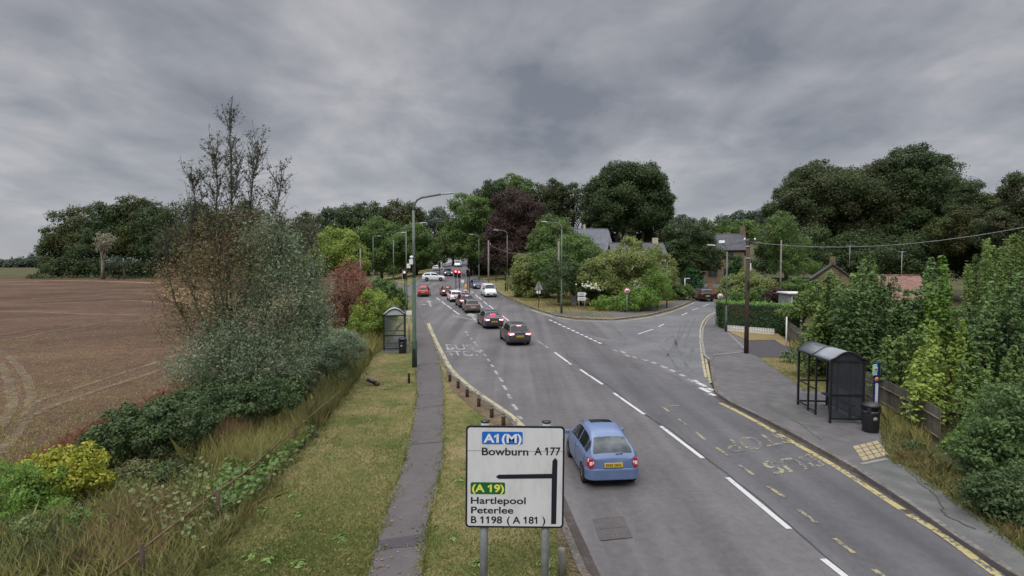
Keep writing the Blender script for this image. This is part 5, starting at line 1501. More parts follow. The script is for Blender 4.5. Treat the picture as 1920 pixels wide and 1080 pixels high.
# ------------------------------------------------------------------ vehicles
# stations along the length: y/L (rear -0.5 .. front 0.5), half width, underside, shoulder, roof, half roof width (heights / H, widths / (W/2))
CARS = {
    'small_hatch': dict(L=3.72, W=1.66, H=1.54, wb=(-.325, .33), wr=.285, st=[
        (-.500, .68, .25, .52, .570, .64), (-.486, .86, .17, .565, .615, .76), (-.450, .94, .15, .60, .71, .76), (-.36, .98, .14, .615, .865, .64), (-.25, .99, .13, .62, .955, .62),
        (-.06, 1.0, .13, .61, 1.0, .63), (.09, 1.0, .13, .60, .962, .62), (.28, .99, .13, .575, .66, .78), (.40, .95, .14, .50, .575, .74), (.475, .87, .16, .41, .48, .68), (.50, .72, .22, .33, .385, .6)]),
    'hatch': dict(L=4.25, W=1.80, H=1.47, wb=(-.305, .315), wr=.315, st=[
        (-.500, .82, .24, .56, .62, .74), (-.492, .93, .17, .60, .665, .80), (-.455, .975, .15, .63, .74, .78), (-.36, .99, .14, .635, .955, .70), (-.27, 1.0, .13, .635, .985, .70),
        (-.06, 1.0, .13, .62, 1.0, .71), (.08, 1.0, .13, .61, .965, .70), (.24, .99, .13, .585, .655, .80), (.40, .96, .14, .52, .60, .76), (.475, .88, .16, .43, .50, .68), (.50, .74, .22, .34, .40, .6)]),
    'sedan': dict(L=4.70, W=1.82, H=1.44, wb=(-.295, .32), wr=.32, st=[
        (-.500, .82, .24, .56, .61, .74), (-.492, .93, .17, .61, .675, .78), (-.44, .975, .15, .635, .725, .76), (-.35, .99, .14, .645, .755, .74), (-.225, 1.0, .13, .645, .955, .68),
        (-.10, 1.0, .13, .635, 1.0, .69), (.06, 1.0, .13, .62, .975, .69), (.21, .99, .13, .60, .665, .80), (.38, .96, .14, .53, .605, .76), (.475, .88, .16, .43, .50, .68), (.50, .74, .22, .34, .40, .6)]),
    'suv': dict(L=4.45, W=1.84, H=1.66, wb=(-.295, .31), wr=.355, st=[
        (-.500, .83, .27, .56, .61, .76), (-.492, .94, .20, .60, .655, .82), (-.465, .98, .18, .625, .74, .80), (-.40, .99, .17, .63, .93, .73), (-.33, 1.0, .16, .63, .98, .72),
        (-.06, 1.0, .16, .62, 1.0, .73), (.10, 1.0, .16, .61, .965, .72), (.245, .99, .16, .585, .66, .82), (.40, .97, .17, .54, .615, .80), (.480, .91, .19, .46, .53, .72), (.50, .80, .25, .36, .43, .66)]),
    'van': dict(L=4.50, W=1.84, H=1.84, wb=(-.30, .32), wr=.32, st=[
        (-.500, .90, .22, .50, .90, .72), (-.494, .97, .15, .53, .96, .76), (-.45, .99, .14, .53, .985, .77), (-.30, 1.0, .13, .53, 1.0, .78), (-.10, 1.0, .13, .53, 1.0, .78),
        (.02, 1.0, .13, .53, 1.0, .78), (.14, 1.0, .13, .53, .965, .77), (.33, .985, .13, .515, .60, .82), (.43, .95, .14, .46, .53, .77), (.485, .88, .16, .38, .45, .70), (.50, .78, .20, .31, .36, .64)]),
}
RINGN = 9
_bodies = {}


def car_surface(kind):
    K = CARS[kind]
    st = np.array(K['st'])
    u = np.arange(len(st), dtype=float)
    def S(uu, vv):
        uu = float(np.clip(uu, 0, len(st) - 1))
        p = [float(pchip(u, st[:, i], uu)) for i in range(6)]
        y = p[0] * K['L']; w = p[1] * K['W'] / 2; zb = p[2] * K['H']; zs = p[3] * K['H']; zr = p[4] * K['H']; wr = p[5] * K['W'] / 2
        zm = zb + (zs - zb) * .55
        ring = [(0, zb), (w * .86, zb), (w * .965, zb + .07), (w, zm), (w * .975, zs - .03), (w * .935, zs + .015), (wr * 1.0, zs + (zr - zs) * .86 + .01), (wr * .80, zr - .012), (wr * .4, zr + .006), (0, zr + .010)]
        k = min(int(vv), len(ring) - 2); t = vv - k
        return Vector((ring[k][0] * (1 - t) + ring[k + 1][0] * t, y, ring[k][1] * (1 - t) + ring[k + 1][1] * t))
    return S, len(st) - 1


def car_body_mesh(kind):
    if kind in _bodies: return _bodies[kind]
    K = CARS[kind]
    S, nu = car_surface(kind)
    us = []
    for i in range(nu): us += [i + k / 4 for k in range(4)]
    us.append(nu)
    vs = []
    for i in range(RINGN): vs += [i] if i in (0, 1, 5) else [i, i + .5]
    vs.append(RINGN)
    nv = len(vs)
    V, Fc = [], []
    ringlen = 2 * nv - 2
    for uu in us:
        half = [S(uu, v) for v in vs]
        V += [tuple(p) for p in half] + [(-p.x, p.y, p.z) for p in reversed(half[1:-1])]
    for i in range(len(us) - 1):
        for k in range(ringlen):
            k2 = (k + 1) % ringlen
            Fc.append((i * ringlen + k, i * ringlen + k2, (i + 1) * ringlen + k2, (i + 1) * ringlen + k))
    Fc.append(tuple(range(ringlen)))
    Fc.append(tuple(reversed([(len(us) - 1) * ringlen + k for k in range(ringlen)])))
    mb = MB(); mb.add(V, Fc, 0, True)
    me = mb.mesh('body')
    # cut the wheel arches
    o = bpy.data.objects.new('body_cut', me); COL.objects.link(o)
    cm = MB()
    for yw in K['wb']:
        for sx in (-1, 1):
            cm.lathe([(K['wr'] * 1.16, -.17), (K['wr'] * 1.16, .17)], 24, (sx * (K['W'] / 2 - .10), yw * K['L'], K['wr'] * 1.02), 'x')
    co = bpy.data.objects.new('arch_cut', cm.mesh('arch_cut')); COL.objects.link(co)
    md = o.modifiers.new('b', 'BOOLEAN'); md.object = co; md.operation = 'DIFFERENCE'; md.solver = 'EXACT'
    dg = bpy.context.evaluated_depsgraph_get(); dg.update()
    res = bpy.data.meshes.new_from_object(o.evaluated_get(dg))
    if len(res.polygons) < 50: res = me
    bpy.data.objects.remove(o); bpy.data.objects.remove(co)
    if hasattr(res, 'set_sharp_from_angle'):
        res.shade_smooth() if hasattr(res, 'shade_smooth') else None
        res.set_sharp_from_angle(angle=R(38))
    _bodies[kind] = res
    return res


def car(name, label, kind, paint, at, heading, facing_rear=True, brake=False, lamps=False, scale=1.0, plate=None, ysc=1.0, roof_rails=False, sunroof=False, group=None, detail=True, zsc=1.0, rearglass='car_glass', trim=True, cat='car'):
    """at: ground point under the middle of the bumper nearest to the camera; heading: direction of travel, degrees left of straight ahead"""
    K = CARS[kind]
    S, nu = car_surface(kind)
    L, W, H = K['L'], K['W'], K['H']
    a = R(heading)
    fwd = Vector((-math.sin(a), math.cos(a), 0))
    p = Vector(at) + fwd * (L / 2 * scale * ysc * (1 if facing_rear else -1))
    slope = (h(p.x + fwd.x * 1.5, p.y + fwd.y * 1.5) - h(p.x - fwd.x * 1.5, p.y - fwd.y * 1.5)) / 3
    root = empty(name, (p.x, p.y, h(p.x, p.y) + .008), 0, label, cat, group)
    root.rotation_euler = (math.atan(slope), 0, a)
    root.scale = (scale, scale * ysc, scale * zsc)
    me = car_body_mesh(kind).copy()
    me.materials.clear()
    body = link_mesh('body', me, M[paint], root)

    def patch(nm, u0, u1, v0, v1, m_, off=.006, side=0, n=5, mv=4, thick=0.0):
        V, Fc = [], []
        vv = [v0 + (v1 - v0) * k / mv for k in range(mv + 1)]
        rows = []
        for i in range(n + 1):
            uu = u0 + (u1 - u0) * i / n
            half = []
            for v in vv:
                e_ = .04
                pu = S(uu + e_, v) - S(uu - e_, v); pv = S(uu, min(v + e_, RINGN - 1e-4)) - S(uu, v - e_)
                nn = pv.cross(pu)
                if nn.length < 1e-9: nn = Vector((0, 0, 1))
                nn.normalize()
                q = S(uu, v)
                c0 = Vector((0, q.y, H * .45))
                if nn.dot(q - c0) < 0: nn = -nn
                half.append(q + nn * off)
            if side == 0:
                row = [Vector((-q.x, q.y, q.z)) for q in half[::1]] + [q for q in half[::-1]]
            else:
                row = [Vector((q.x * side, q.y, q.z)) for q in half]
            rows.append(row)
        m_n = len(rows[0])
        for r_ in rows: V += r_
        for i in range(n):
            for k in range(m_n - 1):
                Fc.append((i * m_n + k, i * m_n + k + 1, (i + 1) * m_n + k + 1, (i + 1) * m_n + k))
        mb_ = MB(); mb_.add(V, Fc, 0, True)
        return mb_.build(nm, M[m_], root)

    iroof = {'small_hatch': (1.05, 3.3, 7.0, 6.05), 'hatch': (1.2, 2.95, 7.05, 6.05), 'sedan': (3.08, 3.95, 6.98, 6.02), 'suv': (1.2, 2.9, 7.0, 6.05), 'van': (.0, .0, 6.9, 6.05)}[kind]
    r0, r1, f0, f1 = iroof
    if kind == 'van':
        mbw = MB(); mbw.prism([(-.60, H * .56), (.60, H * .56), (.54, H * .86), (-.54, H * .86)], -L / 2 - .012, -L / 2 + .03, 'y')
        mbw.build('rear_window', M['car_glass'], root)
    else:
        patch('rear_window', r0 + (.50 if kind == 'small_hatch' else .12), r1 - .12, 6.5 if kind == 'small_hatch' else 6.35 if kind != 'sedan' else 6.2, 8.95, rearglass, side=0, n=6, mv=4)
    patch('windscreen', f1 + .08, f0 - .08, 6.25, 8.95, 'car_glass', side=0, n=6, mv=4)
    s0 = {'small_hatch': 2.45, 'hatch': 2.25, 'sedan': 3.45, 'suv': 2.3, 'van': 5.05}[kind]
    s1 = {'small_hatch': 6.72, 'hatch': 6.72, 'sedan': 6.72, 'suv': 6.72, 'van': 6.7}[kind]
    pil = {'small_hatch': (3.35, 4.75), 'hatch': (3.3, 4.7), 'sedan': (4.05, 5.2), 'suv': (3.2, 4.75), 'van': (5.85,)}[kind]
    for sx in (-1, 1):
        cuts = [s0] + list(pil) + [s1]
        for a0, a1 in zip(cuts[:-1], cuts[1:]):
            patch('side_window', a0 + .06, a1 - .06, 5.12, 5.86, 'car_glass', side=sx, n=4, mv=2)
    # wheels
    for yw in K['wb']:
        for sx in (-1, 1):
            wr = K['wr']
            we = empty('wheel', (sx * (W / 2 - .115), yw * L, wr), 0)
            we.parent = root
            MB().lathe([(wr * .62, -.095), (wr * .93, -.10), (wr, -.075), (wr, .075), (wr * .93, .10), (wr * .62, .095)], 22, axis='x').build('tyre', M['rubber'], we)
            rb = MB()
            rb.lathe([(wr * .66, -.08), (wr * .66, .082), (wr * .58, .085), (wr * .54, .04), (wr * .1, .04)] if sx > 0 else [(wr * .66, .08), (wr * .66, -.082), (wr * .58, -.085), (wr * .54, -.04), (wr * .1, -.04)], 20, axis='x')
            for k in range(6):
                q = k * math.pi / 3
                rb.tube([(sx * .075, math.cos(q) * wr * .1, math.sin(q) * wr * .1), (sx * .072, math.cos(q) * wr * .58, math.sin(q) * wr * .58)], .030, 5)
            rb.build('rim', M['alloy'], we)
    # lamps
    for sx in (-1, 1):
        if kind == 'small_hatch':
            o = patch('taillight', .05, 1.75, 3.3, 4.98, 'tail_red', .016, side=sx, n=4, mv=4)
            patch('indicator_lens', .15, 1.4, 3.75, 4.5, 'lens_clear', .022, side=sx, n=3, mv=2)
            MB().prism([(sx * W * .36, H * .40), (sx * W * .43, H * .395), (sx * W * .445, H * .48), (sx * W * .43, H * .575), (sx * W * .375, H * .585), (sx * W * .355, H * .49)], -L / 2 - .005, -L / 2 + .12, 'y').build('light_unit', M['tail_red'], root, .012)
            MB().prism([(sx * W * .375, H * .455), (sx * W * .425, H * .455), (sx * W * .425, H * .525), (sx * W * .375, H * .525)], -L / 2 - .012, -L / 2 + .05, 'y').build('indicator_lens', M['lens_clear'], root, .01)
        elif kind == 'van':
            mbt = MB(); mbt.box((sx * W * .435, -L / 2 + .01, H * .60), (.11, .07, .42)); mbt.build('taillight', M['tail_lit' if brake else 'tail_red'], root, .01)
        else:
            v0, v1 = (3.75, 4.9)
            patch('taillight', .10, 1.9, v0, v1, 'tail_lit' if brake else 'tail_red', .014, side=sx, n=4, mv=3)
            bx = MB(); bx.prism([(sx * W * .24, H * .545), (sx * W * .415, H * .515), (sx * W * .43, H * .60), (sx * W * .25, H * .605)], -L / 2 - .022, -L / 2 + .04, 'y')
            lo_ = bx.build('light_unit', M['tail_core' if brake else 'tail_red'], root, .008)
        patch('headlight', nu - 1.75, nu - .55, 4.1, 6.2, 'head_lit' if lamps else 'lens_clear', .010, side=sx, n=3, mv=3)
        mm = MB(); mm.box((sx * (W / 2 + .075), L * .20, H * .645), (.17, .10, .13)); mm.build('mirror', M[paint if kind != 'van' else 'black_plastic'], root, .03)
    if brake and kind != 'sedan':
        q = S(r1 - .05, 8.9)
        MB().box((0, q.y - .06, q.z - .035), (.34, .05, .03)).build('brake_light', M['tail_core'], root)
    if brake and kind == 'sedan':
        q = S(r0 + .25, 8.9)
        MB().box((0, q.y + .02, q.z + .03), (.50, .05, .05)).build('brake_light', M['tail_lit'], root)
    # bumpers, plates, grille
    rb_ = MB(); rb_.prism([(-W * .41, H * .19), (W * .41, H * .19), (W * .43, H * .30), (-W * .43, H * .30)], -L / 2 - .028, -L / 2 + .1, 'y')
    if trim: rb_.build('rear_bumper', M['black_plastic'], root, .02)
    else:
        rb_ = MB(); rb_.prism([(-W * .34, -L / 2 - .05), (W * .34, -L / 2 - .05), (W * .44, -L / 2 + .03), (W * .485, -L / 2 + .17), (W * .48, -L / 2 + .3), (-W * .48, -L / 2 + .3), (-W * .485, -L / 2 + .17), (-W * .44, -L / 2 + .03)], H * .17, H * .385, 'z')
        rb_.build('rear_bumper', M[paint], root, .035)
    fb_ = MB(); fb_.prism([(-W * .34, H * .20), (W * .34, H * .20), (W * .36, H * .30), (-W * .36, H * .30)], L / 2 - .08, L / 2 + .02, 'y')
    fb_.build('grille', M['black_plastic'], root, .01)
    zp = H * (.455 if kind not in ('van',) else .40)
    pr = MB(); pr.box((0, -L / 2 - .025, zp), (.54, .03, .125)); po = pr.build('number_plate', M['plate_yellow'], root)
    if plate:
        V, Fc = text_fit(plate, .02)
        MB().add([(-.235 + .47 * v[0], -L / 2 - .044, zp - .04 + .08 * v[1]) for v in V], Fc).build('registration', M['sign_black'], po)
    pf = MB(); pf.box((0, L / 2 + .025, H * .25), (.52, .02, .11)); pf.build('number_plate', M['plate_white'], root)
    if roof_rails:
        for sx in (-1, 1):
            MB().tube([S(2.9, 6.9) * 1 if False else Vector((sx * S(3.0, 7).x, S(3.0, 7).y, S(3.0, 7).z + .01)), Vector((sx * S(4.5, 7).x, S(4.5, 7).y, S(4.5, 7).z + .06)), Vector((sx * S(6.0, 7).x, S(6.0, 7).y, S(6.0, 7).z + .01))], .02, 6).build('roof_rail', M['black_plastic'], root)
    if sunroof:
        patch('sunroof', 4.9, 5.75, 7.4, 8.95, 'car_glass', .008, side=0, n=4, mv=3)
    # panel gaps, handles and wiper on the nearer cars
    if detail:
        for uu in ({'small_hatch': (2.6, 5.0, 6.9), 'hatch': (2.2, 4.7, 6.9), 'sedan': (3.6, 5.15, 6.95), 'suv': (2.2, 4.7, 6.9), 'van': (3.0, 5.0, 6.8)}[kind]):
            for sx in (-1, 1):
                pts = [S(uu, v) for v in (2.3, 3, 4, 4.95)]
                MB().tube([Vector((sx * (q.x + .001), q.y, q.z)) for q in pts], .006, 4).build('panel_gap', M['black_plastic'], root)
        for sx in (-1, 1):
            for uu in ((5.2,) if kind in ('van',) else ((5.0 - .22,) if kind == 'small_hatch' else (3.9, 5.0))):
                q = S(uu - .25, 4.25)
                MB().box((sx * (q.x + .012), q.y, q.z), (.03, .17, .03)).build('door_handle', M[paint], root, .008)
        q = S(r0 + .18, 8.7)
        if kind in ('small_hatch', 'hatch', 'suv'):
            q2 = S(r0 + .32, 7.4)
            MB().tube([q + Vector((0, -.02, .02)), Vector((q2.x * .7, q2.y - .02, q2.z + .025))], .012, 5).build('wiper', M['black_plastic'], root)
    return root


def paint_car(nm, c, rough=0.32):
    M[nm] = mat(nm, c, rough, 0.0, 0.5, coat=0.6)


paint_car('paint_blue', (0.095, 0.142, 0.262))
paint_car('paint_charcoal', (0.048, 0.040, 0.043))
paint_car('paint_graphite', (0.038, 0.036, 0.048))
paint_car('paint_grey', (0.115, 0.105, 0.105))
paint_car('paint_maroon', (0.060, 0.014, 0.020))
paint_car('paint_white', (0.62, 0.64, 0.66))
paint_car('paint_red', (0.36, 0.015, 0.028))
paint_car('paint_darkred', (0.085, 0.020, 0.028))
paint_car('paint_navy', (0.028, 0.034, 0.075))
paint_car('paint_black', (0.014, 0.014, 0.017))

QL = 'cars queuing in the right hand lane'
car('parked_car' if False else 'small_car', 'light blue three door hatchback with sunroof passing the big direction sign', 'small_hatch', 'paint_blue', G(1150, 917), 5, plate='SK05 OHC', sunroof=True, scale=.90, zsc=1.0, ysc=.88, rearglass='car_glass_pale', trim=False)
car('hatchback', 'dark grey hatchback with lit brake lights, last car in the queue', 'hatch', 'paint_charcoal', G(975, 649), 11, brake=True, plate='NV14 KXR', group=QL, scale=.94, zsc=1.06)
car('saloon_car', 'dark saloon with lit brake lights, second from the back of the queue', 'sedan', 'paint_graphite', G(927, 617.5), 13, brake=True, plate='YK66 DLV', group=QL, scale=.94, zsc=1.05)
car('hatchback', 'silver grey hatchback in the queue beside the hatched markings', 'hatch', 'paint_grey', G(887, 587.5), 11, group=QL, scale=.95)
car('off_roader', 'dark maroon tall car with roof rails in front of the silver grey hatchback', 'suv', 'paint_maroon', G(876, 578), 14, brake=True, group=QL, scale=.95, roof_rails=True)
car('estate_car', 'white car half hidden behind the dark maroon one', 'suv', 'paint_white', G(856, 567), 14, brake=True, group=QL, scale=.88)
car('hatchback', 'dark red hatchback at the front of the queue', 'hatch', 'paint_darkred', G(840, 556), 13, brake=True, group=QL, detail=False, scale=.95)
car('small_car', 'bright red small car alone in the left lane at the signals', 'small_hatch', 'paint_red', G(793, 557), 4, brake=False, detail=False, scale=.98)
car('off_roader', 'white car crossing the junction side on, heading right', 'suv', 'paint_white', G(812, 527.5) + Vector((0, -2.0, 0)), -82, detail=True)
# the crossing car stands with its near side towards the camera: put its middle on the spot
cx_ = [o for o in COL.objects if o.get('label', '').startswith('white car crossing')][0]
g_ = G(812, 527.5); cx_.location = (g_.x, g_.y + .9, h(g_.x, g_.y + .9) + .008); cx_.rotation_euler = (0, 0, R(-84))
car('off_roader', 'dark grey oncoming car behind the red signals', 'suv', 'paint_charcoal', G(841, 518), 190, facing_rear=False, lamps=True, detail=False)
car('hatchback', 'small white car driving up the hill beyond the crossing', 'hatch', 'paint_white', G(816, 508), -10, detail=False)
car('van', 'dark car with pale windows highest up the left of the hill road', 'suv', 'paint_black', G(804, 502), -8, detail=False, rearglass='lens_clear', cat='car')
car('van', 'small white van coming down the hill above the red signals', 'van', 'paint_white', G(857, 501), 178, facing_rear=False, detail=False, cat='van')
car('hatchback', 'dark blue oncoming car behind the white van', 'hatch', 'paint_navy', G(897, 542), 193, facing_rear=False, lamps=False, detail=False, scale=.95)
car('people_carrier', 'white people carrier coming towards the camera past the hatching', 'van', 'paint_white', G(921, 558), 192, facing_rear=False, detail=False, scale=.97, cat='van')
car('off_roader', 'black car leaving along the side road, rear towards the camera', 'suv', 'paint_black', G(1327, 566), -2, detail=False)
car('hatchback', 'black car half hidden beside the other black car on the side road', 'hatch', 'paint_black', G(1350, 562), -38, detail=False)


# ------------------------------------------------------------------ big direction sign in the foreground
def direction_sign():
    Y = 9.0
    k = Y / F
    x0, x1, y0, y1 = 871, 1055.5, 798.5, 989
    C0 = P(963, 500, Y)
    base = Vector((C0.x, Y, h(C0.x, Y) + .09))
    root = empty('direction_sign', base, 0, 'large white road direction sign on two grey posts, reading Bowburn and Hartlepool', 'road sign')
    root.rotation_euler = (0, R(.55), 0)
    def X(px): return P(px, 900, Y).x - base.x
    def Z(py): return P(963, py, Y).z - base.z
    def rrect(a, b, c, d, r, n=5):
        pts = []
        for cx, cz, q0 in ((b - r, d - r, 0), (a + r, d - r, 90), (a + r, c + r, 180), (b - r, c + r, 270)):
            for i in range(n + 1):
                q = R(q0 + 90 * i / n); pts.append((cx + r * math.cos(q), cz + r * math.sin(q)))
        return pts
    a, b, c, d = X(x0), X(x1), Z(y1), Z(y0)
    # the plate narrows a little towards its foot
    def plate(nm, inset, yf, yb, m_, r):
        return MB().prism(rrect(a + inset, b - inset, c + inset, d - inset, r), yf, yb).build(nm, M[m_], root)
    plate('border', 0, -.012, .012, 'sign_black', .065)
    plate('face', .032, -.016, -.010, 'sign_white', .045)
    MB().box(((a + b) / 2, -.0165, Z(845)), (b - a - .07, .003, .008)).build('panel_joint', M['sign_back'], root)
    MB().prism(rrect(X(901), X(977), Z(832.5), Z(809), .03), -.020, -.016).build('blue_panel', M['sign_blue'], root)
    MB().prism(rrect(X(880.5), X(945), Z(926), Z(904), .028), -.020, -.016).build('green_panel', M['sign_green'], root)
    mbl = MB()
    mbl.prism([(X(1032), Z(981)), (X(1041.5), Z(981)), (X(1042.5), Z(862)), (X(1038), Z(857)), (X(1033), Z(863)), (X(1032.4), Z(887)), (X(933), Z(889.5)), (X(927.5), Z(893.5)), (X(933), Z(897.5)), (X(1032.2), Z(895.5))], -.0185, -.016)
    mbl.build('route_line', M['sign_black'], root)
    def word(t, xa, xb, yb, cap, m_, yf=-.0215, bold=.02):
        V, Fc = text_fit(t, bold)
        V0 = [(X(xa) + (X(xb) - X(xa)) * v[0], yf, Z(yb) + cap * k * v[1]) for v in V]
        MB().add(V0, Fc).build('lettering', M[m_], root)
    word('A1(M)', 904, 975, 829, 15.5, 'white', -.0225, .03)
    word('Bowburn', 901, 988, 853, 14, 'sign_black', -.018)
    word('A 177', 999, 1048, 852, 14.5, 'sign_black', -.018)
    word('(A 19)', 883, 943, 921.5, 13.5, 'sign_yellow', -.0225, .03)
    word('Hartlepool', 881, 984, 944, 12.5, 'sign_black', -.018)
    word('Peterlee', 881.5, 961, 962, 12.5, 'sign_black', -.018)
    word('B 1198', 881.5, 940, 980.5, 13, 'sign_black', -.018)
    word('( A 181 )', 949, 1021, 980.5, 13, 'sign_black', -.018)
    for px in (906, 1022):
        zt = Z(800)
        p_ = MB(); p_.tube([(X(px), .085, -.2), (X(px), .085, zt + .05)], .07, 16); po = p_.build('post', M['galv'], root)
        MB().lathe([(.074, zt + .05), (.078, zt + .075), (.03, zt + .09)], 14, (X(px), .085, 0)).build('cap', M['black_plastic'], po)
        for zz in (Z(830), Z(955)):
            MB().box((X(px), .085, zz), (.17, .17, .03)).build('clip', M['galv'], po)
    return root


direction_sign()


# ------------------------------------------------------------------ lamp columns, poles and signs
def lamp_column(label, Y, px, top, arm_px, arm_drop=0, lower=.38, thick=.085, pale=True, base_py=None, curve=True, group='street lamp columns'):
    """a column at pixel column px whose arm ends at arm_px; top = pixel row of the arm"""
    if base_py: Y = G(px, base_py, .1).y
    b = P(px, 500, Y); z0 = h(b.x, Y) + .06
    root = empty('street_lamp', (b.x, Y, z0), 0, label, 'street lamp', group)
    zt = P(px, top, Y).z - z0
    xa = P(arm_px, top, Y).x - b.x
    s_ = 1 if xa > 0 else -1
    ze = zt - arm_drop * Y / F * -1
    mbc = MB(); mbc.tube([(0, 0, zt * lower), (0, 0, zt - (.75 if curve else .02))], [thick * .8, thick * .62], 10)
    mbc.build('column', M['column_grey'], root)
    mbb = MB(); mbb.tube([(0, 0, -.1), (0, 0, zt * .16), (0, 0, zt * .165), (0, 0, zt * lower)], [thick * 1.25, thick * 1.25, thick * .95, thick * .85], 12)
    bb = mbb.build('base', M['green_paint'], root)
    MB().box((0, -thick * 1.2, zt * .075), (thick * 1.1, .03, zt * .075)).build('hatch', M['black_plastic'], bb)
    lx = xa - s_ * min(abs(xa) * .45, .75)
    arm = [(0, 0, zt - .75), (s_ * .05, 0, zt - .42), (s_ * .20, 0, zt - .18), (s_ * .45, 0, zt - .04), (lx, 0, ze + .02)] if curve else [(0, 0, zt - .03), (lx, 0, ze)]
    MB().tube(arm, thick * .52, 8).build('arm', M['column_grey'], root)
    ln = MB()
    ln.lathe([(.02, -.0), (.075, .06), (.085, abs(xa - lx) * .5), (.06, abs(xa - lx) * .95), (.01, abs(xa - lx))], 10, axis='x')
    lo = ln.build('lantern', M['lantern_pale' if pale else 'lantern'], root)
    lo.location = (lx, 0, ze + .03); lo.scale = (s_, 1.25, .55)
    lo.rotation_euler = (0, -R(4) * s_, 0)
    return root


lamp_column('tall street lamp with a curved arm beside the footpath, nearest of all', 0, 776, 369, 852, 4, base_py=688, thick=.115, pale=False, lower=.53)
lamp_column('street lamp with its pale lantern just left of the nearest tall lamp', 0, 762, 419, 800, 0, base_py=590, thick=.095)
lamp_column('street lamp left of the left signal with a lantern pointing right', 62, 738, 437, 762, 0, base_py=None, thick=.09)
lamp_column('leftmost street lamp, standing at the left junction', 88, 700, 443, 714, 0, curve=False)
lamp_column('street lamp on the corner verge with an arm to the left above the triangular sign', 0, 1053, 417, 1014, 0, base_py=588, thick=.09)
lamp_column('street lamp right of the white people carrier with an arm to the left', 0, 951, 432, 925, 0, base_py=545, thick=.09, lower=.3)
lamp_column('street lamp farthest up the right side of the main road', 100, 898, 440, 880, 0, thick=.09)
lamp_column('short lamp on the side road pavement by the hedge', 0, 1251, 491, 1256, 0, base_py=577, thick=.06, curve=False)
lamp_column('street lamp behind the clipped hedge with an arm to the left over the side road', 0, 1363, 455, 1325, -6, base_py=622, thick=.075, lower=.3)


def pole(name, label, px, top, base_py=None, Y=None, r=.1, m_='timber_pole', extras=()):
    if base_py: Y = G(px, base_py, .05).y
    b = P(px, 500, Y); z0 = h(b.x, Y)
    zt = P(px, top, Y).z - z0
    root = empty(name, (b.x, Y, z0), 0, label, 'pole')
    MB().tube([(0, 0, -.2), (0, 0, zt * .5), (0, 0, zt)], [r * 1.15, r, r * .85], 12).build('shaft', M[m_], root)
    for e_ in extras:
        kind, f, dx, sz = e_
        if kind == 'box': MB().box((dx, -r - .05, zt * f), sz).build('junction_box', M['black_plastic'], root)
        if kind == 'white': MB().box((dx, -r * .6, zt * f), sz).build('plate', M['white'], root)
        if kind == 'pin':
            MB().tube([(0, -r, zt * f), (dx, -r - .05, zt * f)], .02, 6).build('bracket', M['galv'], root)
            MB().lathe([(.05, 0), (.06, .06), (.03, .12)], 8, (dx, -r - .05, zt * f)).build('insulator', M['white'], root)
        if kind == 'band': MB().lathe([(r * 1.12, -.04), (r * 1.12, .04)], 12, (0, 0, zt * f)).build('band', M['galv'], root)
    return root


tp_ = pole('telegraph_pole', 'thick brown wooden telegraph pole on the right hand pavement', 1402, 447, base_py=664, r=.125,
           extras=[('box', .97, .12, (.22, .2, .25)), ('pin', .985, .35, 0), ('pin', .985, -.3, 0), ('band', .93, 0, 0), ('band', .83, 0, 0), ('white', .76, .14, (.06, .06, .42)), ('box', .60, 0.0, (.12, .08, .5))])
pole('telegraph_pole', 'pale timber pole standing close behind the corner lamp', 1047.5, 452, base_py=568, r=.13, m_='timber_pale')
pole('telegraph_pole', 'thin timber pole with a wire at the right of the uphill road', 916, 451, Y=80, r=.12, m_='timber_pale', extras=[('pin', .93, .3, 0)])
pole('telegraph_pole', 'short timber pole left of the leftmost street lamp', 676, 466, Y=74, r=.12, m_='timber_pale', extras=[('white', .4, -.1, (.25, .1, .25))])
pole('telegraph_pole', 'thin pale pole before the conifer, right of the brown telegraph pole', 1464, 450, Y=58, r=.085, m_='timber_pale')
pole('telegraph_pole', 'lone small pole at the far edge of the brown field', 232, 484, Y=160, r=.2, m_='timber_pale')
pole('marker_pole', 'slim white pole standing against the pale fence', 1477, 594, base_py=653, r=.045, m_='white_fence')


def cable(label, p0, p1, sag, r=.02, n=16):
    p0, p1 = Vector(p0), Vector(p1)
    pts = [p0.lerp(p1, i / n) - Vector((0, 0, sag * 4 * (i / n) * (1 - i / n))) for i in range(n + 1)]
    return tag(MB().tube(pts, r, 5).build('overhead_cable', M['black_metal' if r < .0145 else 'sign_back']), label, 'cable')


YP = tp_.location.y
cable('thick overhead cable sagging from the brown telegraph pole to the right edge', P(1404, 453, YP - .2), P(1990, 412, YP * .72), .72, .0145)
cable('thin wire from the brown telegraph pole down to the stone house', P(1400, 452, YP - .2), P(1338, 461, 84), .15, .012)
cable('thin wire from the timber pole across the copper beech', P(916, 457, 80), P(1046, 462, 62), 1.2, .015)
cable('thin wire from the pale corner pole to the garden', P(1048, 458, 60), P(1120, 470, 70), .3, .012)


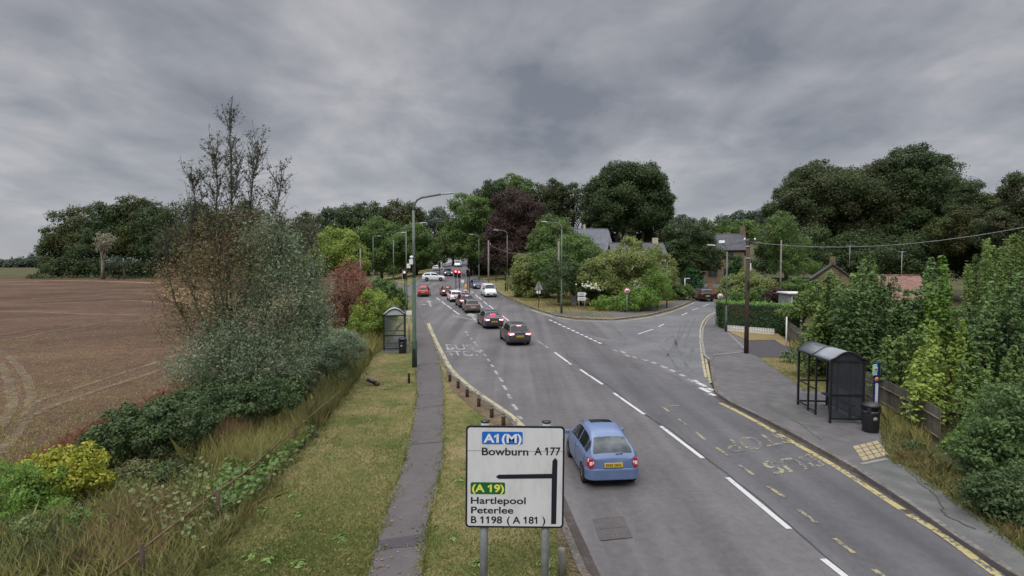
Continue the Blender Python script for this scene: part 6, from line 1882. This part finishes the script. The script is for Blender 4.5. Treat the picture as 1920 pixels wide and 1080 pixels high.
def traffic_signal(label, px, base_py, head_py, lit='red', Y=None, face=1, s=1.0, dx=0):
    if Y is None: Y = G(px, base_py, .05).y
    b = P(px, 500, Y); z0 = h(b.x, Y)
    zh = P(px, head_py, Y).z - z0
    root = empty('traffic_signal', (b.x, Y, z0), 0, label, 'traffic signal', 'traffic signals at the junction')
    MB().tube([(0, .12, -.1), (0, .12, zh + .2)], .057, 10).build('pole', M['black_metal'], root)
    bd = MB(); bd.box((dx, .0, zh - .02), (.62 * s, .03, 1.35 * s)); bd.build('backing_board', M['black_plastic'], root)
    bo = MB()
    for sx in (-1, 1): bo.box((dx + sx * .30 * s, -.018, zh - .02), (.025, .008, 1.33 * s))
    for sz in (-1, 1): bo.box((dx, -.018, zh - .02 + sz * .66 * s), (.58 * s, .008, .025))
    bo.build('white_border', M['white'], root)
    hd = MB(); hd.box((dx, -.09, zh), (.34 * s, .16, 1.05 * s)); ho = hd.build('head', M['black_plastic'], root, .02)
    for i, zz in enumerate((.34, 0, -.34)):
        on = (i == 0 and lit == 'red')
        le = MB().lathe([(.15 * s, -.178), (.08 * s, -.195), (.005, -.20)], 14, (dx, 0, zh + zz * s), 'y').build('lens', M['signal_red' if on else 'lens_off'], ho)
        q = MB()
        n = 9
        V = []
        for k in range(n):
            a_ = math.pi * k / (n - 1)
            for yy in (-.17, -.36):
                V.append((dx + math.cos(a_) * 1 * .165 * s, yy, zh + zz * s + math.sin(a_) * .165 * s))
        q.add(V, [(2 * k, 2 * k + 1, 2 * k + 3, 2 * k + 2) for k in range(n - 1)]).build('visor', M['black_plastic'], ho)
    return root


traffic_signal('traffic signal showing red on the left, beside the nearest tall lamp', 758.5, 556, 515)
traffic_signal('left one of the two red traffic signals on the central island', 854.5, 544, 513)
traffic_signal('right one of the two red traffic signals on the central island', 861, 546, 514)
traffic_signal('unlit traffic signal seen beyond the white crossing car', 824, 519, 496, lit=None)
traffic_signal('dark backed traffic signal on the right of the central island', 877, 549, 512, lit=None, s=.9)


def post(name, label, px, base_py, hgt, r=.06, m_='post_wood', cap=None, group=None, cat='post', tilt=0.0, Y=None):
    g = G(px, base_py, .08)
    root = empty(name, g, 0, label, cat, group)
    mb_ = MB(); mb_.tube([(0, 0, -.1), (0, 0, hgt * .9), (0, 0, hgt)], [r, r, r * .8], 9); mb_.build('shaft', M[m_], root)
    if cap: MB().lathe([(r * 1.04, hgt * .78), (r * 1.04, hgt * .92)], 10).build('band', M[cap], root)
    root.rotation_euler = (0, R(tilt), rng.uniform(0, 3))
    return root


post('black_post', 'thin black post between the dark blue oncoming car and the signals', 880.5, 549, 3.4, .06, 'black_metal')
post('black_post', 'black post beside the far lamp on the right verge', 930, 530, 2.6, .07, 'black_metal')
post('black_post', 'black post at the foot of the lamp by the white people carrier', 947.5, 546, 3.0, .09, 'black_metal')
for i, (px, by) in enumerate([(843.5, 716), (859, 729), (876, 745), (898, 763), (922, 784), (944, 800)]):
    post('verge_post', ['stubby wooden verge post farthest up the bus bay kerb', 'second stubby wooden verge post from the far end of the bus bay kerb', 'third stubby wooden verge post along the bus bay kerb', 'stubby wooden verge post in the middle of the kerb row near the big sign',
                        'stubby wooden verge post just behind the top left of the big sign', 'stubby wooden verge post nearest the top edge of the big sign'][i], px, by, .46, .075, 'post_wood', 'timber_pale', 'stubby wooden posts along the bus bay kerb')
post('verge_post', 'leaning pale topped verge post beside the right leg of the big direction sign', 1054, 1080, .5, .07, 'timber_pale', None, 'stubby wooden posts along the bus bay kerb', tilt=6)
post('black_bollard', 'short upright black bollard on the grass by the footpath', 767, 719, .52, .055, 'black_plastic', cat='bollard')
fb = empty('fallen_bollard', G(704, 722, .12), 0, 'uprooted black bollard lying tilted on the dry grass', 'bollard')
MB().tube([(-.40, 0, .28), (.02, .05, .07)], [.085, .095], 10).build('shaft', M['black_plastic'], fb)
MB().lathe([(.10, -.02), (.15, .03), (.12, .10), (.08, .12)], 9, (.06, .05, 0)).build('foot', M['post_wood'], fb)


def round_sign(label, px, py, base_py, r, txt=None):
    g = G(px, base_py, .1); Y = g.y
    root = empty('speed_sign', g, 0, label, 'road sign')
    zc = P(px, py, Y).z - g.z
    MB().tube([(0, .05, -.1), (0, .05, zc + r * .8)], .04, 8).build('post', M['galv'], root)
    MB().lathe([(r, -.0), (r, .02)], 24, (0, 0, zc), 'y').build('rim', M['sign_red' if txt else 'sign_back'], root)
    MB().lathe([(r * .78, -.008), (r * .78, .003)], 24, (0, 0, zc), 'y').build('face', M['sign_white'], root)
    if txt:
        V, Fc = text_fit(txt, .03)
        MB().add([((v[0] - .5) * r * 1.0, -.013, zc + (v[1] - .5) * r * .62) for v in V], Fc).build('lettering', M['sign_black'], root)
    return root


round_sign('round speed limit sign reading 30 in front of the fern bush', 1175.5, 546, 586, .36, '30')
round_sign('round speed limit sign reading 30 at the corner of the clipped hedge', 1350, 556, 606, .32, '30')
# back of a triangular sign
g = G(1010, 577, .1)
root = empty('warning_sign', g, 0, 'grey back of a triangular warning sign on the corner verge', 'road sign')
zt = P(1010, 527, g.y).z - g.z
MB().tube([(0, -.05, -.1), (0, -.05, zt - .1)], .04, 8).build('post', M['timber_pole'], root)
MB().prism([(-.52, zt - 1.0), (.52, zt - 1.0), (.03, zt), (-.03, zt)], -.012, .012).build('plate', M['sign_back'], root)
MB().box((0, -.02, zt - .72), (.7, .03, .05)).build('rail', M['galv'], root)
MB().box((-.02, 0, zt - 1.26), (.46, .02, .34)).build('sub_plate', M['white'], root)
# two stacked finger plates
g = G(1092, 580, .1)
root = empty('direction_plate', g, 0, 'pair of small white direction plates on two posts before the dark shrub', 'road sign')
Yd = g.y
for px in (1085.5, 1096.5):
    zt = P(px, 549, Yd).z - g.z
    MB().tube([(P(px, 549, Yd).x - g.x, .05, -.1), (P(px, 549, Yd).x - g.x, .05, zt)], .04, 8).build('post', M['galv'], root)
for i, (ya, yb) in enumerate(((548, 554.5), (556.5, 563.5))):
    xa, xb = P(1083, 550, Yd).x - g.x, P(1099.5, 550, Yd).x - g.x
    za, zb = P(1090, yb, Yd).z - g.z, P(1090, ya, Yd).z - g.z
    pl = MB().prism([(xa, za), (xb - .12, za), (xb, (za + zb) / 2), (xb - .12, zb), (xa, zb)], -.012, .012).build('plate', M['sign_white'], root)
    lm_ = MB()
    for k in range(2): lm_.box(((xa + xb) / 2 - .05, -.014, za + (zb - za) * (.34 + .34 * k)), ((xb - xa) * (.62 - .12 * k), .004, .045))
    lm_.build('legend', M['sign_back'], pl)
g = G(1076, 573, .1)
root = empty('utility_cabinet', g, 0, 'grey metal utility cabinet left of the small direction plates', 'cabinet')
MB().box((0, .2, .55), (.62, .4, 1.1)).build('body', M['cabinet'], root, .02)
MB().box((0, .2, 1.12), (.68, .46, .05)).build('lid', M['sign_back'], root, .015)
MB().box((0, -.005, .55), (.02, .012, .95)).build('door_seam', M['black_plastic'], root)
g = G(1251, 567, .1)
root = empty('small_sign', g, 0, 'small white plate on a thin post by the side road hedge', 'road sign')
MB().tube([(0, .03, -.1), (0, .03, 1.7)], .03, 8).build('post', M['galv'], root)
MB().box((0, 0, 1.62), (.24, .02, .34)).build('plate', M['white'], root)
g = P(1284, 545, 82); g.z = h(g.x, g.y)
root = empty('gallows_sign', g, 0, 'white bracket post with a small hanging board by the dark yew', 'sign')
zt = P(1284, 522, 82).z - g.z
MB().tube([(0, 0, 0), (0, 0, zt)], .06, 8).build('post', M['white'], root)
MB().box((.38, 0, zt), (.8, .08, .10)).build('arm', M['white'], root)
MB().box((.45, 0, zt - .42), (.42, .04, .5)).build('board', M['black_plastic'], root)
# lit keep-left bollard and the plate on the island
g = G(873.5, 556, .05)
root = empty('traffic_bollard', g, 0, 'orange topped bollard on the central island behind the dark maroon car', 'bollard')
MB().lathe([(.17, 0), (.17, .95), (.14, 1.0)], 12).build('shaft', M['white'], root)
MB().lathe([(.17, 1.0), (.19, 1.06), (.19, 1.5), (.12, 1.66), (.03, 1.7)], 12).build('top', M['bollard_orange'], root)
MB().lathe([(.15, -.185), (.15, -.175)], 14, (0, 0, .7), 'y').build('roundel', M['sign_blue'], root)
g = G(867.5, 553, .05)
root = empty('island_sign', g, 0, 'small white plate on the central island left of the orange bollard', 'road sign')
MB().tube([(0, .02, -.1), (0, .02, 2.2)], .035, 8).build('post', M['galv'], root)
MB().box((0, 0, 2.0), (.42, .02, .42)).build('plate', M['white'], root)
sheet('traffic_island', [(851, 544), (860, 541), (882, 546), (886, 553), (872, 556), (858, 550)], .10, M['kerb'], .14)
# cctv camera hung on the tall lamp
g = G(776, 688, .1); Yt = g.y
c = P(773, 492, Yt)
root = empty('traffic_camera', c, 0, 'white traffic camera unit with a dome fixed to the nearest tall lamp', 'camera')
MB().box((-.02, -.22, .02), (.20, .16, .28)).build('housing', M['white'], root, .02)
MB().box((-.16, -.2, -.2), (.20, .14, .24)).build('control_box', M['white'], root, .02)
MB().lathe([(.01, -.09), (.08, -.06), (.10, .02), (.06, .08), (.01, .09)], 12, (.0, -.2, .28)).build('dome', M['white'], root)
MB().tube([(.08, 0, .05), (0, -.2, .05)], .03, 8).build('bracket', M['galv'], root)


# ------------------------------------------------------------------ bus shelters
def shelter(label, origin, rz, W_, D_, Hh, arch, cols, near_panel=True, pale=False, door=(.42, .66)):
    """W_ long side along local y, D_ across along local x; open front at x=0"""
    root = empty('bus_shelter', origin, rz, label, 'bus shelter')
    fr = 'black_metal'
    t = .045
    def bar(nm, a, b, r_=.03):
        return MB().box([(a[i] + b[i]) / 2 for i in range(3)], [abs(a[i] - b[i]) + 2 * r_ * (1 if abs(a[i] - b[i]) < 1e-6 else 0) for i in range(3)]).build(nm, M[fr], root)
    for x in (0, D_):
        for y in (0, W_):
            MB().box((x, y, Hh / 2), (.07, .07, Hh)).build('post', M[fr], root)
    for fy in door:
        MB().box((0, W_ * fy, Hh / 2), (.06, .06, Hh)).build('post', M[fr], root)
    for y in cols:
        MB().box((D_, y, Hh / 2), (.05, .05, Hh)).build('post', M[fr], root)
    for zz in (.16, 1.02):
        MB().box((D_, W_ / 2, zz), (.045, W_ - .07, .06)).build('rail', M[fr], root)
        for y in (0, W_): MB().box((D_ / 2, y, zz), (D_ - .07, .045, .06)).build('rail', M[fr], root)
        MB().box((0, W_ * (door[1] + 1) / 2, zz), (.04, W_ * (1 - door[1]) - .06, .055)).build('rail', M[fr], root)
    for zz in (.12, .98): MB().box((0, W_ * (door[0] + door[1]) / 2, zz), (.04, W_ * (door[1] - door[0]) - .06, .05)).build('rail', M[fr], root)
    for x in (0, D_): MB().box((x, W_ / 2, Hh + .03), (.10, W_ + .12, .09)).build('gutter', M[fr], root)
    for y in (0, W_): MB().box((D_ / 2, y, Hh + .03), (D_ - .1, .06, .07)).build('rail', M[fr], root)
    n = 10
    arc = [(D_ * i / n - (.06 if i == 0 else 0) + (.06 if i == n else 0), Hh + .06 + arch * math.sin(math.pi * i / n)) for i in range(n + 1)]
    ro = MB()
    V = []
    for x, z in arc: V += [(x, -.06, z), (x, W_ + .06, z)]
    ro.add(V, [(2 * i, 2 * i + 1, 2 * i + 3, 2 * i + 2) for i in range(n)], 0, True)
    r_o = ro.build('roof', M['roof_pale' if pale else 'roof_glass'], root)
    sd = r_o.modifiers.new('thickness', 'SOLIDIFY'); sd.thickness = .012
    for y in (-.06, W_ / 2, W_ + .06):
        MB().tube([(x, y, z + .01) for x, z in arc], .028, 6).build('hoop', M[fr], r_o)
    gm = MB(); gl = [(x, z) for x, z in arc if 0 <= x <= D_]
    for y in (0, W_):
        gab = [(0.03, Hh + .065)] + [(x, z - .03) for x, z in arc[1:-1]] + [(D_ - .03, Hh + .065)]
        MB().prism(gab, y - .008, y + .008).build('gable_glazing', M['roof_pale' if pale else 'dark_glass'], root)
    gls = 'clear_glass' if pale else 'dark_glass'
    def pane(a, b):
        MB().box([(a[i] + b[i]) / 2 for i in range(3)], [max(abs(a[i] - b[i]), .008) for i in range(3)]).build('glazing', M[gls], root)
    if near_panel:
        pane((.045, 0, .20), (D_ - .045, 0, .985)); pane((.045, 0, 1.06), (D_ - .045, 0, Hh - .02))
    pane((D_, .04, 1.06), (D_, W_ - .04, Hh - .02)); pane((D_, .04, .20), (D_, W_ - .04, .985))
    if not pale:
        pass
    be = MB(); be.box((D_ - .22, W_ * .5, .56), (.26, W_ * .8, .05)); bo_ = be.build('bench', M['black_plastic'], root)
    for y in (.2, .8): MB().box((D_ - .16, W_ * y, .27), (.05, .05, .54)).build('bench_leg', M[fr], bo_)
    return root


A = G(1556, 793, .12)
shelter('black bus shelter with a curved roof and tinted glazing on the right hand pavement', A, R(-5), 2.6, 1.13, 2.22, .32, (.9, 1.8))
B = G(720, 659, .1)
shelter('small bus shelter with a pale arched roof in the long grass on the left', B, R(13), 2.6, 1.36, 2.28, .42, (.9, 1.75), near_panel=True, pale=True, door=(.3, .7))
tag(sheet('shelter_slab', [(716, 664), (768, 664), (764, 630), (724, 630)], .12, M['pavement_worn']), kind='structure')
mb = MB()
g = G(762, 600, .1)


def litter_bin(label, g, r, hh, cap_round=True):
    root = empty('litter_bin', g, 0, label, 'bin')
    MB().lathe([(r * .86, 0), (r * .92, .03), (r, hh * .62), (r * 1.02, hh * .66)], 20).build('body', M['black_plastic'], root)
    MB().lathe([(r * 1.06, hh * .66), (r * 1.06, hh * .70), (r * .90, hh * .71), (r * .90, hh * .72)], 20).build('rim', M['black_plastic'], root)
    for k in range(4):
        q = math.pi / 4 + k * math.pi / 2
        MB().box((math.cos(q) * r * .86, math.sin(q) * r * .86, hh * .78), (.12, .12, hh * .16), q).build('pillar', M['black_plastic'], root)
    MB().lathe([(r * .8, hh * .70), (r * .8, hh * .86)], 16).build('liner', M['sign_black'], root)
    MB().lathe([(r * 1.05, hh * .85), (r * 1.05, hh * .90), (r * .95, hh * .95), (r * .5, hh), (.01, hh)], 20).build('lid', M['black_plastic'], root)
    MB().lathe([(.075, -.012), (.075, 0)], 14, (-.02, -r * .965, hh * .48), 'y').build('emblem', M['sign_back'], root)
    return root


litter_bin('round black litter bin with a domed lid beside the blue bus stop totem', G(1632, 809, .11), .27, 1.02)
g = G(755, 662, .1)
litter_bin('black litter bin in front of the small left hand bus shelter', g, .25, 1.0)


def totem():
    g = G(1640, 768, .1); Y = g.y
    root = empty('bus_stop_sign', g, R(20), 'dark blue bus stop totem with a white timetable and a mint flag, behind the bin', 'bus stop')
    zt = P(1640, 680, Y).z - g.z
    MB().box((0.06, 0, zt / 2), (.17, .16, zt)).build('column', M['totem_blue'], root, .015)
    fl_ = MB().box((-.11, -.05, zt - .27), (.22, .05, .42)).build('flag', M['totem_mint'], root)
    MB().box((-.11, -.08, zt - .24), (.20, .012, .16)).build('white_panel', M['sign_white'], fl_)
    MB().box((-.11, -.088, zt - .25), (.15, .006, .05)).build('bus_symbol', M['sign_green'], fl_)
    MB().lathe([(.105, -.10), (.105, -.06)], 16, (-.03, 0, zt - .66), 'y').build('roundel', M['totem_orange'], root)
    pn = MB().box((-.05, -.095, zt - 1.30), (.13, .03, .98)).build('timetable', M['paper'], root)
    MB().box((-.05, -.113, zt - 1.22), (.09, .006, .6)).build('timetable_text', M['white'], pn)
    return root


totem()
g = G(767, 640, .1)
root = empty('bus_stop_sign', g, 0, 'small white bus stop flag on a pole behind the left hand shelter', 'bus stop')
zt = P(766, 583, g.y).z - g.z
MB().tube([(0, .05, -.1), (0, .05, zt)], .04, 8).build('post', M['galv'], root)
MB().box((0, 0, zt - .14), (.42, .03, .30)).build('flag', M['white'], root, .01)


# ------------------------------------------------------------------ fences
def board_fence(name, label, pts, hh, bw, m_, gap=.012, rails=2, cat='fence', pointed=False, jitter=.02, post_m=None):
    pts = [Vector(p) for p in pts]
    root = empty(name, pts[0], 0, label, cat)
    O = Vector(pts[0])
    bd = MB()
    for a, b in zip(pts[:-1], pts[1:]):
        d = b - a; d.z = 0; L = d.length; d.normalize(); s_ = Vector((d.y, -d.x, 0))
        n = max(1, int(L / bw))
        for i in range(n):
            q0 = a + d * (i * L / n + gap / 2); q1 = a + d * ((i + 1) * L / n - gap / 2)
            top = hh + rng.uniform(-jitter, jitter)
            V = []
            for q in (q0, q1):
                for o_ in (-.009, .009):
                    z0 = h(q.x, q.y) + .03
                    V += [(q.x + s_.x * o_ - O.x, q.y + s_.y * o_ - O.y, z0 - O.z), (q.x + s_.x * o_ - O.x, q.y + s_.y * o_ - O.y, z0 + top - O.z)]
            Fc = [(0, 1, 3, 2), (4, 6, 7, 5), (0, 4, 5, 1), (2, 3, 7, 6), (1, 5, 7, 3), (0, 2, 6, 4)]
            if pointed:
                m0 = (q0 + q1) / 2
                k0 = len(V)
                V += [(m0.x - O.x, m0.y - O.y, h(m0.x, m0.y) + .03 + top + bw * .5 - O.z)]
                Fc += [(1, 5, k0), (3, k0, 7), (1, k0, 3), (5, 7, k0)]
            bd.add(V, Fc)
    bd.build('boards', M[m_], root)
    for k in range(rails):
        rl = MB()
        for a, b in zip(pts[:-1], pts[1:]):
            d = (b - a); d.z = 0; d.normalize(); s_ = Vector((-d.y, d.x, 0)) * .045
            z = hh * (.25 + .5 * k)
            rl.tube([(a.x + s_.x - O.x, a.y + s_.y - O.y, h(a.x, a.y) + z - O.z), (b.x + s_.x - O.x, b.y + s_.y - O.y, h(b.x, b.y) + z - O.z)], .03, 4)
        rl.build('rail', M[post_m or m_], root)
    return root


board_fence('timber_fence', 'weathered pale board fence running away from the white marker pole', [G(1538, 690), G(1512, 664), G(1485, 640), G(1453, 612)], 1.25, .13, 'fence')
board_fence('timber_fence', 'weathered pale board fence behind the litter bin, its near end in the bushes', [G(1762, 838), G(1720, 808), G(1672, 778), G(1622, 748)], 1.2, .12, 'fence')
board_fence('picket_fence', 'low white picket fence along the foot of the clipped hedge', [G(1362, 622), G(1405, 626), G(1452, 630)], .5, .12, 'white_fence', gap=.035, pointed=True, rails=2, jitter=.005)


# the broken rail in the long grass
rt = empty('broken_rail', G(640, 768), 0, 'long rusty rail of a collapsed fence slanting through the tall grass', 'rail')
O = Vector(rt.location)
zz = lambda px, py, up: tuple(G(px, py) + Vector((0, 0, up)) - O)
MB().tube([zz(640, 768, .75), zz(560, 836, .65), zz(450, 930, .5), zz(400, 972, .55)], .028, 7).build('rail', M['rail_rust'], rt)
MB().tube([zz(400, 972, .55), zz(290, 1060, .5), zz(170, 1150, .4)], .027, 7).build('rail', M['rail_rust'], rt)
for px, py in ((552, 850), (410, 985), (268, 1100)):
    MB().tube([zz(px, py, -.1), zz(px, py, .8)], .04, 7).build('post', M['post_wood'], rt)


# ------------------------------------------------------------------ buildings
def house(name, label, px0, px1, Y, ridge_py, eaves_py, depth, rz, wall_m, roof_m, windows=(), chimneys=(), door=None, gable_px=None, cat='house', skylight=None, over=.25, frame='frame_white'):
    """ridge runs along local x; front wall at local y=0"""
    a, b = P(px0, 500, Y), P(px1, 500, Y)
    W_ = (b.x - a.x)
    z0 = min(h(a.x, Y), h(b.x, Y)) - .1
    root = empty(name, ((a.x + b.x) / 2, Y, z0), rz, label, cat)
    ze = P((px0 + px1) / 2, eaves_py, Y).z - z0
    zr = P((px0 + px1) / 2, ridge_py, Y + depth / 2).z - z0
    w2 = W_ / 2
    wl_ = MB(); wl_.prism([(0, 0), (depth, 0), (depth, ze), (depth / 2, zr - .05), (0, ze)], -w2, w2, 'x'); wl_.build('wall', M[wall_m], root)
    rf = MB()
    for s_ in (0, 1):
        y0, y1 = (-over, depth / 2) if s_ == 0 else (depth + over, depth / 2)
        zo = ze - over * (zr - ze) / (depth / 2)
        V = [(-w2 - over, y0, zo), (w2 + over, y0, zo), (w2 + over, y1, zr), (-w2 - over, y1, zr)]
        V += [(v[0], v[1], v[2] + .13) for v in V]
        rf.add(V, [(0, 3, 2, 1), (4, 5, 6, 7), (0, 1, 5, 4), (1, 2, 6, 5), (2, 3, 7, 6), (3, 0, 4, 7)])
    rfo = rf.build('roof', M[roof_m], root)
    MB().tube([(-w2 - over, depth / 2, zr + .13), (w2 + over, depth / 2, zr + .13)], .09, 6).build('ridge', M[roof_m], rfo)
    for cx, cw, ch in chimneys:
        co_ = MB().box((cx * w2, depth / 2, zr + ch / 2 - .3), (cw, cw * .8, ch + .6)).build('chimney', M[wall_m], rfo)
        for q in (-.22, .22):
            MB().lathe([(.12, 0), (.10, .35)], 8, (cx * w2 + q * cw, depth / 2, zr + ch)).build('chimney_pot', M['brick'], co_) if False else None
    MB().tube([(-w2 - over, -over - .05, ze - over * .6), (w2 + over, -over - .05, ze - over * .6)], .06, 6).build('gutter', M['frame_brown'], rfo)
    for wx, wz, ww, wh, side in windows:
        if side == 'f':
            f_ = MB().box((wx * w2, -.02, wz), (ww, .08, wh)).build('window', M[frame], root)
            MB().box((wx * w2 - ww * .24, -.05, wz), (ww * .40, .04, wh * .86)).build('pane', M['window_dark'], f_)
            MB().box((wx * w2 + ww * .24, -.05, wz), (ww * .40, .04, wh * .86)).build('pane', M['window_dark'], f_)
        else:
            sx = 1 if side == 'r' else -1
            f_ = MB().box((sx * (w2 + .01), wx * depth, wz), (.08, ww, wh)).build('window', M[frame], root)
            MB().box((sx * (w2 + .04), wx * depth, wz), (.05, ww * .84, wh * .86)).build('pane', M['window_dark'], f_)
    if door:
        d_ = MB().box((door * w2, -.03, 1.05), (1.0, .1, 2.1)).build('door', M['frame_brown'], root)
        MB().box((door * w2 + .35, -.1, 1.0), (.05, .05, .12)).build('handle', M['galv'], d_)
    if skylight:
        t = .45; y = -over + (depth / 2 + over) * t; z = ze - over * .5 + (zr - ze) * t
        ang = math.atan2(zr - ze, depth / 2)
        MB().box((skylight * w2, y, z + .30), (1.0, .8, .08), 0, 0, ang).build('skylight', M['skylight'], rfo)
    return root


house('stone_house', 'two storey sandstone house with a slate roof and skylight beyond the side road', 1322, 1392, 97, 440, 468, 7.0, R(-22), 'stone', 'slate_dark',
      [(-.55, 2.2, 1.6, 1.6, 'f'), (.2, 2.2, 1.3, 1.5, 'f'), (-.4, 5.2, 1.5, 1.5, 'f'), (.3, 5.2, 1.2, 1.4, 'f'), (.5, 5.0, 1.0, 1.5, 'r')], [(.92, .9, 1.5)], door=.62, skylight=-.12, frame='frame_brown')
house('grey_roofed_house', 'house with a broad pale grey roof behind the corner garden trees', 1052, 1152, 92, 430, 474, 9.0, R(6), 'render_cream', 'slate',
      [(-.5, 2.0, 1.6, 1.3, 'f'), (.5, 2.0, 1.6, 1.3, 'f')], [(.1, .35, .9)])
house('slate_bungalow', 'low house with a dark slate roof below the great dome tree', 1150, 1248, 80, 457, 478, 7.0, R(-4), 'render_cream', 'slate_dark', [(-.45, 2.6, 1.4, 1.1, 'f'), (.4, 2.6, 1.4, 1.1, 'f')], [(.75, .8, .9)])
house('stone_cottage', 'small stone cottage with a pointed gable and chimney among the saplings', 1580, 1612, 54, 496, 521, 3.4, R(65), 'stone', 'slate_dark', [(.5, 2.8, .8, 1.1, 'l'), (-.2, 1.8, 1.0, 1.0, 'f')], [(-.6, .6, .8)])
house('red_roofed_house', 'house with a faded red tiled roof seen through the saplings', 1688, 1762, 46, 519, 562, 7.0, R(-8), 'render_cream', 'pantile', [(-.3, 1.6, 1.4, 1.1, 'f')], [])
# flat roofed brick outbuilding and a white roofed garden room
a, b = P(1472, 530, 68), P(1542, 530, 68)
z0 = h(a.x, 68)
root = empty('brick_outbuilding', ((a.x + b.x) / 2, 68, z0), 0, 'orange brick outbuilding with a flat dark roof beyond the hedge', 'outbuilding')
zt = P(1500, 526, 68).z - z0
MB().box((0, 1.5, zt / 2), (b.x - a.x, 3.0, zt)).build('wall', M['brick'], root)
MB().box((0, 1.5, zt + .16), (b.x - a.x + .4, 3.4, .32)).build('roof', M['black_metal'], root)
g = P(1494, 560, 50); z0 = h(g.x, 50)
root = empty('garden_room', (g.x, 50, z0), R(-6), 'white roofed garden room with a dark window behind the hedge', 'shed')
zt = P(1494, 551, 50).z - z0
MB().box((0, 1.2, zt / 2), (1.5, 2.4, zt)).build('wall', M['cabinet'], root)
MB().box((0, 1.1, zt + .06), (1.8, 2.8, .12)).build('roof', M['white'], root)
w_ = MB().box((0, -.01, zt - .55), (.95, .06, .75)).build('window', M['frame_white'], root)
MB().box((0, -.045, zt - .55), (.8, .03, .6)).build('pane', M['window_dark'], w_)
# brick gate pier and garden wall by the side road
g = P(1331, 545, 78); z0 = h(g.x, 78)
root = empty('garden_wall', (g.x, 78, z0), 0, 'low orange brick wall with a pier where the side road bends', 'wall')
MB().box((0, 0, .8), (.5, .5, 1.6)).build('pier', M['brick'], root)
MB().box((1.9, .1, .5), (3.4, .25, 1.0)).build('brickwork', M['brick'], root)
# tv aerials
for lb, px, top, Y, base_ in (('tv aerial on a mast above the stone cottage', 1593, 459, 53, 490), ('tall aerial mast left of the red roofed house', 1690, 471, 50, 520)):
    t_ = P(px, top, Y); b_ = P(px, base_, Y)
    root = empty('tv_aerial', b_, 0, lb, 'aerial')
    hh = t_.z - b_.z
    MB().tube([(0, 0, -.6), (0, 0, hh)], .028, 6).build('mast', M['galv'], root)
    MB().tube([(-.35, 0, hh - .05), (.35, 0, hh - .05)], .02, 5).build('boom', M['galv'], root)
    el_ = MB()
    for k in range(5): el_.tube([(-.3 + .15 * k, -.2, hh - .05), (-.3 + .15 * k, .2, hh - .05)], .01, 4)
    el_.build('elements', M['galv'], root)
